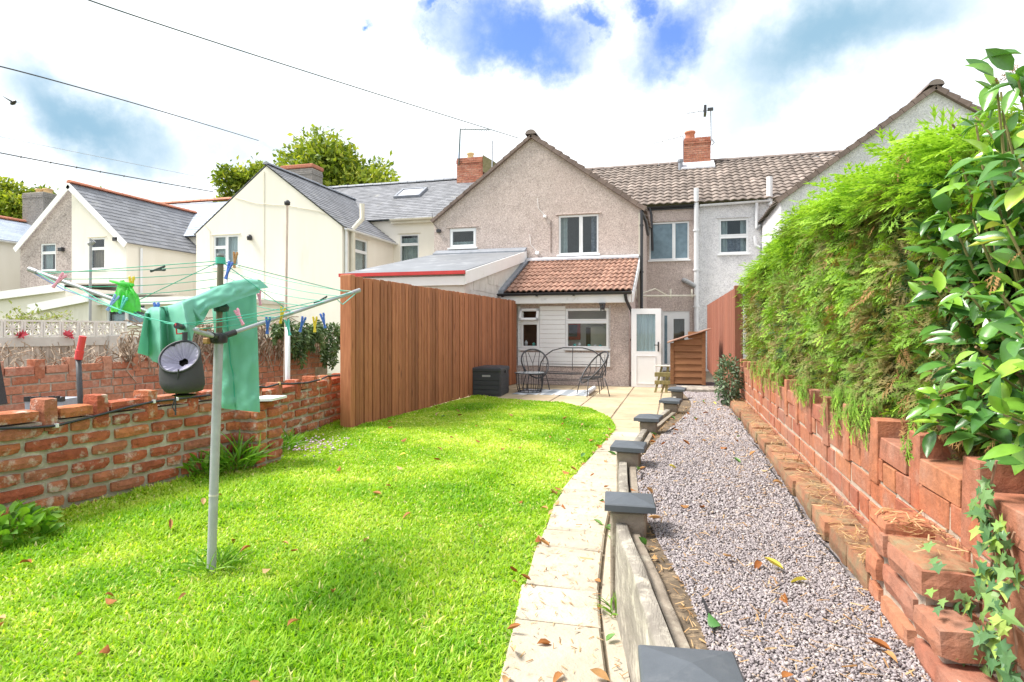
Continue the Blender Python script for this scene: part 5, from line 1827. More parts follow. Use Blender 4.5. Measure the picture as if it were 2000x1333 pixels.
class BrickRun:
    """a straight wall between two plan points; u along it, outward face on the given side"""
    def __init__(s, root, a, b, side, mat):
        s.root, s.a, s.b, s.mat = root, Vector((*a, 0)), Vector((*b, 0)), mat
        s.t = (s.b - s.a).normalized()
        s.n = Vector((-s.t.y, s.t.x, 0)) * side
        s.L = (s.b - s.a).length
        s.ang = math.atan2(s.t.y, s.t.x)
        s.off = origin_of(root)

    def put(s, u, n, z, L=BL, H=BH, D=BD, mat=None, rot=(0, 0, 0), name='brick'):
        p = s.a + s.t * u + s.n * n + Vector((0, 0, z)) - s.off
        mat = mat or s.mat
        Ls = round(L / .02) * .02
        o = link(name, brick_mesh(mat, BL, H, D), s.root, p)
        o.scale = (L / BL, 1, 1)
        o.rotation_euler = (rot[0], rot[1], s.ang + rot[2])
        return o

    def courses(s, z0, n, face=0.0, skip=lambda u, z: False, phase=0, D=BD, u0=0, u1=None, matf=None):
        u1 = u1 or s.L
        for j in range(n):
            z = z0 + j * JH + BH / 2
            pitch = BL + .024
            u = u0 - (pitch / 2 if (j + phase) % 2 else 0) + rnd.uniform(-.02, .02)
            while u < u1:
                a, b = max(u, u0), min(u + BL, u1)
                w = rnd.random() < .16 and b - a > .25
                pieces = [(a, (a + b) / 2 - .008), ((a + b) / 2 + .008, b)] if w else [(a, b)]
                for (p, q) in pieces:
                    if q - p > .05 and not skip((p + q) / 2, z):
                        s.put((p + q) / 2, face - D / 2 + rnd.uniform(-.007, .007) * (.5 if s.mat == 'brick_smooth' else 1), z + rnd.uniform(-.004, .004), q - p, BH, D, matf and matf((p + q) / 2, z),
                              (rnd.uniform(-.015, .015), rnd.uniform(-.012, .012), rnd.uniform(-.012, .012)))
                u += pitch

    def core(s, z0, z1, face, D=.12, mat='mortar', u0=0, u1=None):
        u1 = u1 or s.L
        mb = MB()
        k = max(2, int((u1 - u0) / .25))
        for i in range(k):
            a, b = u0 + (u1 - u0) * i / k, u0 + (u1 - u0) * (i + 1) / k
            p = [s.a + s.t * a + s.n * face, s.a + s.t * b + s.n * face, s.a + s.t * b + s.n * (face - D), s.a + s.t * a + s.n * (face - D)]
            dz = Vector((0, 0, 1))
            mb.quad(p[0] + dz * z0, p[1] + dz * z0, p[1] + dz * z1, p[0] + dz * z1)
            mb.quad(p[3] + dz * z1, p[2] + dz * z1, p[2] + dz * z0, p[3] + dz * z0)
            mb.quad(p[0] + dz * z1, p[1] + dz * z1, p[2] + dz * z1, p[3] + dz * z1)
        mb.quad(s.a + s.t * u0 + s.n * face + Vector((0, 0, z0)), s.a + s.t * u0 + s.n * face + Vector((0, 0, z1)), s.a + s.t * u0 + s.n * (face - D) + Vector((0, 0, z1)), s.a + s.t * u0 + s.n * (face - D) + Vector((0, 0, z0)))
        mb.quad(s.a + s.t * u1 + s.n * (face - D) + Vector((0, 0, z0)), s.a + s.t * u1 + s.n * (face - D) + Vector((0, 0, z1)), s.a + s.t * u1 + s.n * face + Vector((0, 0, z1)), s.a + s.t * u1 + s.n * face + Vector((0, 0, z0)))
        mb.build('mortar', mat, s.root)

    def crest(s, z, pattern, face=0.0, tall=.24, D=.20, drop=0.13):
        """upright bricks with flat ones between; pattern = list of (kind, length)"""
        u = 0.02
        for k, ln in pattern:
            if u + ln > s.L:
                break
            if k == 's':
                s.put(u + ln / 2, face - D / 2 + rnd.uniform(-.006, .012), z - drop + tall / 2 + rnd.uniform(-.012, .012), tall, ln, D, None, (0, PI / 2 + rnd.uniform(-.04, .04), rnd.uniform(-.03, .03)))
            elif k == 'f':
                s.put(u + ln / 2, face - D / 2, z + BH / 2 + rnd.uniform(-.006, .006), ln, BH, D, None, (rnd.uniform(-.03, .03), rnd.uniform(-.02, .02), rnd.uniform(-.03, .03)))
            u += ln + .016


# left boundary wall, in two stretches with a pier between
LW = thing('brick_wall', 'weathered old red brick wall with pale lime mortar along the left of the lawn', 'wall', (-4.6, 5, 0))
rA = BrickRun(LW, (-4.80, 2.2), (-4.40, 5.32), -1, 'brick_old')
rA.courses(-.05, 7, 0.0, D=.14, skip=lambda u, z: (rnd.random() < .03 and z > .5))
rA.core(-.05, .735, -.030, .18)
random_pat = []
for _ in range(12):
    random_pat += [('s', .105), ('f', rnd.choice([.30, .318, .26]))]
rA.crest(.745, random_pat, .0, .26, .2, .10)
rB = BrickRun(LW, (-4.72, 5.75), (-4.97, 8.62), -1, 'brick_old')
rB.courses(-.05, 6, 0.0, D=.14)
rB.core(-.05, .63, -.030, .18)
pb = []
for _ in range(12):
    pb += [('f', .30), ('s', .105)]
rB.crest(.632, pb, 0.0, .24, .2, .08)
# pier
PX0, PX1, PY0, PY1 = -4.52, -4.13, 5.28, 5.72
rC = BrickRun(LW, (PX0, PY0), (PX1, PY0), -1, 'brick_old')
rD = BrickRun(LW, (PX1, PY0 + .0), (PX1, PY1), -1, 'brick_old')
for j in range(6):
    z = -.05 + j * JH + BH / 2
    sh = .025 * (j == 5)
    if j % 2:
        rC.put(.155, -.07, z, .30, rot=(0, 0, rnd.uniform(-.02, .02))); rC.put(.345, -.075, z, .085)
        rD.put(.31, -.072, z, .25, rot=(0, 0, rnd.uniform(-.02, .02)))
    else:
        rC.put(.09, -.07, z, .17); rC.put(.285, -.072, z, .205)
        rD.put(.10, -.15, z, .18) if j % 4 == 0 else None
        rD.put(.09, -.072, z, .17); rD.put(.315, -.072, z, .25)
mb = MB(); mb.box(PX0, PX1 - .030, PY0 + .030, PY1 - .01, -.05, .60); mb.build('mortar', 'mortar', LW)
rC.put(.20, -.12, .64, .36, rot=(.02, -.03, .05)); rC.put(.18, -.30, .635, .30, rot=(.03, .03, -.06))

# the far brick wall of the next garden
FW = thing('brick_wall', 'lower salmon red brick wall across the next garden, topped with upright bricks', 'wall', (-8.6, 6, 0))
rE = BrickRun(FW, (-8.25, 2.3), (-7.6, 11.6), -1, 'brick_far')
rE.courses(.30, 5, 0.0, D=.12)
rE.core(-.05, .87, -.014, .16)
pe = []
for i in range(30):
    pe += [('f', rnd.choice([.30, .33, .28])), ('s', .12)]
rE.crest(.875, pe, 0.0, .25, .17, .06)

# right boundary wall under the hedge
RW = thing('brick_wall', 'smooth orange red brick wall below the conifer hedge with upright bricks along its top', 'wall', (.9, 5, GZ))
rF = BrickRun(RW, (.885, 1.2), (.885, 9.3), 1, 'brick_smooth')
rF.courses(GZ + .02, 4, 0.0, D=.12)
rF.core(GZ - .1, .835, -.008, .16, 'mortar_dark')
rF.n, rF.n = rF.n, rF.n
pf = []
for i in range(22):
    pf += [('s', .112), ('f', .318)]
rF.crest(.852, pf, .002, .29, .19, .113)
# ledge of a footing course in front of it
rG = BrickRun(RW, (.71, 2.62), (.71, 8.75), 1, 'brick_mossy')
rG.root = RW
u = 0.0
while u < 6.1:
    w = rnd.choice([.318, .312, .30, .20])
    rG.put(u + w / 2, -.085 + rnd.uniform(-.010, .008), GZ + .045 + rnd.uniform(-.008, .010), w, .115, .18, None, (rnd.uniform(-.05, .05), rnd.uniform(-.03, .03), rnd.uniform(-.03, .03)))
    u += w + .010
rG.core(GZ - .1, GZ + .078, -.02, .15, 'mortar_dark')
# broken buttress in the foreground
bx = .715
steps = [(GZ - .02, 1.86, 2.66), (GZ + .093, 1.97, 2.66), (GZ + .206, 2.10, 2.62)]
bx_top = GZ + .206 + BH
rH = BrickRun(RW, (bx, 1.5), (bx, 2.7), 1, 'brick_smooth')
for j, (z, ya, yb2) in enumerate(steps):
    y = ya
    k = 0
    while y < yb2 - .05:
        L = [(.318, .318, .2), (.20, .318, .318), (.318, .21, .2)][j][k % 3]
        L = min(L, yb2 - y)
        if L < .06:
            break
        rH.put(y - 1.5 + L / 2, -.085 + rnd.uniform(-.006, .006), z + BH / 2, L, .1, .17, 'brick_broken', (rnd.uniform(-.03, .03), rnd.uniform(-.035, .035), rnd.uniform(-.04, .04)))
        y += L + .018
        k += 1
mb = MB(); mb.box(bx + .032, .89, 2.14, 2.63, GZ - .05, GZ + .206 + .07); mb.build('mortar', 'mortar_dark', RW)
mb = MB(); mb.box(bx + .032, .89, 2.01, 2.14, GZ - .05, GZ + .18); mb.build('mortar', 'mortar_dark', RW)
mb = MB(); mb.box(bx + .032, .89, 1.90, 2.01, GZ - .05, GZ + .07); mb.build('mortar', 'mortar_dark', RW)
rH.put(2.27 - 1.5, -.10, bx_top - .01 + .0, .30, .05, .19, 'brick_mossy', (.02, -.02, .03))
rH.put(2.55 - 1.5, -.10, bx_top + .015, .20, .07, .19, 'brick_broken', (.03, -.02, -.03))
# earth behind the wall
mb = MB(); mb.box(.90, 4.0, -1, 11, -.05, .80); tag(mb.build('hedge_bank', 'soil'), kind='structure')

# ------------------------------------------------------------------ retaining edge: posts, caps and boards
RE = thing('retaining_edge', 'low edging of weathered concrete boards and dark capped posts between path and gravel', 'edging', (-.2, 4.5, 0))
cap_me = None
for i, (x, y) in enumerate(POSTS):
    mb = MB(); mb.cbox(x - .085, x + .085, y - .085, y + .085, -.03, .525 if i else .49, .012, .004)
    post = mb.build('post', 'post_concrete', RE)
    dx, dy = (POSTS[min(i + 1, 5)][0] - POSTS[max(i - 1, 0)][0]), (POSTS[min(i + 1, 5)][1] - POSTS[max(i - 1, 0)][1])
    if cap_me is None:
        mb = MB()
        w, t = .125, .03
        mb.add([(-w, -w, 0), (w, -w, 0), (w, w, 0), (-w, w, 0), (-w, -w, t), (w, -w, t), (w, w, t), (-w, w, t), (-w + .006, -w + .006, t + .006), (w - .006, -w + .006, t + .006), (w - .006, w - .006, t + .006), (-w + .006, w - .006, t + .006), (0, 0, .062)],
               [(3, 2, 1, 0)] + [(k, (k + 1) % 4, 4 + (k + 1) % 4, 4 + k) for k in range(4)] + [(4 + k, 4 + (k + 1) % 4, 8 + (k + 1) % 4, 8 + k) for k in range(4)] + [(8 + k, 8 + (k + 1) % 4, 12) for k in range(4)])
        mb.box(-.088, .088, -.088, .088, -.012, -.001)
        cap_me = mb.mesh('cap', 'cap_slate')
    o = link('cap', cap_me, post, Vector((x, y, .535 if i else .50)) - origin_of(RE), (rnd.uniform(-.02, .02), rnd.uniform(-.02, .02), -math.atan2(dx, dy) + rnd.uniform(-.03, .03) - .05))
    o.scale = (1.0, 1.0, 1) if i else (1.05, 1.05, 1)


def edge_board(a, b, zt, lean=0.0, w=.055, mat='concrete_old', wav=.006, n=9):
    a, b = Vector((*a, 0)), Vector((*b, 0))
    t = (b - a).normalized(); nn = Vector((-t.y, t.x, 0))
    mb = MB(); rows = []
    for i in range(n + 1):
        p = a.lerp(b, i / n)
        f = lambda s: s * wav * mnoise.noise(Vector((p.x * 5, p.y * 5, s * 3 + zt)))
        z = zt + f(1.5)
        prof = [(-w / 2, -.03), (-w / 2 + f(1), z * .5), (-w / 2 + f(2), z - .010), (-w * .42, z - .001), (w * .05 + f(1) * .5, z), (w * .42, z - .002), (w / 2 + f(2), z - .012), (w / 2, -.03)]
        rows.append([p + nn * (q - lean * h) + Vector((0, 0, h)) for q, h in prof])
    m = len(rows[0])
    mb.add([p for r_ in rows for p in r_], [(i * m + k, i * m + k + 1, (i + 1) * m + k + 1, (i + 1) * m + k) for i in range(n) for k in range(m - 1)] + [tuple(range(m)), tuple(n * m + k for k in range(m))[::-1]])
    return mb.build('board', mat, RE, smooth=True, sharp=50)


seq = [(.36, .3)] + POSTS + [(-.01, 11.0)]
for i in range(len(seq) - 1):
    a, b = seq[i], seq[i + 1]
    edge_board((a[0] - .035, a[1] + (.09 if i else 0)), (b[0] - .035, b[1] - .09), .455 if i != 1 else .47, 0, .06)
    edge_board((a[0] + .035, a[1] + (.10 if i else 0)), (b[0] + .035, b[1] - .10), .425, 0, .05, 'post_concrete')
# pale slab at the end of the gravel
sl = MB(); sl.cbox(.10, .80, 10.65, 11.3, GZ - .02, GZ + .05, .01); tag(sl.build('stepping_slab', 'concrete_old'), 'grey concrete slab across the end of the gravel before the log store', 'slab')

# ------------------------------------------------------------------ brown slatted fence on the left
BF = thing('slat_fence', 'tall brown stained fence of vertical timber slats between lawn and next door', 'fence', (-4.45, 11, 0))
fa, fb = P(690, 838, Z=0), Vector((-4.14, 15.7, 0))
fa = Vector((fa.x, fa.y, 0))
t = (fb - fa).normalized(); nrm = Vector((t.y, -t.x, 0)); ang = math.atan2(t.y, t.x)
Lf = (fb - fa).length
ns_ = 66
HF = 2.235
sl_mes = []
for k in range(4):
    mb = MB(); mb.cbox(0, .100, -.022, .0, .03, HF, .005, .0015)
    sl_mes.append(mb.mesh('slat', 'fence_brown'))
for i in range(ns_):
    u = .02 + i * (Lf - .05) / ns_
    p = fa + t * u + nrm * (.004 + rnd.uniform(0, .016))
    o = link('slat', rnd.choice(sl_mes), BF, p - origin_of(BF), (0, rnd.uniform(-.004, .004), ang))
    o.scale = (1, 1, 1 + rnd.uniform(-.004, .003))
mb = MB()
Mf = Matrix.Translation(fa) @ Matrix.Rotation(ang, 4, 'Z')
mb.cbox(-.10, .012, -.03, .16, -.02, HF + .015, .01, 0, Mf)
mb.build('post', 'fence_brown', BF)
for zz in (.35, 1.15, 1.95):
    mb = MB(); mb.box(.02, Lf, .03, .075, zz, zz + .09, Mf); mb.build('rail', 'fence_brown', BF)
mb = MB(); mb.box(.02, Lf, .012, .028, .05, HF - .02, Mf); mb.build('backing', 'fence_brown', BF)

# right-hand fence behind the log store
RF = thing('board_fence', 'red brown vertical board fence between the log store and the conifer hedge', 'fence', (.85, 13, GZ))
hz = lambda y: np.interp(y, [9.6, 18], [2.08, 2.17])
y = 9.55
mes = []
for k in range(3):
    mb = MB(); mb.cbox(0, .024, 0, .20, 0, 1.0, .004); mes.append(mb.mesh('board', 'fence_red'))
while y < 18:
    o = link('board', rnd.choice(mes), RF, Vector((.86 + rnd.uniform(-.004, .004), y, GZ - .05)) - origin_of(RF), (rnd.uniform(-.003, .003), 0, 0))
    o.scale = (1, 1, float(hz(y)) - GZ + .05)
    y += .208
mb = MB(); mb.box(.90, .95, 9.5, 18, .8, .9); mb.build('rail', 'fence_red', RF)
mb = MB(); mb.cbox(.83, .95, 9.42, 9.54, GZ - .05, 2.10, .008); mb.build('post', 'fence_red', RF)

# ------------------------------------------------------------------ log store
a, b = P(1309, 752, Z=GZ), P(1378, 752, Z=GZ)
ys0 = (a.y + b.y) / 2
x0, x1 = a.x, b.x
hl, hr = P(1309, 668, Y=ys0).z, P(1378, 645, Y=ys0).z
LS = thing('log_store', 'small brown wooden store clad in overlapping boards with a sloping tiled roof', 'shed', ((x0 + x1) / 2, ys0 + .4, GZ))
for xx, hh in ((x0, hl), (x1 - .07, hr)):
    mb = MB(); mb.cbox(xx, xx + .07, ys0, ys0 + .06, GZ, hh - .02, .004); mb.build('post', 'shed_wood', LS)
nb = 8
for i in range(nb):
    z0 = GZ + .02 + i * (hl - GZ - .03) / (nb - 1.6)
    z1 = z0 + (hl - GZ) / (nb - 1.6) + .015
    zt_l = hl + (hr - hl) * .1
    if z0 > hr - .05:
        break
    q = MB()
    zl, zr = min(z1, hl + .01), min(z1, hr - .03)
    if z0 > hl - .03:
        xs = x0 + (x1 - x0) * min(.85, (z0 + .05 - hl) / (hr - hl))
    else:
        xs = x0 + .07
    q.prism([(xs, ys0 + .005, z0), (x1 - .07, ys0 + .005, z0), (x1 - .07, ys0 + .032, zr), (xs, ys0 + .032, zl if z0 < hl - .03 else zr)], (0, .014, 0))
    q.build('board', 'shed_wood', LS)
mb = MB(); mb.box(x0 + .02, x1 - .02, ys0 + .062, ys0 + .9, GZ, hl - .08); mb.build('body', 'shed_wood', LS)
V = Vector((x1 - x0 + .12, 0, (hr - hl) * 1.15)); Lr = V.length; V.normalize()
mb = MB(); mb.prism([(x0 - .06, ys0 - .05, hl - .035), (x1 + .06, ys0 - .05, hr + .0), (x1 + .06, ys0 + 1, hr + .0), (x0 - .06, ys0 + 1, hl - .035)], (0, 0, .025)); lr = mb.build('roof', 'verge_brown', LS)
for j in range(5):
    for i in range(5):
        q = Vector((x0 - .06, ys0 - .07 + i * .22, hl - .005)) + V * (Lr * j / 5)
        mb = MB(); Mq = roof_matrix(q, (0, 1, 0), V)
        mb.cbox(0.004, .214, 0, Lr / 5 + .03, .0 + rnd.uniform(0, .008), .022, .004, .002, Mq); mb.build('tile', 'roof_tile_red', lr)
# green-stained trestle beside it
tp = P(1296, 768, Z=0)
TR = thing('trestle', 'old green stained timber trestle leaning beside the log store', 'trestle', (tp.x, tp.y, 0))
zt = P(1296, 716, Y=tp.y).z
sx_ = .016 * tp.y / 13
for (x0_, z0_, x1_, z1_, w_) in ((-.19, 0.0, -.04, zt * .98, .055), (.06, .0, .10, zt, .07), (-.05, .0, .08, zt * .62, .05)):
    mb = MB(); a = Vector((tp.x + x0_, tp.y - .05, z0_)); b = Vector((tp.x + x1_, tp.y + .08, z1_)); mb.tube([a, b], w_ * .62, 4); mb.build('leg', 'trestle_wood', TR)
for zz, w_ in ((zt * .70, .05), (zt * .40, .045)):
    mb = MB(); mb.cbox(tp.x - .20, tp.x + .16, tp.y - .09, tp.y - .03, zz - w_, zz + w_, .006); mb.build('rail', 'trestle_wood', TR)
mb = MB(); mb.cbox(tp.x - .19, tp.x + .26, tp.y - .02, tp.y + .12, zt * .99, zt * 1.04, .006); mb.build('top_rail', 'concrete_pale', TR)

# ------------------------------------------------------------------ screen-block wall and concrete fence far left
SXa, SXb = P(0, 700, d=9.6), P(262, 690, d=11.4)
sa, sb = Vector((-10.0, 3.2, 0)), Vector((-9.0, 10.0, 0))
ts = (sb - sa).normalized(); ns2 = Vector((ts.y, -ts.x, 0)); as_ = math.atan2(ts.y, ts.x)
SF = thing('concrete_fence', 'pale weathered panel fence with a row of pierced screen blocks on top', 'fence', (-9.5, 6.5, 0))
Ms = Matrix.Translation(sa) @ Matrix.Rotation(as_, 4, 'Z')
Ls_ = (sb - sa).length
nb = int(Ls_ / .145)
fm = [MB().cbox(0, .143, 0, .03, 0, 1.24, .005, .003).mesh('board', 'fence_grey') for _ in range(4)]
for i in range(nb):
    p = Ms @ Vector((i * .145, -.03 + rnd.uniform(-.005, .005), 0))
    link('board', rnd.choice(fm), SF, p - origin_of(SF), (0, 0, as_))
mb = MB(); mb.cbox(0, Ls_, -.055, .05, 1.19, 1.34, .008, 0, Ms); mb.build('rail', 'concrete_pale', SF)
for u in (1.2, 3.05, 4.9, 6.6):
    mb = MB(); mb.cbox(u, u + .17, -.10, -.032, 0, 1.36, .01, .003, Ms); mb.build('post', 'concrete_pale', SF)
SB = .262
zb0, zb1 = 1.345, 1.345 + .262
mb = MB()
e = .028
for (a0, a1, c0, c1) in ((0, SB - .008, 0, e), (0, SB - .008, SB - e - .008, SB - .008), (0, e, e, SB - e - .008), (SB - e - .008, SB - .008, e, SB - e - .008)):
    mb.box(a0, a1, -.045, .045, c0, c1)
for k in range(8):
    a = k * PI / 4 + PI / 8 * 0
    c_, s_ = math.cos(a), math.sin(a)
    L = (SB / 2 - .02) / max(abs(c_), abs(s_))
    Mk = Matrix.Translation((SB / 2 - .004, 0, SB / 2 - .004)) @ Matrix.Rotation(-a, 4, 'Y')
    mb.box(.0, L, -.03 + .001 * k, .03 + .001 * k, -.010, .010, Mk)
sm = mb.mesh('screen_block', 'screen_block')
i = 0
while i * SB < 5.2:
    p = Ms @ Vector((i * SB, 0, zb0)); link('screen_block', sm, SF, p - origin_of(SF), (0, 0, as_)); i += 1
# red cloths thrown over it
for px, w, lab in ((38, .16, 'small red cloth bundle on the fence rail at its far left end'), (130, .34, 'red cloth bundle lying on the concrete fence rail above a post')):
    u = (P(px, 655, Y=3.2).x, 0)
    for uu in np.linspace(0, Ls_, 200):
        q = Ms @ Vector((uu, -.1, 1.36)); dd = q.x * -SN + q.y * CS; xx = 1000 + FPX * (q.x * CS + q.y * SN) / dd
        if xx >= px:
            break
    t_ = thing('cloth_bundle', lab, 'cloth', tuple(q))
    mb = MB()
    for k in range(26):
        a = rnd.uniform(0, 2 * PI); rr = rnd.uniform(0, w / 2); b = Vector((rr * math.cos(a), rr * math.sin(a) * .4, rnd.uniform(-.03, .01)))
        mb.add([q + b, q + b + Vector((rnd.uniform(-.09, .09), rnd.uniform(-.05, .05), rnd.uniform(-.03, .11))), q + b + Vector((rnd.uniform(-.10, .10), rnd.uniform(-.06, .06), rnd.uniform(-.05, .06)))], [(0, 1, 2)])
    mb.build('cloth', 'red_cloth', t_, kind='stuff')

# ------------------------------------------------------------------ plants
def leaf_template(w=.38, fold=.12, curl=-.18, nseg=4):
    """a pointed leaf of length 1 along y"""
    ys = np.linspace(0, 1, nseg + 1)
    prof = np.sin(PI * np.clip(ys, 0, 1) ** .85) ** .8 * w / 2
    prof[0] = prof[-1] = 0
    vs, ts = [], []
    for i, y in enumerate(ys):
        z = curl * y * y
        vs += [(-prof[i], y, z + fold * prof[i] / w * 2), (0, y, z), (prof[i], y, z + fold * prof[i] / w * 2)]
    for i in range(nseg):
        a = 3 * i
        for k in (0, 1):
            p, q, r, s = a + k, a + k + 1, a + 4 + k, a + 3 + k
            if i == 0:
                ts.append((p + 1 - k if k == 0 else p, r, s))
            elif i == nseg - 1:
                ts.append((p, q, a + 4))
            else:
                ts += [(p, q, r), (p, r, s)]
    return np.array(vs, float), np.array(ts)


def spray_template(seed, nb=7, w=.42, droop=.35):
    """flat feathery conifer spray of length 1"""
    g = np.random.default_rng(seed)
    vs, ts = [], []

    def sliver(p, q, wd):
        d = unit(q - p)
        s = np.array([-d[1], d[0], 0]) * wd
        k = len(vs)
        m = p * .45 + q * .55
        if wd < .02:
            vs.extend([p - s, p + s, q])
            ts.append((k, k + 1, k + 2))
            return
        vs.extend([p, m - s, m + s, q])
        ts.extend([(k, k + 1, k + 2), (k + 1, k + 3, k + 2)])

    def z(p):
        return np.array([p[0], p[1], p[2] - droop * p[1] ** 2])
    sliver(np.zeros(3), z(np.array([0, 1.0, 0])), .016)
    for i in range(nb):
        y = .12 + .8 * i / nb
        L = w * (1 - y) ** .6 * (.8 + .4 * g.random()) + .08
        for sg in (-1, 1):
            a = R(42 + 14 * g.random())
            p = np.array([0, y, 0]); d = np.array([sg * math.sin(a), math.cos(a), .15 * g.normal()])
            q = p + d * L
            sliver(z(p), z(q), .026)
            for t in (.35, .65):
                pp = p + d * L * t
                for s2 in (-1, 1):
                    dd = np.array([math.sin(sg * a + s2 * .7), math.cos(sg * a + s2 * .7), .1 * g.normal()])
                    sliver(z(pp), z(pp + dd * L * .36), .019)
    return np.array(vs), np.array(ts)


LEAF = leaf_template()
SPR = [spray_template(s) for s in range(4)]
SPR_LO = [spray_template(10 + s, 4, .5, .3) for s in range(3)]


def multi_scatter(temps, pos, fwd, up, sc, tone, grad=0.0):
    Vs, Ts, Ns, k = [], [], [], 0
    pick = rng.integers(0, len(temps), len(pos))
    for t, (tv, tt) in enumerate(temps):
        m = pick == t
        V, T = scatter(tv, tt, pos[m], fwd[m], up[m], sc[m])
        Vs.append(V); Ts.append(T + k); k += len(V)
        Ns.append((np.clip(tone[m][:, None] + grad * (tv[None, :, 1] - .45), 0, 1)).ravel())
    return np.concatenate(Vs), np.concatenate(Ts), np.concatenate(Ns)


# ---- conifer hedge
HG = thing('hedge', 'tall clipped conifer hedge, bright green on top and browner on its side', 'hedge', (1.5, 5.5, .8))
HT = [(1.0, 2.10), (2.4, 2.13), (3.2, 2.17), (4.2, 2.27), (5.6, 2.38), (6.8, 2.34), (8.2, 2.26), (9.3, 2.16), (9.9, 1.9)]
HX = 1.02


def hedge():
    def topz(y):
        return np.interp(y, [p[0] for p in HT], [p[1] for p in HT])
    # clipped side: tufts of sprays fanning from a point, with shaded gaps between the tufts
    nc, per = 860, 13
    n = nc * per
    yc = 2.55 + 7.25 * rng.random(nc) ** 1.25
    fc = rng.random(nc)
    zc = .97 + (topz(yc) - .97) * fc
    bulge = .05 * (fbm(yc, zc, 1.3, 3, 4) - .5) * 2
    xc = HX - .03 * np.sin(fc * PI) + bulge + .05 * rng.random(nc) + np.clip(fc - .85, 0, 1) * .9 + np.clip((yc - 9.2) / .7, 0, 1) ** 2 * .5
    rep = lambda a: np.repeat(a, per)
    y, f = rep(yc), rep(fc)
    sc0 = 1 + .07 * y
    pos = np.stack([rep(xc) + .05 + .03 * rng.random(n), y + .022 * sc0 * rng.normal(size=n), rep(zc) + .03 * sc0 * rng.normal(size=n)], 1)
    lean = np.stack([np.full(nc, -.55) - .3 * rng.random(nc), rng.normal(0, .25, nc), -.25 + .25 * rng.normal(size=nc) + .6 * np.clip(fc - .6, 0, 1)], 1)
    fwd = np.repeat(lean, per, 0) + np.stack([.15 * rng.normal(size=n), .62 * rng.normal(size=n), .62 * rng.normal(size=n)], 1)
    up = np.stack([-.6 + .25 * rng.normal(size=n), .35 * rng.normal(size=n), .6 + .2 * rng.normal(size=n)], 1)
    sc = (.075 + .07 * rng.random(n)) * sc0 * rep(.75 + .5 * rng.random(nc))
    brown = fbm(yc, zc, 1.5, 8, 4)
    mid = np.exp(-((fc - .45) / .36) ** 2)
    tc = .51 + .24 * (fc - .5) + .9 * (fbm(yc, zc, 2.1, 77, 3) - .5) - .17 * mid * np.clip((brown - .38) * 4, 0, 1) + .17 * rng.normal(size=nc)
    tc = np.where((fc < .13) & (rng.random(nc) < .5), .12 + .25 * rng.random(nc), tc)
    tone = rep(tc) + .09 * rng.normal(size=n)
    # top: long fresh shoots arching towards the garden
    n2 = 4600
    y2 = 2.6 + 7.0 * rng.random(n2) ** 1.1
    k = rng.random(n2)
    x2 = HX - .02 + .9 * k ** 1.3
    z2 = topz(y2) - .16 + .10 * np.sin(np.clip(k * 2.2, 0, PI / 2)) + .16 * (fbm(x2, y2, 2.6, 15, 3) - .5) * 2 + .05 * rng.random(n2)
    pos2 = np.stack([x2, y2, z2], 1)
    fwd2 = np.stack([-.75 + .45 * rng.normal(size=n2), -.25 + .5 * rng.normal(size=n2), .45 + .35 * rng.normal(size=n2)], 1)
    up2 = np.stack([.3 * rng.normal(size=n2), .3 * rng.normal(size=n2), np.ones(n2)], 1)
    sc2 = .10 + .11 * rng.random(n2)
    tone2 = np.clip(.64 + .15 * rng.normal(size=n2) + .5 * (fbm(x2, y2, 1.8, 29, 3) - .5), .45, 1)
    # long plumes nodding over the garden
    n5 = 420
    y5 = 2.7 + 6.9 * rng.random(n5) ** 1.1
    pos5 = np.stack([HX + .12 + .3 * rng.random(n5), y5, topz(y5) - .10 + .12 * rng.random(n5)], 1)
    fwd5 = np.stack([-.9 + .3 * rng.normal(size=n5), -.3 + .4 * rng.normal(size=n5), .35 + .3 * rng.normal(size=n5)], 1)
    pos2, fwd2, up2 = np.concatenate([pos2, pos5]), np.concatenate([fwd2, fwd5]), np.concatenate([up2, np.tile([0, 0, 1.0], (n5, 1)) + .3 * rng.normal(size=(n5, 3))])
    sc2, tone2, y2 = np.concatenate([sc2, .26 + .14 * rng.random(n5)]), np.concatenate([tone2, .8 + .2 * rng.random(n5)]), np.concatenate([y2, y5])
    # inner layer of shorter growth, its tone darkened to imitate shade, closing the gaps
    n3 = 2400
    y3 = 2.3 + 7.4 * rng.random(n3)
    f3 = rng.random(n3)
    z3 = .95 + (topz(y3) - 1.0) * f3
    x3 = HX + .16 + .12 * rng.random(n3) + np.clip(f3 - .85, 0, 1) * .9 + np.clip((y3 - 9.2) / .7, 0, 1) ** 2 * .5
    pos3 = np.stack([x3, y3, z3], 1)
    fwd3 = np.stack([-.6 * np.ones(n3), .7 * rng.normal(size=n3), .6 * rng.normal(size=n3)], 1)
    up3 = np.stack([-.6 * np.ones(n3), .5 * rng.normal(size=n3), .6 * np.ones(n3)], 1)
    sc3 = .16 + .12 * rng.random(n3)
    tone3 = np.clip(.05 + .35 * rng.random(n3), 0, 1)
    # skirts hanging down in front of the wall's top
    n6 = 420
    y6 = 2.7 + 5.2 * rng.random(n6) ** 1.3
    pos6 = np.stack([HX - .16 + .10 * rng.random(n6), y6, .99 + .16 * rng.random(n6)], 1)
    fwd6 = np.stack([-.35 + .2 * rng.normal(size=n6), .35 * rng.normal(size=n6), -1 + .2 * rng.normal(size=n6)], 1)
    keep = fbm(y6, y6 * 0, 1.6, 51, 3) > .42
    pos3, fwd3, up3 = np.concatenate([pos3, pos6[keep]]), np.concatenate([fwd3, fwd6[keep]]), np.concatenate([up3, np.tile([-1.0, 0, .3], (int(keep.sum()), 1))])
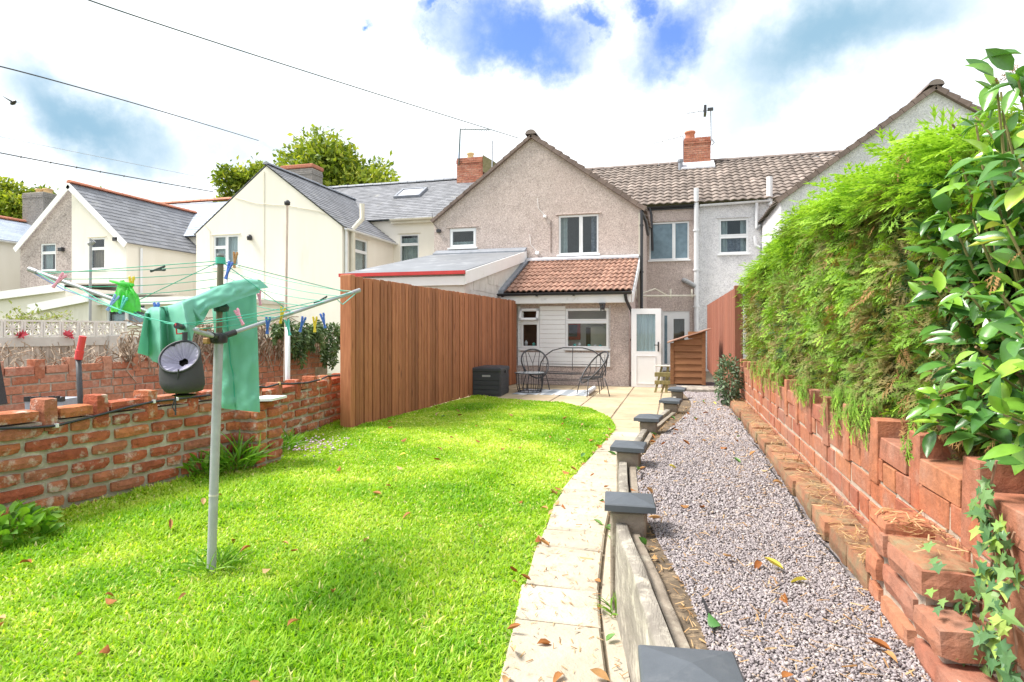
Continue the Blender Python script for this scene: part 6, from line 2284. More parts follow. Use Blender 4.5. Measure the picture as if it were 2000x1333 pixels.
    sc3, tone3, y3 = np.concatenate([sc3, .10 + .09 * rng.random(int(keep.sum()))]), np.concatenate([tone3, .55 + .3 * rng.random(int(keep.sum()))]), np.concatenate([y3, y6[keep]])
    near = np.concatenate([y, y2, y3]) < 4.6
    PP, FF, UU, SS, TT = (np.concatenate(q) for q in ((pos, pos2, pos3), (fwd, fwd2, fwd3), (up, up2, up3), (sc, sc2, sc3), (np.clip(tone, 0, 1), tone2, tone3)))
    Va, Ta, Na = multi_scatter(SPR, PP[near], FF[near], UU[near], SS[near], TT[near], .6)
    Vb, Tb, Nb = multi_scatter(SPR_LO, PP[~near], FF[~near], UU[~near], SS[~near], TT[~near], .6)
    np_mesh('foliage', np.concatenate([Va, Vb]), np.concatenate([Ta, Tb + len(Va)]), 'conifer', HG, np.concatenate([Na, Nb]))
    # brown branches, and a dark sheet coloured to imitate the shade inside
    mb = MB()
    for i in range(70):
        yy = rnd.uniform(1.6, 9.4); zz = rnd.uniform(.95, 2.1)
        mb.tube([(HX + .35, yy + rnd.uniform(-.2, .2), zz - .15), (HX + .2, yy, zz), (HX + .06, yy + rnd.uniform(-.1, .1), zz + rnd.uniform(.0, .2))], [.012, .008, .004], 5)
    mb.build('branch', 'twig', HG, kind='stuff')
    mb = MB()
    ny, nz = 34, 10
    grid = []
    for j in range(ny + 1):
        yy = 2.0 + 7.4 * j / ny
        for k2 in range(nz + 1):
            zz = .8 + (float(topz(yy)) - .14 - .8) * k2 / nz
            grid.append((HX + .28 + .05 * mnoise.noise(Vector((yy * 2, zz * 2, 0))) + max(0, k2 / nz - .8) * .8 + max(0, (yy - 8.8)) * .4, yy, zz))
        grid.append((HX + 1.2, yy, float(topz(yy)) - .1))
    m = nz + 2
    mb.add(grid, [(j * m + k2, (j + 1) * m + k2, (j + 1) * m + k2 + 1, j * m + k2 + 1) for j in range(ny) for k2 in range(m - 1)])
    mb.build('shade_core', 'hedge_shade', HG)
    # a few dead sprays caught in it
    n4 = 70
    y4 = 2 + 6.5 * rng.random(n4); f4 = rng.random(n4)
    p4 = np.stack([HX - .05 + .05 * rng.random(n4), y4, 1.05 + 1.2 * f4], 1)
    V, T, N = multi_scatter(SPR, p4, np.stack([-.6 + .3 * rng.normal(size=n4), .5 * rng.normal(size=n4), -.6 + .4 * rng.normal(size=n4)], 1), np.tile([-.5, 0, .8], (n4, 1)) + .3 * rng.normal(size=(n4, 3)), .08 + .09 * rng.random(n4), rng.random(n4))
    np_mesh('dead_spray', V, T, 'conifer_brown', HG, N)


hedge()

# ---- laurel in the right foreground
LB = thing('laurel_bush', 'laurel bush with large glossy leaves at the right edge, beside the conifer hedge', 'shrub', (1.35, 1.9, .8))


def leaf_object_mesh(name, mat, w, curl, fold=.12, nseg=5, L=1.0):
    v, t = leaf_template(w, fold, curl, nseg)
    me = bpy.data.meshes.new(name)
    me.from_pydata([tuple(p * L) for p in v], [], [tuple(int(i) for i in q) for q in t])
    me.polygons.foreach_set('use_smooth', [True] * len(me.polygons))
    me.materials.append(MATS[mat])
    me.update()
    return me


def orient(fwd, up):
    y = Vector(fwd).normalized()
    x = y.cross(Vector(up)).normalized()
    z = x.cross(y)
    return Matrix((x, y, z)).transposed().to_euler()


def laurel():
    mes = [leaf_object_mesh('leaf', 'laurel_leaf', w, c, .12) for w, c in ((.46, -.10), (.42, -.28), (.52, -.2), (.44, .08), (.50, -.4))]
    off = origin_of(LB)
    stems = []
    r = random.Random(5)
    tips = []
    for i in range(56):
        base = Vector((r.uniform(1.0, 1.4), r.uniform(2.0, 2.75), .85))
        tgt = Vector((r.uniform(.86, 1.25), r.uniform(1.9, 2.85), r.uniform(1.05, 2.24)))
        if tgt.y > 2.35:
            tgt.z = min(tgt.z, 2.24 - (tgt.y - 2.35) * .8)
        mid = base.lerp(tgt, .55) + Vector((r.uniform(-.05, .15), r.uniform(-.1, .1), .08))
        stems.append((base, mid, tgt))
    for px, py, X in ((1985, 128, .95), (1955, 170, 1.0), (1905, 225, .98), (1965, 235, .95), (1880, 320, .92), (1930, 320, .95), (1990, 300, .9), (1850, 400, .9), (1900, 420, .92), (1960, 420, .9), (1830, 560, .88), (1890, 560, .88), (1950, 560, .86), (1985, 640, .86), (1850, 700, .87), (1920, 700, .86), (1960, 800, .85), (1870, 800, .87)):
        tgt = P(px, py + 10, X=X)
        stems.append((Vector((1.1, 2.3, .9)), Vector((1.08, tgt.y + .05, .5 * (tgt.z + 1.0))), tgt))
    thick = MB(); thin = MB()
    for i, (a, b, c) in enumerate(stems):
        (thick if i < 8 else thin).tube([a, b, c], [.016, .010, .004] if i < 8 else [.008, .006, .003], 6)
    thick.build('stem', 'twig', LB, kind='stuff'); thin.build('stem', 'trestle_wood', LB, kind='stuff')
    cnt = 0
    leaves = []
    for a, b, c in stems:
        for k in range(15):
            t = 1.0 - .75 * r.random() ** 1.6
            p = (a.lerp(b, t * 2) if t < .5 else b.lerp(c, t * 2 - 1))
            d = Vector((r.gauss(-.45, .6), r.gauss(-.25, .6), r.gauss(.15, .55)))
            leaves.append((p + d.normalized() * .01, d, Vector((r.gauss(-.35, .35), r.gauss(-.4, .35), .8)), r.uniform(.055, .105)))
    for k in range(420):
        p = Vector((r.uniform(.93, 1.25), r.uniform(1.9, 2.8), r.uniform(1.0, 2.0)))
        leaves.append((p, Vector((r.gauss(-.6, .4), r.gauss(-.2, .5), r.gauss(-.1, .5))), Vector((-.5, -.4, .7)), r.uniform(.075, .125)))
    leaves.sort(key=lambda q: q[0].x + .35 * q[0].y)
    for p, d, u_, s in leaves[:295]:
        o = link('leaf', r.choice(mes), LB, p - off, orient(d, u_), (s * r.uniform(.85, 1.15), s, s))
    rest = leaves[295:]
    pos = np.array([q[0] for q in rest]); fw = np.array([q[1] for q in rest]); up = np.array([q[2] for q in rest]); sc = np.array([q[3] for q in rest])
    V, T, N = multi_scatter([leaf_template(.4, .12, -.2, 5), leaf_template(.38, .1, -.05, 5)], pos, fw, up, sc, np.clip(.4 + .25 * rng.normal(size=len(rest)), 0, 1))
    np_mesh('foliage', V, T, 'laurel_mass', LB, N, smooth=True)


laurel()


def ivy_template():
    pts = [(0, 0), (.30, -.12), (.24, .16), (.55, .30), (.22, .46), (.0, 1.0), (-.22, .46), (-.55, .30), (-.24, .16), (-.30, -.12)]
    v = np.array([(0, .22, .0)] + [(x, y, -.10 * abs(x) - .05 * y * y) for x, y in pts])
    t = np.array([(0, i, i % 10 + 1) for i in range(1, 11)])
    return v, t


IVY = ivy_template()
# ---- ivy on the right wall's near end
IV = thing('ivy', 'trailing ivy with small lobed leaves climbing the near end of the right brick wall', 'ivy', (.9, 1.95, GZ))
me_iv = []
for k in range(3):
    me = bpy.data.meshes.new('leaf')
    v, t = IVY
    g = np.random.default_rng(k)
    me.from_pydata([tuple(p + g.normal(0, .03, 3)) for p in v], [], [tuple(int(i) for i in q) for q in t])
    me.materials.append(MATS['ivy_leaf']); me_iv.append(me)
r_ = random.Random(12)
mbs = MB()
strands = [[(1950, 900), (1930, 985), (1950, 1050), (1935, 1130), (1950, 1200), (1960, 1290)], [(1925, 960), (1945, 1010), (1975, 1060), (1990, 1120)], [(1960, 1180), (1930, 1230), (1905, 1280), (1930, 1330)], [(1860, 1130), (1880, 1160), (1925, 1180)],
           [(1985, 1040), (1960, 1110), (1975, 1180), (1990, 1260), (1985, 1330)], [(1900, 1250), (1950, 1270), (1995, 1300)]]
for st in strands:
    pts = [P(x, y, X=.868 if y < 1150 else .84) for x, y in st]
    pts = [q + Vector((-.004, 0, 0)) for q in pts]
    mbs.tube(pts, .0035, 5)
    for a, b in zip(pts[:-1], pts[1:]):
        for k in range(7):
            p = a.lerp(b, r_.random()) + Vector((-r_.uniform(.005, .03), r_.uniform(-.05, .05), r_.uniform(-.03, .03)))
            s = r_.uniform(.03, .062)
            link('leaf', r_.choice(me_iv), IV, p - origin_of(IV), orient((r_.gauss(-.25, .3), r_.gauss(-.3, .6), r_.gauss(-.5, .5)), (-.9, -.4 + r_.gauss(0, .3), .3)), (s, s, s))
mbs.build('stem', 'twig', IV, kind='stuff')
for px, py in ((1850, 1060), (1870, 1100), (1862, 1090), (1855, 1150), (1880, 1170), (1870, 1185)):
    p = P(px, py, X=.80); s = r_.uniform(.025, .05)
    link('leaf', r_.choice(me_iv), IV, p - origin_of(IV) + Vector((-.06, -.02, 0)), orient((-.2, -.8, -.3), (-.6, -.5, .5)), (s, s, s))


def leaf_mass(parent, pos, out, size, mat, temp=None, name='foliage', tone=None, spread=.7):
    n = len(pos)
    fw = out + spread * rng.normal(size=(n, 3))
    up = out * .6 + np.array([0, 0, .8]) + .35 * rng.normal(size=(n, 3))
    t = np.clip(.5 + .22 * rng.normal(size=n), 0, 1) if tone is None else tone
    V, T, N = multi_scatter(temp or [LEAF], pos, fw, up, size, t)
    return np_mesh(name, V, T, mat, parent, N)


# ---- small dark shrub at the far end of the right wall
SH = thing('small_shrub', 'small grey green evergreen shrub at the far end of the right wall by the gravel', 'shrub', (.70, 8.9, GZ))
n = 900
a = rng.normal(size=(n, 3)); a = unit(a) * (.55 + .45 * rng.random((n, 1)))
pos = np.array([.70, 8.75, GZ + .34]) + a * np.array([.17, .28, .36])
leaf_mass(SH, pos, unit(a), .045 + .03 * rng.random(n), 'shrub_mass')
mb = MB()
for k in range(8):
    mb.tube([(.72, 8.8, GZ), (.72 + rnd.uniform(-.08, .08), 8.78 + rnd.uniform(-.15, .1), GZ + .3), (.70 + rnd.uniform(-.14, .14), 8.75 + rnd.uniform(-.25, .2), GZ + .58)], [.01, .007, .003], 5)
mb.build('stem', 'twig', SH, kind='stuff')

# ---- dead vine and live ivy over the next garden's back wall
VX = [(5.5, -9.1), (12.5, -8.2)]
DV = thing('dead_vine', 'tangle of dry leafless grey brown creeper stems hanging over the far wall', 'creeper', (-8.4, 9, .8))


def wall_pt(px, py, off=0.0):
    """a point on the plane of the far wall (a little in front of it)"""
    a, b = Vector((-8.55, 2.3, 0)), Vector((-7.65, 12.4, 0))
    t = b - a
    nn = Vector((t.y, -t.x, 0)).normalized()
    v = pix_dir(px, py)
    o = a + nn * off
    k = (o.dot(nn)) / v.dot(nn)
    return Vector((v.x * k, v.y * k, CAMH + v.z * k))


mb = MB()
r_ = random.Random(3)
for i in range(520):
    px = r_.triangular(235, 570, 480) if r_.random() < .5 else r_.uniform(235, 560)
    if 275 < px < 330 and r_.random() < .3:
        continue
    py = r_.uniform(628, 662) + (18 if px < 300 else 0)
    L = r_.uniform(25, 75)
    p = [wall_pt(px + r_.uniform(-4, 4) * k + 4 * math.sin(k * 2 + i), py + L * k / 3, r_.uniform(.05, .28)) for k in range(4)]
    mb.tube(p, r_.uniform(.006, .014), 3, caps=False)
for i in range(90):
    px = r_.uniform(0, 250); py = r_.uniform(665, 705); L = r_.uniform(15, 45)
    p = [wall_pt(px + r_.uniform(-9, 9) * k + 5 * math.sin(k * 2 + i), py + L * k / 3, r_.uniform(.05, .2)) for k in range(4)]
    mb.tube(p, r_.uniform(.004, .008), 3, caps=False)
for i in range(60):
    px = r_.uniform(225, 560); py = r_.uniform(625, 655)
    mb.tube([wall_pt(px + 14 * k, py + r_.uniform(-8, 8), r_.uniform(.05, .25)) for k in range(4)], .009, 3, caps=False)
mb.build('stem', 'dead_stem', DV, kind='stuff')
GI = thing('ivy', 'dense dark green ivy draped over the far brick wall next to the brown fence', 'ivy', (-7.8, 11, 1))
pl, ol, tn = [], [], []
for i in range(2600):
    px = r_.uniform(533, 672)
    f = r_.random()
    bot = 690 + 22 * math.sin(px * .11) + 12 * math.sin(px * .31 + 1) + (px - 600) * .12 - (25 if px < 560 else 0)
    py = 632 + (bot - 632) * f ** .9 + r_.uniform(-3, 3) + (3 * math.sin(px * .2))
    pl.append(wall_pt(px, py, .12 + .22 * math.sin(f * 2.6) + r_.uniform(0, .1))); ol.append((.7, -.4, -.5)); tn.append(.55 + .25 * math.sin(px * .23 + f * 4) + r_.gauss(0, .17))
leaf_mass(GI, np.array(pl), np.array(ol), .07 + .055 * rng.random(2600), 'ivy_mass', tone=np.clip(np.array(tn), 0, 1), spread=.55)
mb = MB()
for i in range(50):
    px = r_.uniform(535, 670); mb.tube([wall_pt(px + r_.uniform(-6, 6), 640 + 18 * k, .1) for k in range(4)], .01, 4, caps=False)
mb.build('stem', 'dead_stem', GI, kind='stuff')
# top part of the wall the ivy hangs on
IW = thing('brick_wall', 'short taller stretch of red brick wall beneath the hanging ivy', 'wall', (-7.9, 10.5, 0))
rI = BrickRun(IW, (-8.02, 8.6), (-7.72, 12.3), -1, 'brick_far')
rI.courses(.62, 6, 0, D=.12); rI.core(-.05, 1.28, -.014, .16)

# ---- wispy shrub by the screen blocks
WS = thing('wispy_shrub', 'wispy shrub with thin yellow green twigs above the pierced screen blocks', 'shrub', (-10.8, 6.0, 0))
mb = MB(); pl = []
bc = P(52, 640, d=11.5)
for i in range(60):
    a = r_.uniform(-75, 75); L = r_.uniform(.4, .95)
    p0 = bc + Vector((r_.uniform(-.5, .4), r_.uniform(-.2, .2), -.15))
    dx = math.sin(R(a)); p1 = p0 + Vector((CS * dx, SN * dx, 0)) * L * .5 + Vector((0, r_.uniform(-.1, .1), L * .32)); p2 = p0 + Vector((CS * dx, SN * dx, 0)) * L * 1.15 + Vector((0, r_.uniform(-.2, .2), L * .62 * math.cos(R(a))))
    mb.tube([p0, p1, p2], [.009, .006, .002], 4)
    for k in range(10):
        q = p1.lerp(p2, r_.random()) if r_.random() < .6 else p0.lerp(p1, r_.random())
        pl.append(q + Vector((r_.uniform(-.06, .06), r_.uniform(-.06, .06), r_.uniform(-.03, .05))))
for k in range(350):
    pl.append(bc + Vector((r_.gauss(0, .38), r_.gauss(0, .2), r_.gauss(-.02, .13))))
mb.tube([bc + Vector((0, 0, -1.5)), bc + Vector((0, 0, -.1))], .03, 6)
mb.build('stem', 'dead_stem', WS, kind='stuff')
leaf_mass(WS, np.array(pl), np.tile([0, -.3, .5], (len(pl), 1)), .06 + .05 * rng.random(len(pl)), 'wisp_leaf')

# ---- weeds along the wall
def weed(name, label, px, py, h, w, n, size, mat='weed_mass', z=0.0, cat='plant', temp=None, up=.6):
    c = P(px, py, Z=z)
    t = thing(name, label, cat, tuple(c))
    r = rng
    a = r.uniform(0, 2 * PI, n); rr = w * np.sqrt(r.random(n)); hh = h * r.random(n)
    pos = np.stack([c.x + rr * np.cos(a), c.y + rr * np.sin(a), z + .02 + hh * (1 - .5 * rr / w)], 1)
    out = np.stack([np.cos(a) * .8, np.sin(a) * .8, np.full(n, up)], 1)
    leaf_mass(t, pos, out, size * (.7 + .6 * r.random(n)), mat, temp, spread=.35)
    mb = MB()
    for k in range(6):
        b = rnd.uniform(0, 2 * PI); mb.tube([c, c + Vector((math.cos(b) * w * .3, math.sin(b) * w * .3, h * .5)), c + Vector((math.cos(b) * w * .6, math.sin(b) * w * .6, h * .9))], [.006, .004, .002], 4)
    mb.build('stem', 'trestle_wood', t, kind='stuff')
    return t


weed('leafy_weed', 'leafy green weed with toothed leaves at the foot of the left wall by the corner', 18, 1062, .22, .22, 150, .10, temp=[leaf_template(.5, .1, -.25, 4)])
weed('leafy_weed', 'bright green dandelion clump at the wall foot left of the silver pole', 398, 936, .20, .16, 90, .14, temp=[leaf_template(.25, .1, -.2, 4)], up=1.0)
BLADE = [leaf_template(.07, .05, -.5, 4)]
weed('grass_tuft', 'long grass tuft growing against the brick pier behind the silver pole', 458, 925, .16, .17, 130, .26, temp=BLADE, up=1.6)
weed('grass_tuft', 'long grass tuft along the wall foot between pier and fence', 548, 888, .10, .15, 120, .20, temp=BLADE, up=1.6)
weed('grass_tuft', 'tall uncut grass around the foot of the silver pole', 418, 1118, .03, .12, 70, .12, temp=BLADE, up=1.0)
weed('grass_tuft', 'small green sprout growing out beside the leaning concrete board', 1202, 1215, .04, .03, 22, .09, temp=BLADE, up=1.2)
c = P(600, 878, Z=.05)
n = 170
pos = np.stack([c.x + .26 * rng.normal(size=n), c.y + .28 * rng.normal(size=n), .07 + .07 * rng.random(n)], 1)
V, T, N = multi_scatter([(STT[0][0], STT[0][1])], pos, rng.normal(size=(n, 3)), np.tile([0, 0, 1.0], (n, 1)), .012 + .008 * rng.random(n), rng.random(n))
tag(np_mesh('clover_flowers', V, T, 'flower_pink', None, N), kind='stuff')

# ---- trees beyond the roofs
def tree(name, label, c, top, rx, ry, hz, n, leaf, trunk_r, seed, clumps=30):
    g = np.random.default_rng(seed)
    t = thing(name, label, 'tree', (c[0], c[1], 0))
    cz = top - hz
    # clumps of leaves spread through the crown
    cc = unit(g.normal(size=(clumps, 3))) * (g.random((clumps, 1)) ** .45)
    cen = np.array([c[0], c[1], cz]) + cc * np.array([rx, ry, hz]) * .82
    which = g.integers(0, clumps, n)
    rad = (.22 + .14 * g.random(clumps))[which]
    d = unit(g.normal(size=(n, 3))) * (g.random((n, 1)) ** .4)
    pos = cen[which] + d * rad[:, None] * np.array([rx, ry, hz])
    stray = g.random(n) < .06
    pos[stray] += g.normal(size=(stray.sum(), 3)) * np.array([.35, .35, .45])
    out = unit(d + np.array([0, 0, .3]))
    tone = np.clip(.5 + .25 * g.normal(size=n) + .3 * (g.random(clumps)[which] - .5), 0, 1)
    fw = out + .8 * g.normal(size=(n, 3)); up = out + .6 * g.normal(size=(n, 3))
    V, T, N = multi_scatter([leaf_template(.5, .1, -.2, 2)], pos, fw, up, leaf * (.7 + .6 * g.random(n)), tone)
    np_mesh('crown', V, T, 'tree_leaf', t, N)
    mb = MB(); b = Vector((c[0], c[1], 0))
    mb.tube([b, b + Vector((.1, 0, cz * .5)), b + Vector((0, .1, cz))], [trunk_r, trunk_r * .8, trunk_r * .5], 9)
    for k in range(18):
        e = Vector(cen[k % clumps])
        s_ = b + Vector((0, 0, cz * rnd.uniform(.6, 1.0)))
        mb.tube([s_, s_.lerp(e, .5) + Vector((0, 0, .3)), e], [trunk_r * .4, trunk_r * .22, .03], 6)
    mb.build('trunk', 'bark', t, smooth=True)
    return t


def tree_at(px, ytop, d, wpx_, hpx, *a):
    top = P(px, ytop, d=d)
    return (top.x, top.y), top.z, wpx_ / FPX * d / 2, wpx_ / FPX * d / 2 * .8, hpx / FPX * d / 2


c, top, rx, ry, hz_ = tree_at(632, 258, 42, 300, 215)
tree('leafy_tree', 'large yellow green tree rising behind the cream house chimney', c, top, rx, ry, hz_, 30000, .38, .35, 1, 70)
c, top, rx, ry, hz_ = tree_at(478, 308, 44, 125, 160)
tree('leafy_tree', 'smaller green tree crown showing left of the cream gable peak', c, top, rx, ry, hz_, 9000, .36, .25, 2, 16)
c, top, rx, ry, hz_ = tree_at(25, 350, 46, 190, 150)
tree('leafy_tree', 'broad yellow green tree behind the grey chimney at the far left', c, top, rx, ry, hz_, 16000, .38, .3, 3, 30)
c, top, rx, ry, hz_ = tree_at(192, 366, 48, 80, 90)
tree('leafy_tree', 'treetop just peeping over the orange ridged roof', c, top, rx, ry, hz_, 1500, .26, .2, 4, 10)

# ------------------------------------------------------------------ rotary clothes line
base = P(412, 1122, Z=0)
DPOLE = 3.57


def at(px, py, d):
    return P(px, py, d=d)


RC = thing('rotary_clothes_line', 'grey rotary clothes line with green lines standing on the lawn, its upper pole rusty brown', 'clothes line', tuple(base))
lo = at(427.5, 660, DPOLE); top = at(431, 500, DPOLE)
mb = MB(); mb.tube([base + Vector((0, 0, -.05)), base.lerp(lo, .5), lo], .0255, 16); mb.build('lower_pole', 'galvanised', RC, smooth=True, sharp=50)
mb = MB(); mb.tube([lo + (top - lo) * -.03, top], .0175, 14); mb.build('upper_pole', 'pole_brown', RC, smooth=True, sharp=50)
mb = MB(); mb.tube([top, top + Vector((0, 0, .012))], .021, 14); mb.build('pole_cap', 'grey_pipe', RC)
mb = MB(); mb.tube([base.lerp(lo, .33), base.lerp(lo, .338)], .027, 16); mb.build('collar', 'concrete_pale', RC)
# hub
mb = MB()
Mh = Matrix.Translation(lo)
mb.lathe([(.028, -.035), (.045, -.03), (.05, -.005), (.046, .02), (.026, .03)], 16, Mh, True, True)
mb.build('hub', 'black_plastic', RC, smooth=True, sharp=40)
for dx in (-.045, .0):
    mb = MB(); mb.cbox(lo.x - .065 + dx * .6, lo.x - .025 + dx * .6, lo.y - .06, lo.y - .03, lo.z + (.035 if dx else -.035), lo.z + (.06 if dx else -.0), .006); mb.build('clip', 'peg_wood', RC)
ends = {'a': at(60, 527, 3.75), 'b': at(700, 568, 4.35), 'c': at(446, 512, 4.95), 'd': at(347, 637, 3.02)}
starts = {k: lo + (e - lo).normalized() * .045 for k, e in ends.items()}
for k, e in ends.items():
    mb = MB(); mb.tube([starts[k], e], .0125, 10); arm = mb.build('arm', 'galvanised', RC, smooth=True, sharp=50)
    t_ = (e - starts[k]).normalized()
    mb = MB(); mb.tube([e - t_ * .05, e + t_ * .012], .0155, 10); mb.build('arm_end', 'black_plastic' if k == 'd' else 'grey_pipe', arm)
    mb = MB(); mb.tube([starts[k] - t_ * .01, starts[k] + t_ * .06], .019, 10); mb.build('socket', 'black_plastic', arm)
mb = MB(); zh = at(432, 600, DPOLE)
mb.lathe([(.02, -.03), (.04, -.025), (.045, 0), (.03, .02), (.02, .03)], 12, Matrix.Translation(zh)); mb.build('runner', 'cable_green', RC)
mb = MB(); mb.lathe([(.019, -.02), (.028, -.018), (.028, .018), (.019, .02)], 12, Matrix.Translation(top.lerp(lo, .06))); mb.build('line_knot', 'line_green', RC)
LINES = {}


def sag(a, b, s, n=8):
    return [a.lerp(b, i / n) - Vector((0, 0, s * 4 * (i / n) * (1 - i / n))) for i in range(n + 1)]


for lv, f in enumerate((.97, .85, .73, .61, .49, .37)):
    q = {k: starts[k].lerp(e, f) for k, e in ends.items()}
    q['d'] = starts['d'].lerp(ends['d'], min(.95, f * 1.2)) + Vector((0, 0, .01))
    for i, (u, v) in enumerate((('a', 'c'), ('c', 'b'), ('a', 'd'), ('d', 'b'))):
        if i > 1 and lv % 2:
            continue
        LINES[u + v, lv] = sag(q[u], q[v], .02 + .012 * ((lv * 3 + i) % 3))
        mb = MB(); mb.tube(LINES[u + v, lv], .0026, 5); mb.build('line', 'line_green', RC)
for k in 'abc':
    for f in (.93, .45):
        mb = MB(); mb.tube([top - Vector((0, 0, .03)), starts[k].lerp(ends[k], f)], .0026, 5); mb.build('stay_line', 'line_green', RC)
mb = MB(); e = ends['a']; s_ = starts['a'].lerp(e, .62); mb.tube([e - Vector((0, 0, .01)), e.lerp(s_, .5) - Vector((0, 0, .05)), s_ - Vector((0, 0, .04))], .004, 6); mb.build('stay_line', 'peg_lightblue', RC)
mb = MB(); e = ends['b']; mb.tube([e, e + Vector((-.02, -.02, -.03)), starts['b'].lerp(e, .86) - Vector((0, 0, .06)), starts['b'].lerp(e, .8)], .003, 6); mb.build('stay_line', 'peg_teal', RC)


def peg_mesh(mat):
    mb = MB()
    for s in (-1, 1):
        M = Matrix.Translation((s * .006, 0, 0)) @ Matrix.Rotation(s * R(9), 4, 'Y')
        mb.cbox(-.0055, .0055, -.006, .006, -.068, .040, .002, 0, M)
        mb.cbox(-.004, .008, -.0065, .0065, .018, .032, .002, 0, M)
    mb.tube([(-.012, 0, .006), (0, .009, .008), (.012, 0, .006), (0, -.009, .008)], .0022, 4, closed=True)
    return mb.mesh('clothes_peg', mat)


PEGM = {m: peg_mesh(m) for m in ('peg_blue', 'peg_lightblue', 'peg_teal', 'peg_pink', 'peg_yellow', 'peg_dark', 'peg_wood')}
PEGS = [
    ('peg_pink', 118, 545, 3.62, 38, 'pink clothes peg hanging askew below the far left arm of the clothes line'),
    ('peg_lightblue', 222, 588, 3.55, 30, 'pale blue clothes peg left of the teal one beneath the green plastic bag'),
    ('peg_teal', 241, 592, 3.55, 24, 'teal clothes peg beside the pale blue one beneath the green plastic bag'),
    ('peg_yellow', 257, 553, 3.62, 0, 'yellow clothes peg on top of the green plastic bag'),
    ('peg_blue', 306, 605, 3.3, -4, 'blue clothes peg in front of the left drape of the green cover'),
    ('peg_dark', 312, 526, 3.9, 80, 'dark clothes peg lying on the uppermost line between the left arm and the pole'),
    ('peg_blue', 447, 524, 3.5, 20, 'blue clothes peg clipped right beside the top of the brown pole'),
    ('peg_wood', 459, 504, 4.0, 5, 'brown wooden clothes peg just right of the top of the brown pole'),
    ('peg_pink', 506, 578, 4.05, -8, 'pink clothes peg at the upper right edge of the green cover'),
    ('peg_pink', 466, 616, 3.5, -30, 'pink clothes peg in front of the hanging part of the green cover'),
    ('peg_blue', 523, 632, 3.75, 3, 'leftmost blue clothes peg on the right arm, just right of the green cover'),
    ('peg_yellow', 551, 612, 3.85, 10, 'yellow clothes peg above the white post, beside the teal peg'),
    ('peg_teal', 562, 636, 3.9, -12, 'teal clothes peg at the head of the white post'),
    ('peg_blue', 591, 630, 4.0, 16, 'blue clothes peg between the white post and a yellow peg'),
    ('peg_yellow', 615, 630, 4.05, 0, 'yellow clothes peg between two blue pegs near the brown fence'),
    ('peg_blue', 631, 623, 4.1, -14, 'rightmost blue clothes peg, nearest the brown fence'),
    ('peg_dark', 630, 586, 4.3, 70, 'dark clothes peg lying on the right arm by its far end'),
    ('peg_dark', 421, 588, 3.6, 85, 'dark clothes peg lying across the line left of the brown pole'),
]
for m, px, py, d, rz, lab in PEGS:
    p = at(px, py, d)
    o = link('clothes_peg', PEGM[m], None, p, (0, R(rz), YAW + rnd.uniform(-.3, .3)))
    tag(o, lab, 'clothes peg', 'pegs on the clothes line')

# green cover thrown over the lines
GC = thing('clothes_line_cover', 'mint green fabric cover draped over the clothes line and hanging behind its pole', 'cover', tuple(at(440, 660, 3.8)))
# hanging bag
mb = MB()
nu, nv = 22, 34
tl, tr, bl, br = (410, 560), (500, 556), (433, 798), (508, 806)
gridf, gridb = [], []
for j in range(nv + 1):
    v = j / nv
    for i in range(nu + 1):
        u = i / nu
        px = (tl[0] * (1 - u) + tr[0] * u) * (1 - v) + (bl[0] * (1 - u) + br[0] * u) * v
        py = (tl[1] * (1 - u) + tr[1] * u) * (1 - v) + (bl[1] * (1 - u) + br[1] * u) * v
        b = math.sin(PI * u) ** .6
        fold = .012 * math.sin(7 * u + 2 * v) + .010 * mnoise.noise(Vector((u * 3, v * 6, 0))) * 2 + .016 * mnoise.noise(Vector((u * 5 + v * 4, v * 14, 3))) * (v ** 2)
        seam = -.018 * math.exp(-((u - .30 - .06 * v) / .035) ** 2)
        gridf.append(at(px, py, 3.84 - .045 * b - fold - seam))
        gridb.append(at(px, py, 3.86 + .03 * b))
m = nu + 1
N0 = len(gridf)
fs = [(j * m + i, (j + 1) * m + i, (j + 1) * m + i + 1, j * m + i + 1) for j in range(nv) for i in range(nu)]
fb = [tuple(N0 + k for k in f[::-1]) for f in fs]
mb.add(gridf + gridb, fs + fb)
mb.build('hanging_side', 'cover_green', GC, smooth=True)
mb = MB()
for k, u in enumerate((.30,)):
    pts = [gridf[j * m + int(round((u + .06 * j / nv) * nu))] + Vector((0, 0, 0)) - (gridf[0] - gridb[0]).normalized() * -.004 for j in range(0, nv + 1, 3)]
    mb.tube(pts, .0035, 5)
mb.build('seam', 'line_green', GC, smooth=True)
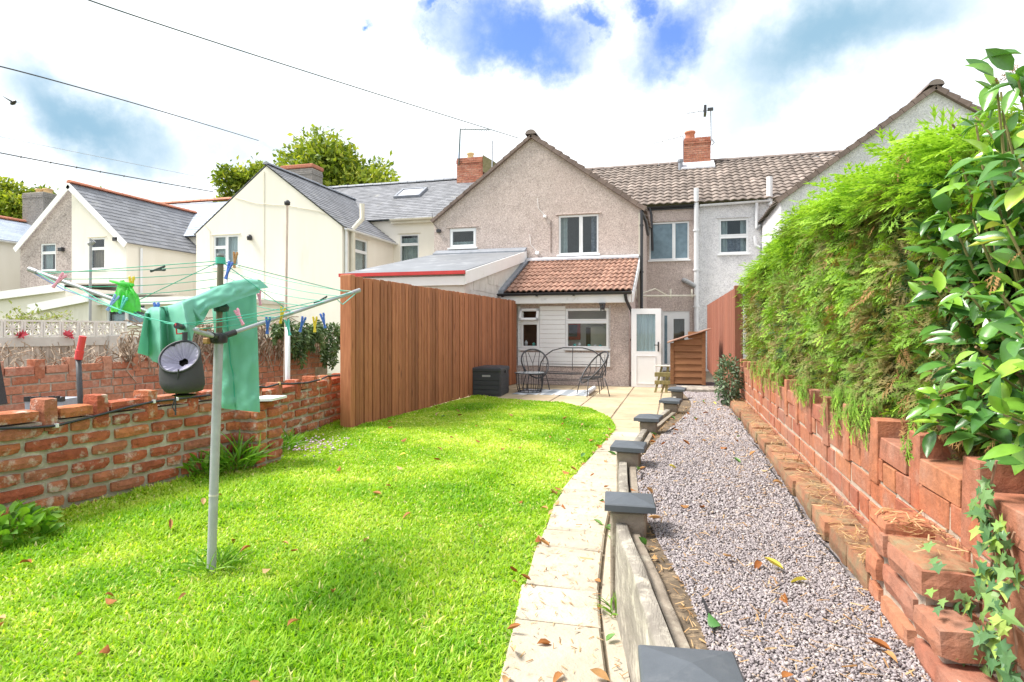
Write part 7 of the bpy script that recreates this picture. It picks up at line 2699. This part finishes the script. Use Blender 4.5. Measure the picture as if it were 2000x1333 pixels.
# left drape: columns (top, bottom, depth)
cols_ = [((283, 612), (268, 690), 3.20), ((289, 604), (290, 696), 3.42), ((296, 600), (298, 706), 3.27), ((312, 600), (316, 712), 3.20), ((325, 598), (330, 704), 3.36), ((338, 595), (350, 693), 3.22), ((356, 588), (374, 672), 3.14),
         ((378, 580), (383, 628), 3.36), ((400, 570), (402, 607), 3.42), ((430, 557), (432, 598), 3.52), ((455, 549), (458, 588), 3.60), ((478, 545), (482, 580), 3.70), ((503, 546), (508, 572), 3.86)]
mb = MB(); nv = 14; g = []
sub = 4
nc = (len(cols_) - 1) * sub + 1
for c_ in range(nc):
    k, f = divmod(c_, sub); f /= sub
    if k == len(cols_) - 1:
        k, f = k - 1, 1.0
    f = f * f * (3 - 2 * f) * .6 + f * .4
    A, B = cols_[k], cols_[k + 1]
    tx, ty = A[0][0] + (B[0][0] - A[0][0]) * f, A[0][1] + (B[0][1] - A[0][1]) * f
    bx_, by_ = A[1][0] + (B[1][0] - A[1][0]) * f, A[1][1] + (B[1][1] - A[1][1]) * f
    d = A[2] + (B[2] - A[2]) * f
    for j in range(nv + 1):
        v = j / nv
        dd = d - .07 * math.sin(min(1, v * 1.3) * PI / 2) + .02 * mnoise.noise(Vector((c_ * .35, v * 4, 1))) + (.05 if v == 0 else 0)
        g.append(at(tx + (bx_ - tx) * v, ty + (by_ - ty) * v, dd))
m = nv + 1
mb.add(g, [(i * m + j, i * m + j + 1, (i + 1) * m + j + 1, (i + 1) * m + j) for i in range(nc - 1) for j in range(nv)])
# back fall behind the line
g2 = []
for c_ in range(nc):
    a0 = g[c_ * m]; b0 = g[c_ * m + nv]
    for j in range(5):
        v = j / 4
        q = a0.lerp(b0, v * .5); w = Vector((-SN, CS, 0))
        g2.append(q + w * (.04 + .12 * v))
N1 = len(g2) // nc
k0 = len(mb.v)
mb.add(g2, [(i * 5 + j, (i + 1) * 5 + j, (i + 1) * 5 + j + 1, i * 5 + j + 1) for i in range(nc - 1) for j in range(4)])
mb.f += [(i * m, (i + 1) * m, k0 + (i + 1) * 5, k0 + i * 5) for i in range(nc - 1)]
mb.build('draped_side', 'cover_green', GC, smooth=True)

# bright green plastic bag on a line
PB = thing('plastic_bag', 'translucent bright green plastic bag knotted and hung on the left of the clothes line', 'bag', tuple(at(240, 570, 3.62)))
mb = MB(); g = []; nu, nv = 14, 10
for j in range(nv + 1):
    v = j / nv
    for i in range(nu + 1):
        u = i / nu
        w = .35 + .65 * min(1, v * 1.6)
        px = 246 + (u - .5) * 58 * w + 4 * mnoise.noise(Vector((u * 4, v * 4, 9)))
        py = 556 + v * 54 + 5 * mnoise.noise(Vector((u * 5, v * 3, 2))) - (8 if (u < .3 and v < .6) else 0)
        g.append(at(px, py, 3.6 + .05 * mnoise.noise(Vector((u * 6, v * 5, 5))) - .03 * math.sin(u * PI)))
m = nu + 1
mb.add(g, [(j * m + i, (j + 1) * m + i, (j + 1) * m + i + 1, j * m + i + 1) for j in range(nv) for i in range(nu)])
mb.build('body', 'plastic_green', PB, smooth=True)
mb = MB(); mb.tube([at(214, 549, 3.6), at(232, 553, 3.59), at(250, 558, 3.58), at(262, 557, 3.6)], [.006, .012, .02, .008], 6); mb.tube([at(250, 558, 3.58), at(268, 584, 3.55)], [.008, .002], 5)
mb.build('knot', 'plastic_green', PB, smooth=True)

# peg bag hanging from the short arm
bc = at(350, 712, 3.02)
BG = thing('peg_bag', 'round dark grey fabric peg bag with a pale gathered lining, hanging from the clothes line', 'bag', tuple(bc))
ax = Vector((SN, -CS, 0)) * .80 + Vector((0, 0, 1)) * .60 + Vector((.06, 0, 0))     # the mouth tips to the viewer
ax.normalize()
Rm = ax.to_track_quat('Z', 'Y').to_matrix().to_4x4()
mouth = at(351, 697, 2.97)
Mm = Matrix.Translation(mouth) @ Rm
mb = MB()
down = Vector((0, 0, -1))
rings = []
for (h, r, mix_) in ((0, .093, 1), (-.035, .096, .85), (-.075, .100, .6), (-.115, .100, .38), (-.145, .095, .2), (-.172, .082, .08), (-.192, .058, 0), (-.203, .030, 0), (-.206, .001, 0)):
    axm = (ax * mix_ + Vector((0, 0, 1)) * (1 - mix_)).normalized()
    Q = axm.to_track_quat('Z', 'Y').to_matrix()
    rings.append([mouth + Vector((0, .0, 0)) + Vector((0, 0, h)) + Vector((-SN, CS, 0)) * (.045 * (1 - mix_)) + Q @ Vector((r * math.cos(a) * (1 + .03 * math.sin(3 * a + h * 30)), r * math.sin(a), 0)) for a in np.arange(24) * 2 * PI / 24])
mb.add([p for r_ in rings for p in r_], [(i * 24 + k, i * 24 + (k + 1) % 24, (i + 1) * 24 + (k + 1) % 24, (i + 1) * 24 + k) for i in range(len(rings) - 1) for k in range(24)])
mb.build('body', 'bag_fabric', BG, smooth=True)
mb = MB(); mb.tube([Mm @ Vector((.093 * math.cos(a), .093 * math.sin(a), .002)) for a in np.arange(28) * 2 * PI / 28], .006, 6, closed=True); mb.build('rim', 'cable_black', BG, smooth=True)
mb = MB(); vs = []
for i, r in enumerate((.091, .07, .045, .022)):
    for k in range(40):
        a = k * 2 * PI / 40
        vs.append(Mm @ Vector((r * math.cos(a), r * math.sin(a), -.004 - .016 * i + (.006 if k % 2 else -.004) * (1 if i in (1, 2) else .4) + .004 * math.sin(5 * a))))
mb.add(vs, [(i * 40 + k, i * 40 + (k + 1) % 40, (i + 1) * 40 + (k + 1) % 40, (i + 1) * 40 + k) for i in range(3) for k in range(40)])
mb.build('lining', 'bag_lining', BG)
mb = MB(); mb.lathe([(.0, -.085), (.03, -.08)], 16, Mm); mb.build('opening', 'bag_shade', BG)  # near-black disc stands in for the shade inside the bag
hp = Mm @ Vector((0, .093, 0)) if (Mm @ Vector((0, .093, 0))).z > (Mm @ Vector((0, -.093, 0))).z else Mm @ Vector((0, -.093, 0))
mb = MB(); mb.tube([hp, hp + Vector((0, 0, .045))], .012, 6); mb.build('strap', 'cable_black', BG)
mb = MB(); e = ends['d']; mb.tube([hp + Vector((0, 0, .04)), e + Vector((-.005, 0, -.04)), e + Vector((0, -.012, .012)), e + Vector((.01, .01, .0))], .0045, 6); mb.build('hook', 'red_rubber', BG, smooth=True)
mb = MB(); b0 = at(343, 776, 2.98); mb.tube([at(349, 722, 2.9), at(346, 760, 2.93), b0, b0 + Vector((.0, 0, -.09))], .004, 5); mb.tube([b0, b0 + Vector((-.02, 0, -.05)), b0 + Vector((-.005, 0, -.07))], .003, 5); mb.build('cord', 'cable_black', BG)

# ------------------------------------------------------------------ small things by the left wall
# black cable clipped along the wall
cw = thing('wall_cable', 'black armoured cable clipped along the left brick wall near its top', 'cable', (-4.6, 4, .6))
mb = MB(); pts = []
for px, py in ((-40, 838), (60, 836), (110, 832), (190, 812), (250, 796), (300, 785), (345, 780), (410, 772)):
    u = np.clip((px + 40) / 450, 0, 1)
    v = pix_dir(px, py)
    a, b = rA.a + rA.n * .016, rA.t
    k = a.dot(rA.n) / v.dot(rA.n)
    pts.append(Vector((v.x * k, v.y * k, CAMH + v.z * k)))
mb.tube(pts, .010, 8); mb.build('cable', 'cable_black', cw, smooth=True)
mbc = []
for q in (pts[2], pts[5], pts[6]):
    mb = MB(); mb.cbox(q.x - .012, q.x + .016, q.y - .012, q.y + .012, q.z - .014, q.z + .018, .003); mb.build('clip', 'ply_white', cw)
mb = MB(); pts = []
for px, py in ((498, 755), (520, 757), (545, 750), (570, 750), (600, 748), (625, 742), (640, 735), (667, 733)):
    v = pix_dir(px, py); a = rB.a + rB.n * .018
    k = a.dot(rB.n) / v.dot(rB.n); pts.append(Vector((v.x * k, v.y * k, CAMH + v.z * k)))
mb.tube(pts, .012, 8); mb.build('cable', 'cable_black', cw, smooth=True)
for q in (pts[2], pts[5]):
    mb = MB(); mb.cbox(q.x - .012, q.x + .016, q.y - .014, q.y + .014, q.z - .014, q.z + .022, .003); mb.build('clip', 'pot_clay', cw)
# white scrap of board on the pier
p = at(505, 793, 6.6)
mb = MB(); mb.prism([(PX0 + .12, PY0 + .02, .695), (PX1 + .10, PY0 + .10, .705), (PX1 + .02, PY1 + .02, .70), (PX0 + .18, PY1 - .02, .70)], (0, 0, .025)); tag(mb.build('board_scrap', 'ply_white'), 'scrap of white board lying on top of the brick pier', 'board')
# black tool handle with a red grip
a, b = at(157, 785, 5.3), at(153, 700, 5.3); c_ = at(162, 657, 5.3)
TH = thing('tool_handle', 'upright black metal handle with a red grip standing behind the left wall', 'tool handle', (a.x, a.y, a.z))
mb = MB(); mb.tube([a + Vector((0, 0, -.5)), a, b], .022, 8); mb.build('shaft', 'black_iron', TH, smooth=True)
mb = MB(); mb.tube([b - (b - a).normalized() * .01, b.lerp(c_, .35), b.lerp(c_, .36), c_], [.030, .034, .028, .028], 10); mb.build('grip', 'red_rubber', TH, smooth=True, sharp=40)
a, b = at(6, 790, 4.9), at(-12, 690, 4.9)
BT = thing('garden_tool', 'dark blue metal bar leaning behind the wall at the left edge', 'tool', tuple(a))
mb = MB(); mb.tube([a, b], .03, 6); mb.tube([a.lerp(b, .5), a.lerp(b, .5) + Vector((-.1, .05, -.02))], .015, 6); mb.build('bar', 'bag_fabric', BT)
a, b = at(48, 772, 5.4), at(124, 798, 5.4)
TB = thing('plastic_tub', 'shallow grey tub with a black frayed rim behind the left wall', 'tub', ((a.x + b.x) / 2, (a.y + b.y) / 2, b.z))
Mt_ = Matrix.Translation(at(86, 800, 5.4)) @ Matrix.Rotation(YAW, 4, 'Z')
mb = MB(); mb.prism([(-.16, 0, -.25), (.16, 0, -.25), (.175, 0, .09), (-.175, 0, .09)], (0, .22, 0)); mb.v = [tuple(Mt_ @ Vector(q)) for q in mb.v]; mb.build('body', 'grey_bin', TB)
mb = MB()
for i in range(16):
    x = -.175 + i * .022; mb.box(x, x + .02, -.01, .02, .07, .09 + .02 + rnd.uniform(-.012, .012), Mt_)
mb.build('rim', 'black_plastic', TB, kind='stuff')
# white post and metal poles in the next garden
a = at(562, 728, 8.2)
WP = MB(); WP.tube([a + Vector((0, 0, -.8)), at(562, 640, 8.2)], .032, 10); tag(WP.build('washing_post', 'white_pipe', smooth=True), 'plain white post standing in front of the dark green ivy', 'post')
TP = thing('metal_pole', 'tall thin grey pole with a knob on top before the cream gable', 'pole', tuple(at(558, 735, 11)))
mb = MB(); mb.tube([at(556, 745, 11.0), at(559, 570, 11.0), at(561, 400, 11.0)], .022, 8); mb.build('shaft', 'fence_grey', TP)
mb = MB(); q = at(561, 397, 11.0); mb.lathe([(0, -.05), (.05, -.035), (.055, .02), (.03, .05), (0, .055)], 10, Matrix.Translation(q)); mb.build('knob', 'black_iron', TP, smooth=True)
TP = thing('metal_pole', 'slim grey metal pole with a small arm before the half cream gable', 'pole', tuple(at(177, 640, 12)))
mb = MB(); mb.tube([at(176, 650, 12), at(177, 467, 12)], .025, 8); mb.build('shaft', 'grey_pipe', TP)
mb = MB(); mb.tube([at(177, 478, 12), at(185, 472, 12)], .03, 6); mb.tube([at(173, 478, 12), at(180, 474, 12)], .04, 6); mb.build('head', 'grey_pipe', TP)
# terracotta pot on the far wall
q = wall_pt(282, 712, .0)
FP = MB(); FP.lathe([(.06, 0), (.085, .17), (.10, .17), (.10, .21), (.08, .21), (.07, .1)], 14, Matrix.Translation(Vector((q.x, q.y, q.z))), True); tag(FP.build('flower_pot', 'ridge_orange'), 'small terracotta flower pot among the dry creeper on the far wall', 'flower pot')

# ------------------------------------------------------------------ patio furniture
SBX = thing('storage_box', 'dark grey plastic storage box with a lid at the end of the brown fence', 'storage box', (-4.0, 12.95, 0), R(4))
bx0, bx1, by0, by1, bh = -.32, .32, -.44, .44, .58
mb = MB(); mb.cbox(bx0, bx1, by0, by1, .0, bh, .02); mb.build('body', 'box_plastic', SBX, world=False)
mb = MB(); mb.cbox(bx0 - .015, bx1 + .015, by0 - .015, by1 + .015, bh - .045, bh + .05, .02)
mb.add([(bx0, by0, bh + .05), (bx1, by0, bh + .05), (bx1, by1, bh + .05), (bx0, by1, bh + .05), (bx0 + .15, by0 + .2, bh + .075), (bx1 - .15, by0 + .2, bh + .075), (bx1 - .15, by1 - .2, bh + .075), (bx0 + .15, by1 - .2, bh + .075)], [(4, 5, 6, 7), (0, 1, 5, 4), (1, 2, 6, 5), (2, 3, 7, 6), (3, 0, 4, 7)])
mb.build('lid', 'box_plastic', SBX, world=False)
for zz in (.10, .20, .30, .40):
    mb = MB(); mb.cbox(bx0 + .02, bx1 - .02, by0 - .008, by0 + .002, zz - .044, zz + .044, .006); mb.cbox(bx1 - .002, bx1 + .008, by0 + .02, by1 - .02, zz - .044, zz + .044, .006); mb.build('panel', 'box_plastic', SBX, world=False)
mb = MB(); mb.box(-.09, .09, by0 - .017, by0 - .002, .435, .475); mb.build('handle_recess', 'grey_pipe', SBX, world=False)
mb = MB(); mb.cbox(bx1 + .004, bx1 + .03, -.06, .06, .50, .57, .006); mb.build('hasp', 'black_plastic', SBX, world=False)


def hoop(cx, cy, cz, w, h, tilt, n=36, flat=0.0):
    """oval loop leaning back by tilt, in the chair's own axes (y back)"""
    pts = []
    for k in range(n):
        a = 2 * PI * k / n
        s = math.cos(a)
        pts.append(Vector((cx + w * math.sin(a) * (1 - .22 * (1 - s) / 2), cy + math.sin(tilt) * h * s, cz + math.cos(tilt) * h * s)))
    return pts


def wire_chair(name, label, loc, rz, grp):
    t = thing(name, label, 'chair', loc, rz, grp)
    mb = MB(); H = hoop(0, .02, .64, .37, .44, R(40)); mb.tube(H, .019, 7, closed=True); mb.build('frame', 'black_iron', t, True, world=False)
    seat = [Vector((.27 * math.sin(a), -.05 + .24 * math.cos(a), .41 + .02 * math.cos(a))) for a in np.arange(28) * 2 * PI / 28]
    mb = MB(); mb.tube(seat, .010, 6, closed=True); mb.build('seat_ring', 'black_iron', t, True, world=False)
    mb = MB()
    for k in range(28):      # plaited seat
        a = 2 * PI * k / 28
        mb.tube([seat[k], Vector((.03 * math.sin(a), -.05 + .03 * math.cos(a), .385))], .005, 4)
    for r_ in (.07, .12, .17, .22):
        mb.tube([Vector((r_ * 1.1 * math.sin(a), -.05 + r_ * math.cos(a), .39 + .02 * r_ / .24)) for a in np.arange(20) * 2 * PI / 20], .005, 4, closed=True)
    mb.build('seat', 'black_iron', t, world=False, kind='stuff')
    mb = MB()
    for k in (-10, -8, -5, -3, 3, 5, 8, 10):        # cords fanning from the seat to the hoop
        s_ = seat[int(round(k * 28 / 36)) % 28]
        mb.tube([H[k % 36], s_.lerp(H[k % 36], .5) + Vector((0, .03, 0)), s_], .010 if abs(k) in (3, 8) else .006, 4)
    mb.tube([Vector((0, .19, .43)), Vector((0, .25, .62)), Vector((-.10, .33, .90))], .007, 5); mb.tube([Vector((0, .25, .62)), Vector((.10, .33, .90))], .007, 5)
    mb.build('cord', 'black_iron', t, world=False, kind='stuff')
    for x, y in ((-.25, -.24), (.25, -.24), (-.22, .24), (.22, .24)):
        mb = MB(); mb.tube([(x * .8, -.05 + (y + .05) * .8, .41), (x * 1.0, y, .2), (x * 1.12, y * 1.15, .0)], .011, 6); mb.build('leg', 'black_iron', t, True, world=False)
    return t


cp = P(1152, 776, Z=0)
wire_chair('wire_chair', 'black wire chair with an oval hoop back standing on the right of the rug', (cp.x + .05, cp.y + .18, 0), R(-58), 'round wire chairs on the patio')
wire_chair('wire_chair', 'black wire chair with an oval hoop back behind the glass topped table', (-3.30, 14.35, 0), R(28), 'round wire chairs on the patio')
# two-seat bench
WB = thing('wire_bench', 'black wire two seat bench with a rounded back below the kitchen windows', 'bench', (-2.55, 15.22, 0), R(2))
mb = MB(); W2 = .84
prof = [(-W2, .30), (-W2 - .01, .42), (-W2 + .03, .62), (-W2 + .14, .80), (-W2 + .32, .93), (-.25, 1.0), (.25, 1.0), (W2 - .32, .93), (W2 - .14, .80), (W2 - .03, .62), (W2 + .01, .42), (W2, .30)]
mb.tube([Vector((x, .02 + .22 * (z - .3), z)) for x, z in prof], .016, 7); mb.tube([(-W2, .02, .30), (-W2, -.46, .38), (W2, -.46, .38), (W2, .02, .30)], .012, 7); mb.build('frame', 'black_iron', WB, True, world=False)
mb = MB()
for yy, zz in ((-.40, .38), (-.25, .37), (-.1, .37), (.06, .40)):
    mb.tube([(-W2 + .04, yy, zz), (0, yy, zz - .025), (W2 - .04, yy, zz)], .008, 5)
for k in range(40):
    x = -W2 + .06 + k * (2 * W2 - .12) / 39; mb.tube([(x, -.44, .375), (x, .06, .395)], .004, 3)
mb.build('seat', 'black_iron', WB, world=False, kind='stuff')
mb = MB(); mb.tube([(-W2 + .06, .09, .58), (W2 - .06, .09, .58)], .009, 6); mb.tube([(-W2 + .1, .10, .52), (-.0, .08, .50), (W2 - .1, .10, .52)], .007, 6); mb.tube([(0, .18, 1.0), (0, .07, .42)], .010, 6)
mb.build('back_rail', 'black_iron', WB, world=False)
for x in (-W2 + .08, W2 - .08):
    for y in (-.42, .06):
        mb = MB(); mb.tube([(x, y, .38), (x * 1.04, y * 1.1, 0)], .012, 6); mb.build('leg', 'black_iron', WB, world=False)
mb = MB(); mb.tube([(-W2 + .08, -.4, .2), (W2 - .08, -.4, .2)], .009, 6); mb.tube([(-W2 + .08, .05, .2), (W2 - .08, .05, .2)], .009, 6); mb.build('stretcher', 'black_iron', WB, world=False)
# wire table
tp = P(1029, 770, Z=0)
WT = thing('wire_table', 'low round black wire drum table with a grey glass top', 'table', (tp.x, tp.y + .28, 0))
mb = MB(); mb.lathe([(0, .455), (.335, .455), (.34, .465), (.335, .475), (0, .475)], 32); mb.build('table_top', 'glass_table', WT, True, world=False, sharp=30)
mb = MB(); mb.tube([(.345 * math.cos(a), .345 * math.sin(a), .462) for a in np.arange(32) * 2 * PI / 32], .011, 6, closed=True); mb.build('rim', 'black_iron', WT, True, world=False)
mb = MB(); mb.tube([(.27 * math.cos(a), .27 * math.sin(a), .025) for a in np.arange(32) * 2 * PI / 32], .011, 6, closed=True); mb.tube([(.29 * math.cos(a), .29 * math.sin(a), .08) for a in np.arange(32) * 2 * PI / 32], .007, 5, closed=True); mb.build('base_ring', 'black_iron', WT, True, world=False)
for k in range(16):
    a = 2 * PI * (k + .3) / 16
    mb = MB(); mb.tube([(.32 * math.cos(a), .32 * math.sin(a), .455), (.305 * math.cos(a), .305 * math.sin(a), .2), (.285 * math.cos(a), .285 * math.sin(a), .1), (.25 * math.cos(a), .25 * math.sin(a), .015)], .007, 5); mb.build('wire', 'black_iron', WT, True, world=False)
# rug with its end rolled up
r0, r1, r2, r3 = P(1075, 777, Z=.012), P(1158, 779, Z=.012), P(1176, 754, Z=.012), P(985, 752, Z=.012)
RG = MB(); nx, ny = 40, 8; g = []
for i in range(nx + 1):
    u = i / nx
    for j in range(ny + 1):
        v = j / ny
        x = -3.55 + 1.95 * u; y = 13.05 + 1.25 * v + .08 * u
        z = .022 + .006 * math.sin(i * .9)
        if u > .86:
            k = (u - .86) / .14 * PI * 1.5
            x = -3.55 + 1.95 * .86 + .05 * math.sin(k); z = .022 + .05 * (1 - math.cos(k))
        g.append(Vector((x, y, z)))
m = ny + 1
RG.add(g, [(i * m + j, (i + 1) * m + j, (i + 1) * m + j + 1, i * m + j + 1) for i in range(nx) for j in range(ny)])
rg = RG.build('rug', 'rug_stripes', None, smooth=True)
tag(rg, 'grey striped outdoor rug on the patio with its right end curling up', 'rug')
so = rg.modifiers.new('thickness', 'SOLIDIFY'); so.thickness = .008

# ------------------------------------------------------------------ aerials and overhead cables
def aerial(name, label, foot, head, boom, els, h_, mat='galvanised', r=.022):
    t = thing(name, label, 'aerial', tuple(foot))
    mb = MB(); mb.tube([foot, head], r, 6); mb.build('mast', mat, t)
    mb = MB(); mb.tube([head, boom], r * .6, 5); mb.build('boom', mat, t)
    for k in range(els):
        p = head.lerp(boom, (k + .5) / els)
        mb = MB(); mb.tube([p + Vector((0, -h_, 0)), p + Vector((0, h_, 0))], .009, 4); mb.build('element', mat, t)
    return t


y_ = YR - .6
a1 = aerial('tv_aerial', 'tv aerial with a long level boom above the left brick chimney', P(896, 322, Y=y_), P(899, 253, Y=y_), P(956, 254, Y=y_), 12, .16, 'cable_green', .03)
tp2 = MB(); tp2.tube([P(961, 330, Y=y_), P(962, 275, Y=y_)], .03, 6); tag(tp2.build('chimney_pole', 'galvanised'), 'thin bare pole to the right of the left brick chimney', 'pole')
y_ = YR - .7
aerial('tv_aerial', 'tv aerial with a thin boom pointing left, just left of the right brick chimney', P(1334, 312, Y=y_), P(1334, 266, Y=y_), P(1277, 281, Y=y_), 5, .10)
t = aerial('tv_aerial', 'tall tv aerial fixed to the right side of the right brick chimney', P(1389, 275, Y=y_), P(1388, 215, Y=y_), P(1341, 222, Y=y_), 5, .10)
q = P(1377, 217, Y=y_); mb = MB(); mb.box(q.x - .05, q.x + .05, y_ - .25, y_ + .25, q.z - .16, q.z + .16); mb.build('reflector', 'black_plastic', t)
q = P(1388, 214, Y=y_); mb = MB(); mb.box(q.x - .12, q.x + .1, y_ - .05, y_ + .05, q.z - .05, q.z + .06); mb.build('dipole', 'black_iron', t)
q = P(1390, 272, Y=y_); mb = MB(); mb.tube([q, q + Vector((.1, 0, -.15)), q + Vector((0, 0, -.25))], .03, 5); mb.build('bracket', 'galvanised', t)


def wire(label, pts, r, mat, beads=()):
    t = thing('overhead_cable', label, 'cable', tuple(pts[0]), 0, 'overhead cables')
    mb = MB(); n = 24
    P0, P1 = pts[0], pts[-1]
    s_ = pts[1]
    q = []
    for i in range(n + 1):
        u = i / n
        q.append(P0 * (1 - u) * (1 - 2 * u) + s_ * 4 * u * (1 - u) + P1 * u * (2 * u - 1))
    mb.tube(q, r, 5); mb.build('wire', mat, t, smooth=True)
    for b in beads:
        k = q[0].lerp(q[0], 0); i = int(b * n); f = b * n - i; p = q[i].lerp(q[i + 1], f)
        mb = MB(); mb.lathe([(0, -.04), (.045, 0), (0, .04)], 8, Matrix.Translation(p)); mb.build('spacer', mat, t)
    return t


wire('uppermost dark green overhead cable crossing the sky from the top edge to the central gable', [at(150, -8, 9), at(560, 128, 13.0), at(1012, 270, 20)], .011, 'cable_green')
wire('black overhead cable across the upper left sky, second from the top', [at(-60, 117, 11), at(210, 187, 15), at(505, 275, 24)], .014, 'cable_black')
wire('faint thin overhead cable running above the beaded one at left', [at(-60, 255, 22), at(190, 306, 24), at(420, 352, 26)], .009, 'galvanised')
wire('lowest overhead cable at left with small dark spacers along it', [at(-60, 287, 18), at(170, 331, 20), at(416, 375, 25)], .017, 'cable_black', (.24, .36, .46, .55, .64, .78, .9))
bp = at(26, 201, 14)
BDm = MB()
BDm.lathe([(0, -.10), (.035, -.06), (.05, 0), (.035, .05), (.022, .08), (0, .10)], 10, Matrix.Translation(bp) @ Matrix.Rotation(R(70), 4, 'Y'))
BDm.add([bp + Vector((.02, -.02, .02)), bp + Vector((-.06, -.02, .02)), bp + Vector((-.05, -.22, .09)), bp + Vector((.02, .02, .02)), bp + Vector((-.06, .02, .02)), bp + Vector((-.05, .22, .09))], [(0, 1, 2), (3, 5, 4)])
tag(BDm.build('bird', 'black_plastic'), 'small dark bird flying in the sky at the far left', 'bird')

# ------------------------------------------------------------------ fallen leaves and needles
LM = {}
for m in ('dry_leaf', 'green_leaf', 'yellow_leaf'):
    LM[m] = [leaf_object_mesh('fallen_leaf', m, w, c, f, 4) for w, c, f in ((.55, .35, .25), (.42, -.35, .2), (.6, .1, -.25), (.36, .5, .3))]
r_ = random.Random(21)


def drop(n, where, label, grp, s0, s1, mats, avoid=None):
    k = 0
    tries = 0
    while k < n and tries < 4000:
        tries += 1
        p = where()
        if p is None:
            continue
        s = r_.uniform(s0, s1)
        m = r_.choices(('dry_leaf', 'green_leaf', 'yellow_leaf'), mats)[0]
        lab = label % {'dry_leaf': 'dry brown', 'green_leaf': 'green', 'yellow_leaf': 'yellow'}[m]
        o = link('fallen_leaf', r_.choice(LM[m]), None, p, (r_.uniform(-.3, .3), r_.uniform(-.3, .3), r_.uniform(0, 6.28)), (s * r_.uniform(.8, 1.2), s, s))
        g_ = grp
        if grp == 'leaves on the lawn':
            w_ = 'around the silver pole' if (p - base).length < .9 else 'at the far end by the patio' if p.y > 7 else 'close to the paved path' if p.x > xl_(p.y) - .8 else 'near the left brick wall' if p.x < -3.4 else 'out in the middle'
            lab, g_ = lab + ' ' + w_, grp + ' ' + w_
        elif grp == 'leaves on the gravel':
            w_ = 'at the far end by the log store' if p.y > 6.5 else 'beside the brick ledge' if p.x > .5 else 'by the broken brick pier' if p.y < 2.7 else 'in the middle stretch'
            lab, g_ = lab + ' ' + w_, grp + ' ' + w_
        tag(o, lab, 'leaf', g_ + ' ' + {'dry_leaf': 'brown', 'green_leaf': 'green', 'yellow_leaf': 'yellow'}[m])
        k += 1


def on_lawn():
    y = 2.0 + 9.5 * r_.random() ** 1.7; x = r_.uniform(-4.3, -.6)
    return Vector((x, y, .055)) if in_poly(np.array([x]), np.array([y]), LAWN)[0] else None


def lawn_edge():
    y = r_.uniform(2.2, 8.6)
    return Vector((xl_(y) + r_.uniform(-.06, .05), y, .05))


def on_path():
    y = r_.uniform(2.2, 8)
    return Vector((r_.uniform(xl_(y) + .05, xp_(y) - .1), y, .042))


def path_side():
    y = r_.uniform(2.2, 5)
    return Vector((xp_(y) - r_.uniform(.07, .2), y, .04))


def on_gravel():
    y = 1.6 + 7.5 * r_.random() ** 1.3
    return Vector((r_.uniform(xp_(y) + sw(y), .70), y, GZ + .035))


def on_soil():
    y = r_.uniform(1.8, 8.5)
    return Vector((xp_(y) + r_.uniform(.05, sw(y)), y, GZ + .02))


drop(80, on_lawn, '%s fallen leaf lying on the lawn', 'leaves on the lawn', .042, .09, (6, .6, .2))
drop(24, lawn_edge, '%s fallen leaf along the edge of the lawn by the paving', 'leaves at the lawn edge', .05, .10, (6, .4, 0))
drop(16, on_path, '%s fallen leaf lying on the paving slabs', 'leaves on the path', .045, .10, (5, 1, 0))
drop(12, path_side, '%s fallen leaf against the foot of the concrete boards', 'leaves by the edging', .05, .09, (3, 3, 0))
drop(46, on_gravel, '%s fallen leaf lying on the gravel', 'leaves on the gravel', .04, .085, (7, .8, .25))
drop(22, on_soil, '%s fallen leaf on the strip of soil beside the gravel', 'leaves on the soil', .04, .09, (5, 1.4, 0))
q = P(1531, 1112, Z=GZ + .03)
tag(link('fallen_leaf', LM['yellow_leaf'][0], None, q, (.1, .1, 1.2), (.07, .085, .07)), 'single clear yellow leaf lying flat in the middle of the gravel', 'leaf')


def needles(name, pts, L, mat='straw', kind='stuff', w=.05):
    n = len(pts)
    tv = np.array([(-w, -.5, 0), (w, -.5, 0), (w * .6, .5, .06), (-w * .6, .5, .06), (0, 0, .05)]); tt = np.array([(0, 1, 4), (1, 2, 4), (2, 3, 4), (3, 0, 4)])
    fw = rng.normal(size=(n, 3)) * np.array([1, 1, .2]); up = np.array([0, 0, 1.0]) + .25 * rng.normal(size=(n, 3))
    V, T, N = multi_scatter([(tv, tt)], pts, fw, up, L * (.5 + rng.random(n)), rng.random(n))
    return np_mesh(name, V, T, mat, None, N, kind=kind)


n = 850
y = 2.65 + 6 * rng.random(n) ** 1.4; x = rng.uniform(.70, .87, n)
p1 = np.stack([x, y, np.full(n, GZ + .125) + .012 * rng.random(n)], 1)
n = 110
p2 = np.stack([rng.uniform(.73, .88, n), rng.uniform(2.12, 2.62, n), np.full(n, bx_top + .055)], 1)
n = 900
y = 1.6 + 7 * rng.random(n)
p3 = np.stack([np.interp(y, [p[0] for p in PC], [p[1] for p in PC]) + .05 + .17 * rng.random(n), y, np.full(n, GZ + .012)], 1)
n = 1300
y = 1.6 + 8 * rng.random(n) ** 1.2; xa = np.interp(y, [p[0] for p in PC], [p[1] for p in PC])
p4 = np.stack([xa + .15 + (.7 - xa - .15) * rng.random(n) ** .7, y, np.full(n, GZ + .034)], 1)
n = 700
y = 2.2 + 6 * rng.random(n); xa = np.interp(y, [p[0] for p in PATHL], [p[1] for p in PATHL]); xb = np.interp(y, [p[0] for p in PC], [p[1] for p in PC])
p5 = np.stack([xa + (xb - .08 - xa) * rng.random(n), y, np.full(n, .038)], 1)
needles('needle_litter', np.concatenate([p1, p2]), np.full(960, .045))
needles('needle_litter', np.concatenate([p3, p4]), np.full(2200, .032), w=.07)
needles('needle_litter', p5, np.full(700, .03), w=.08)
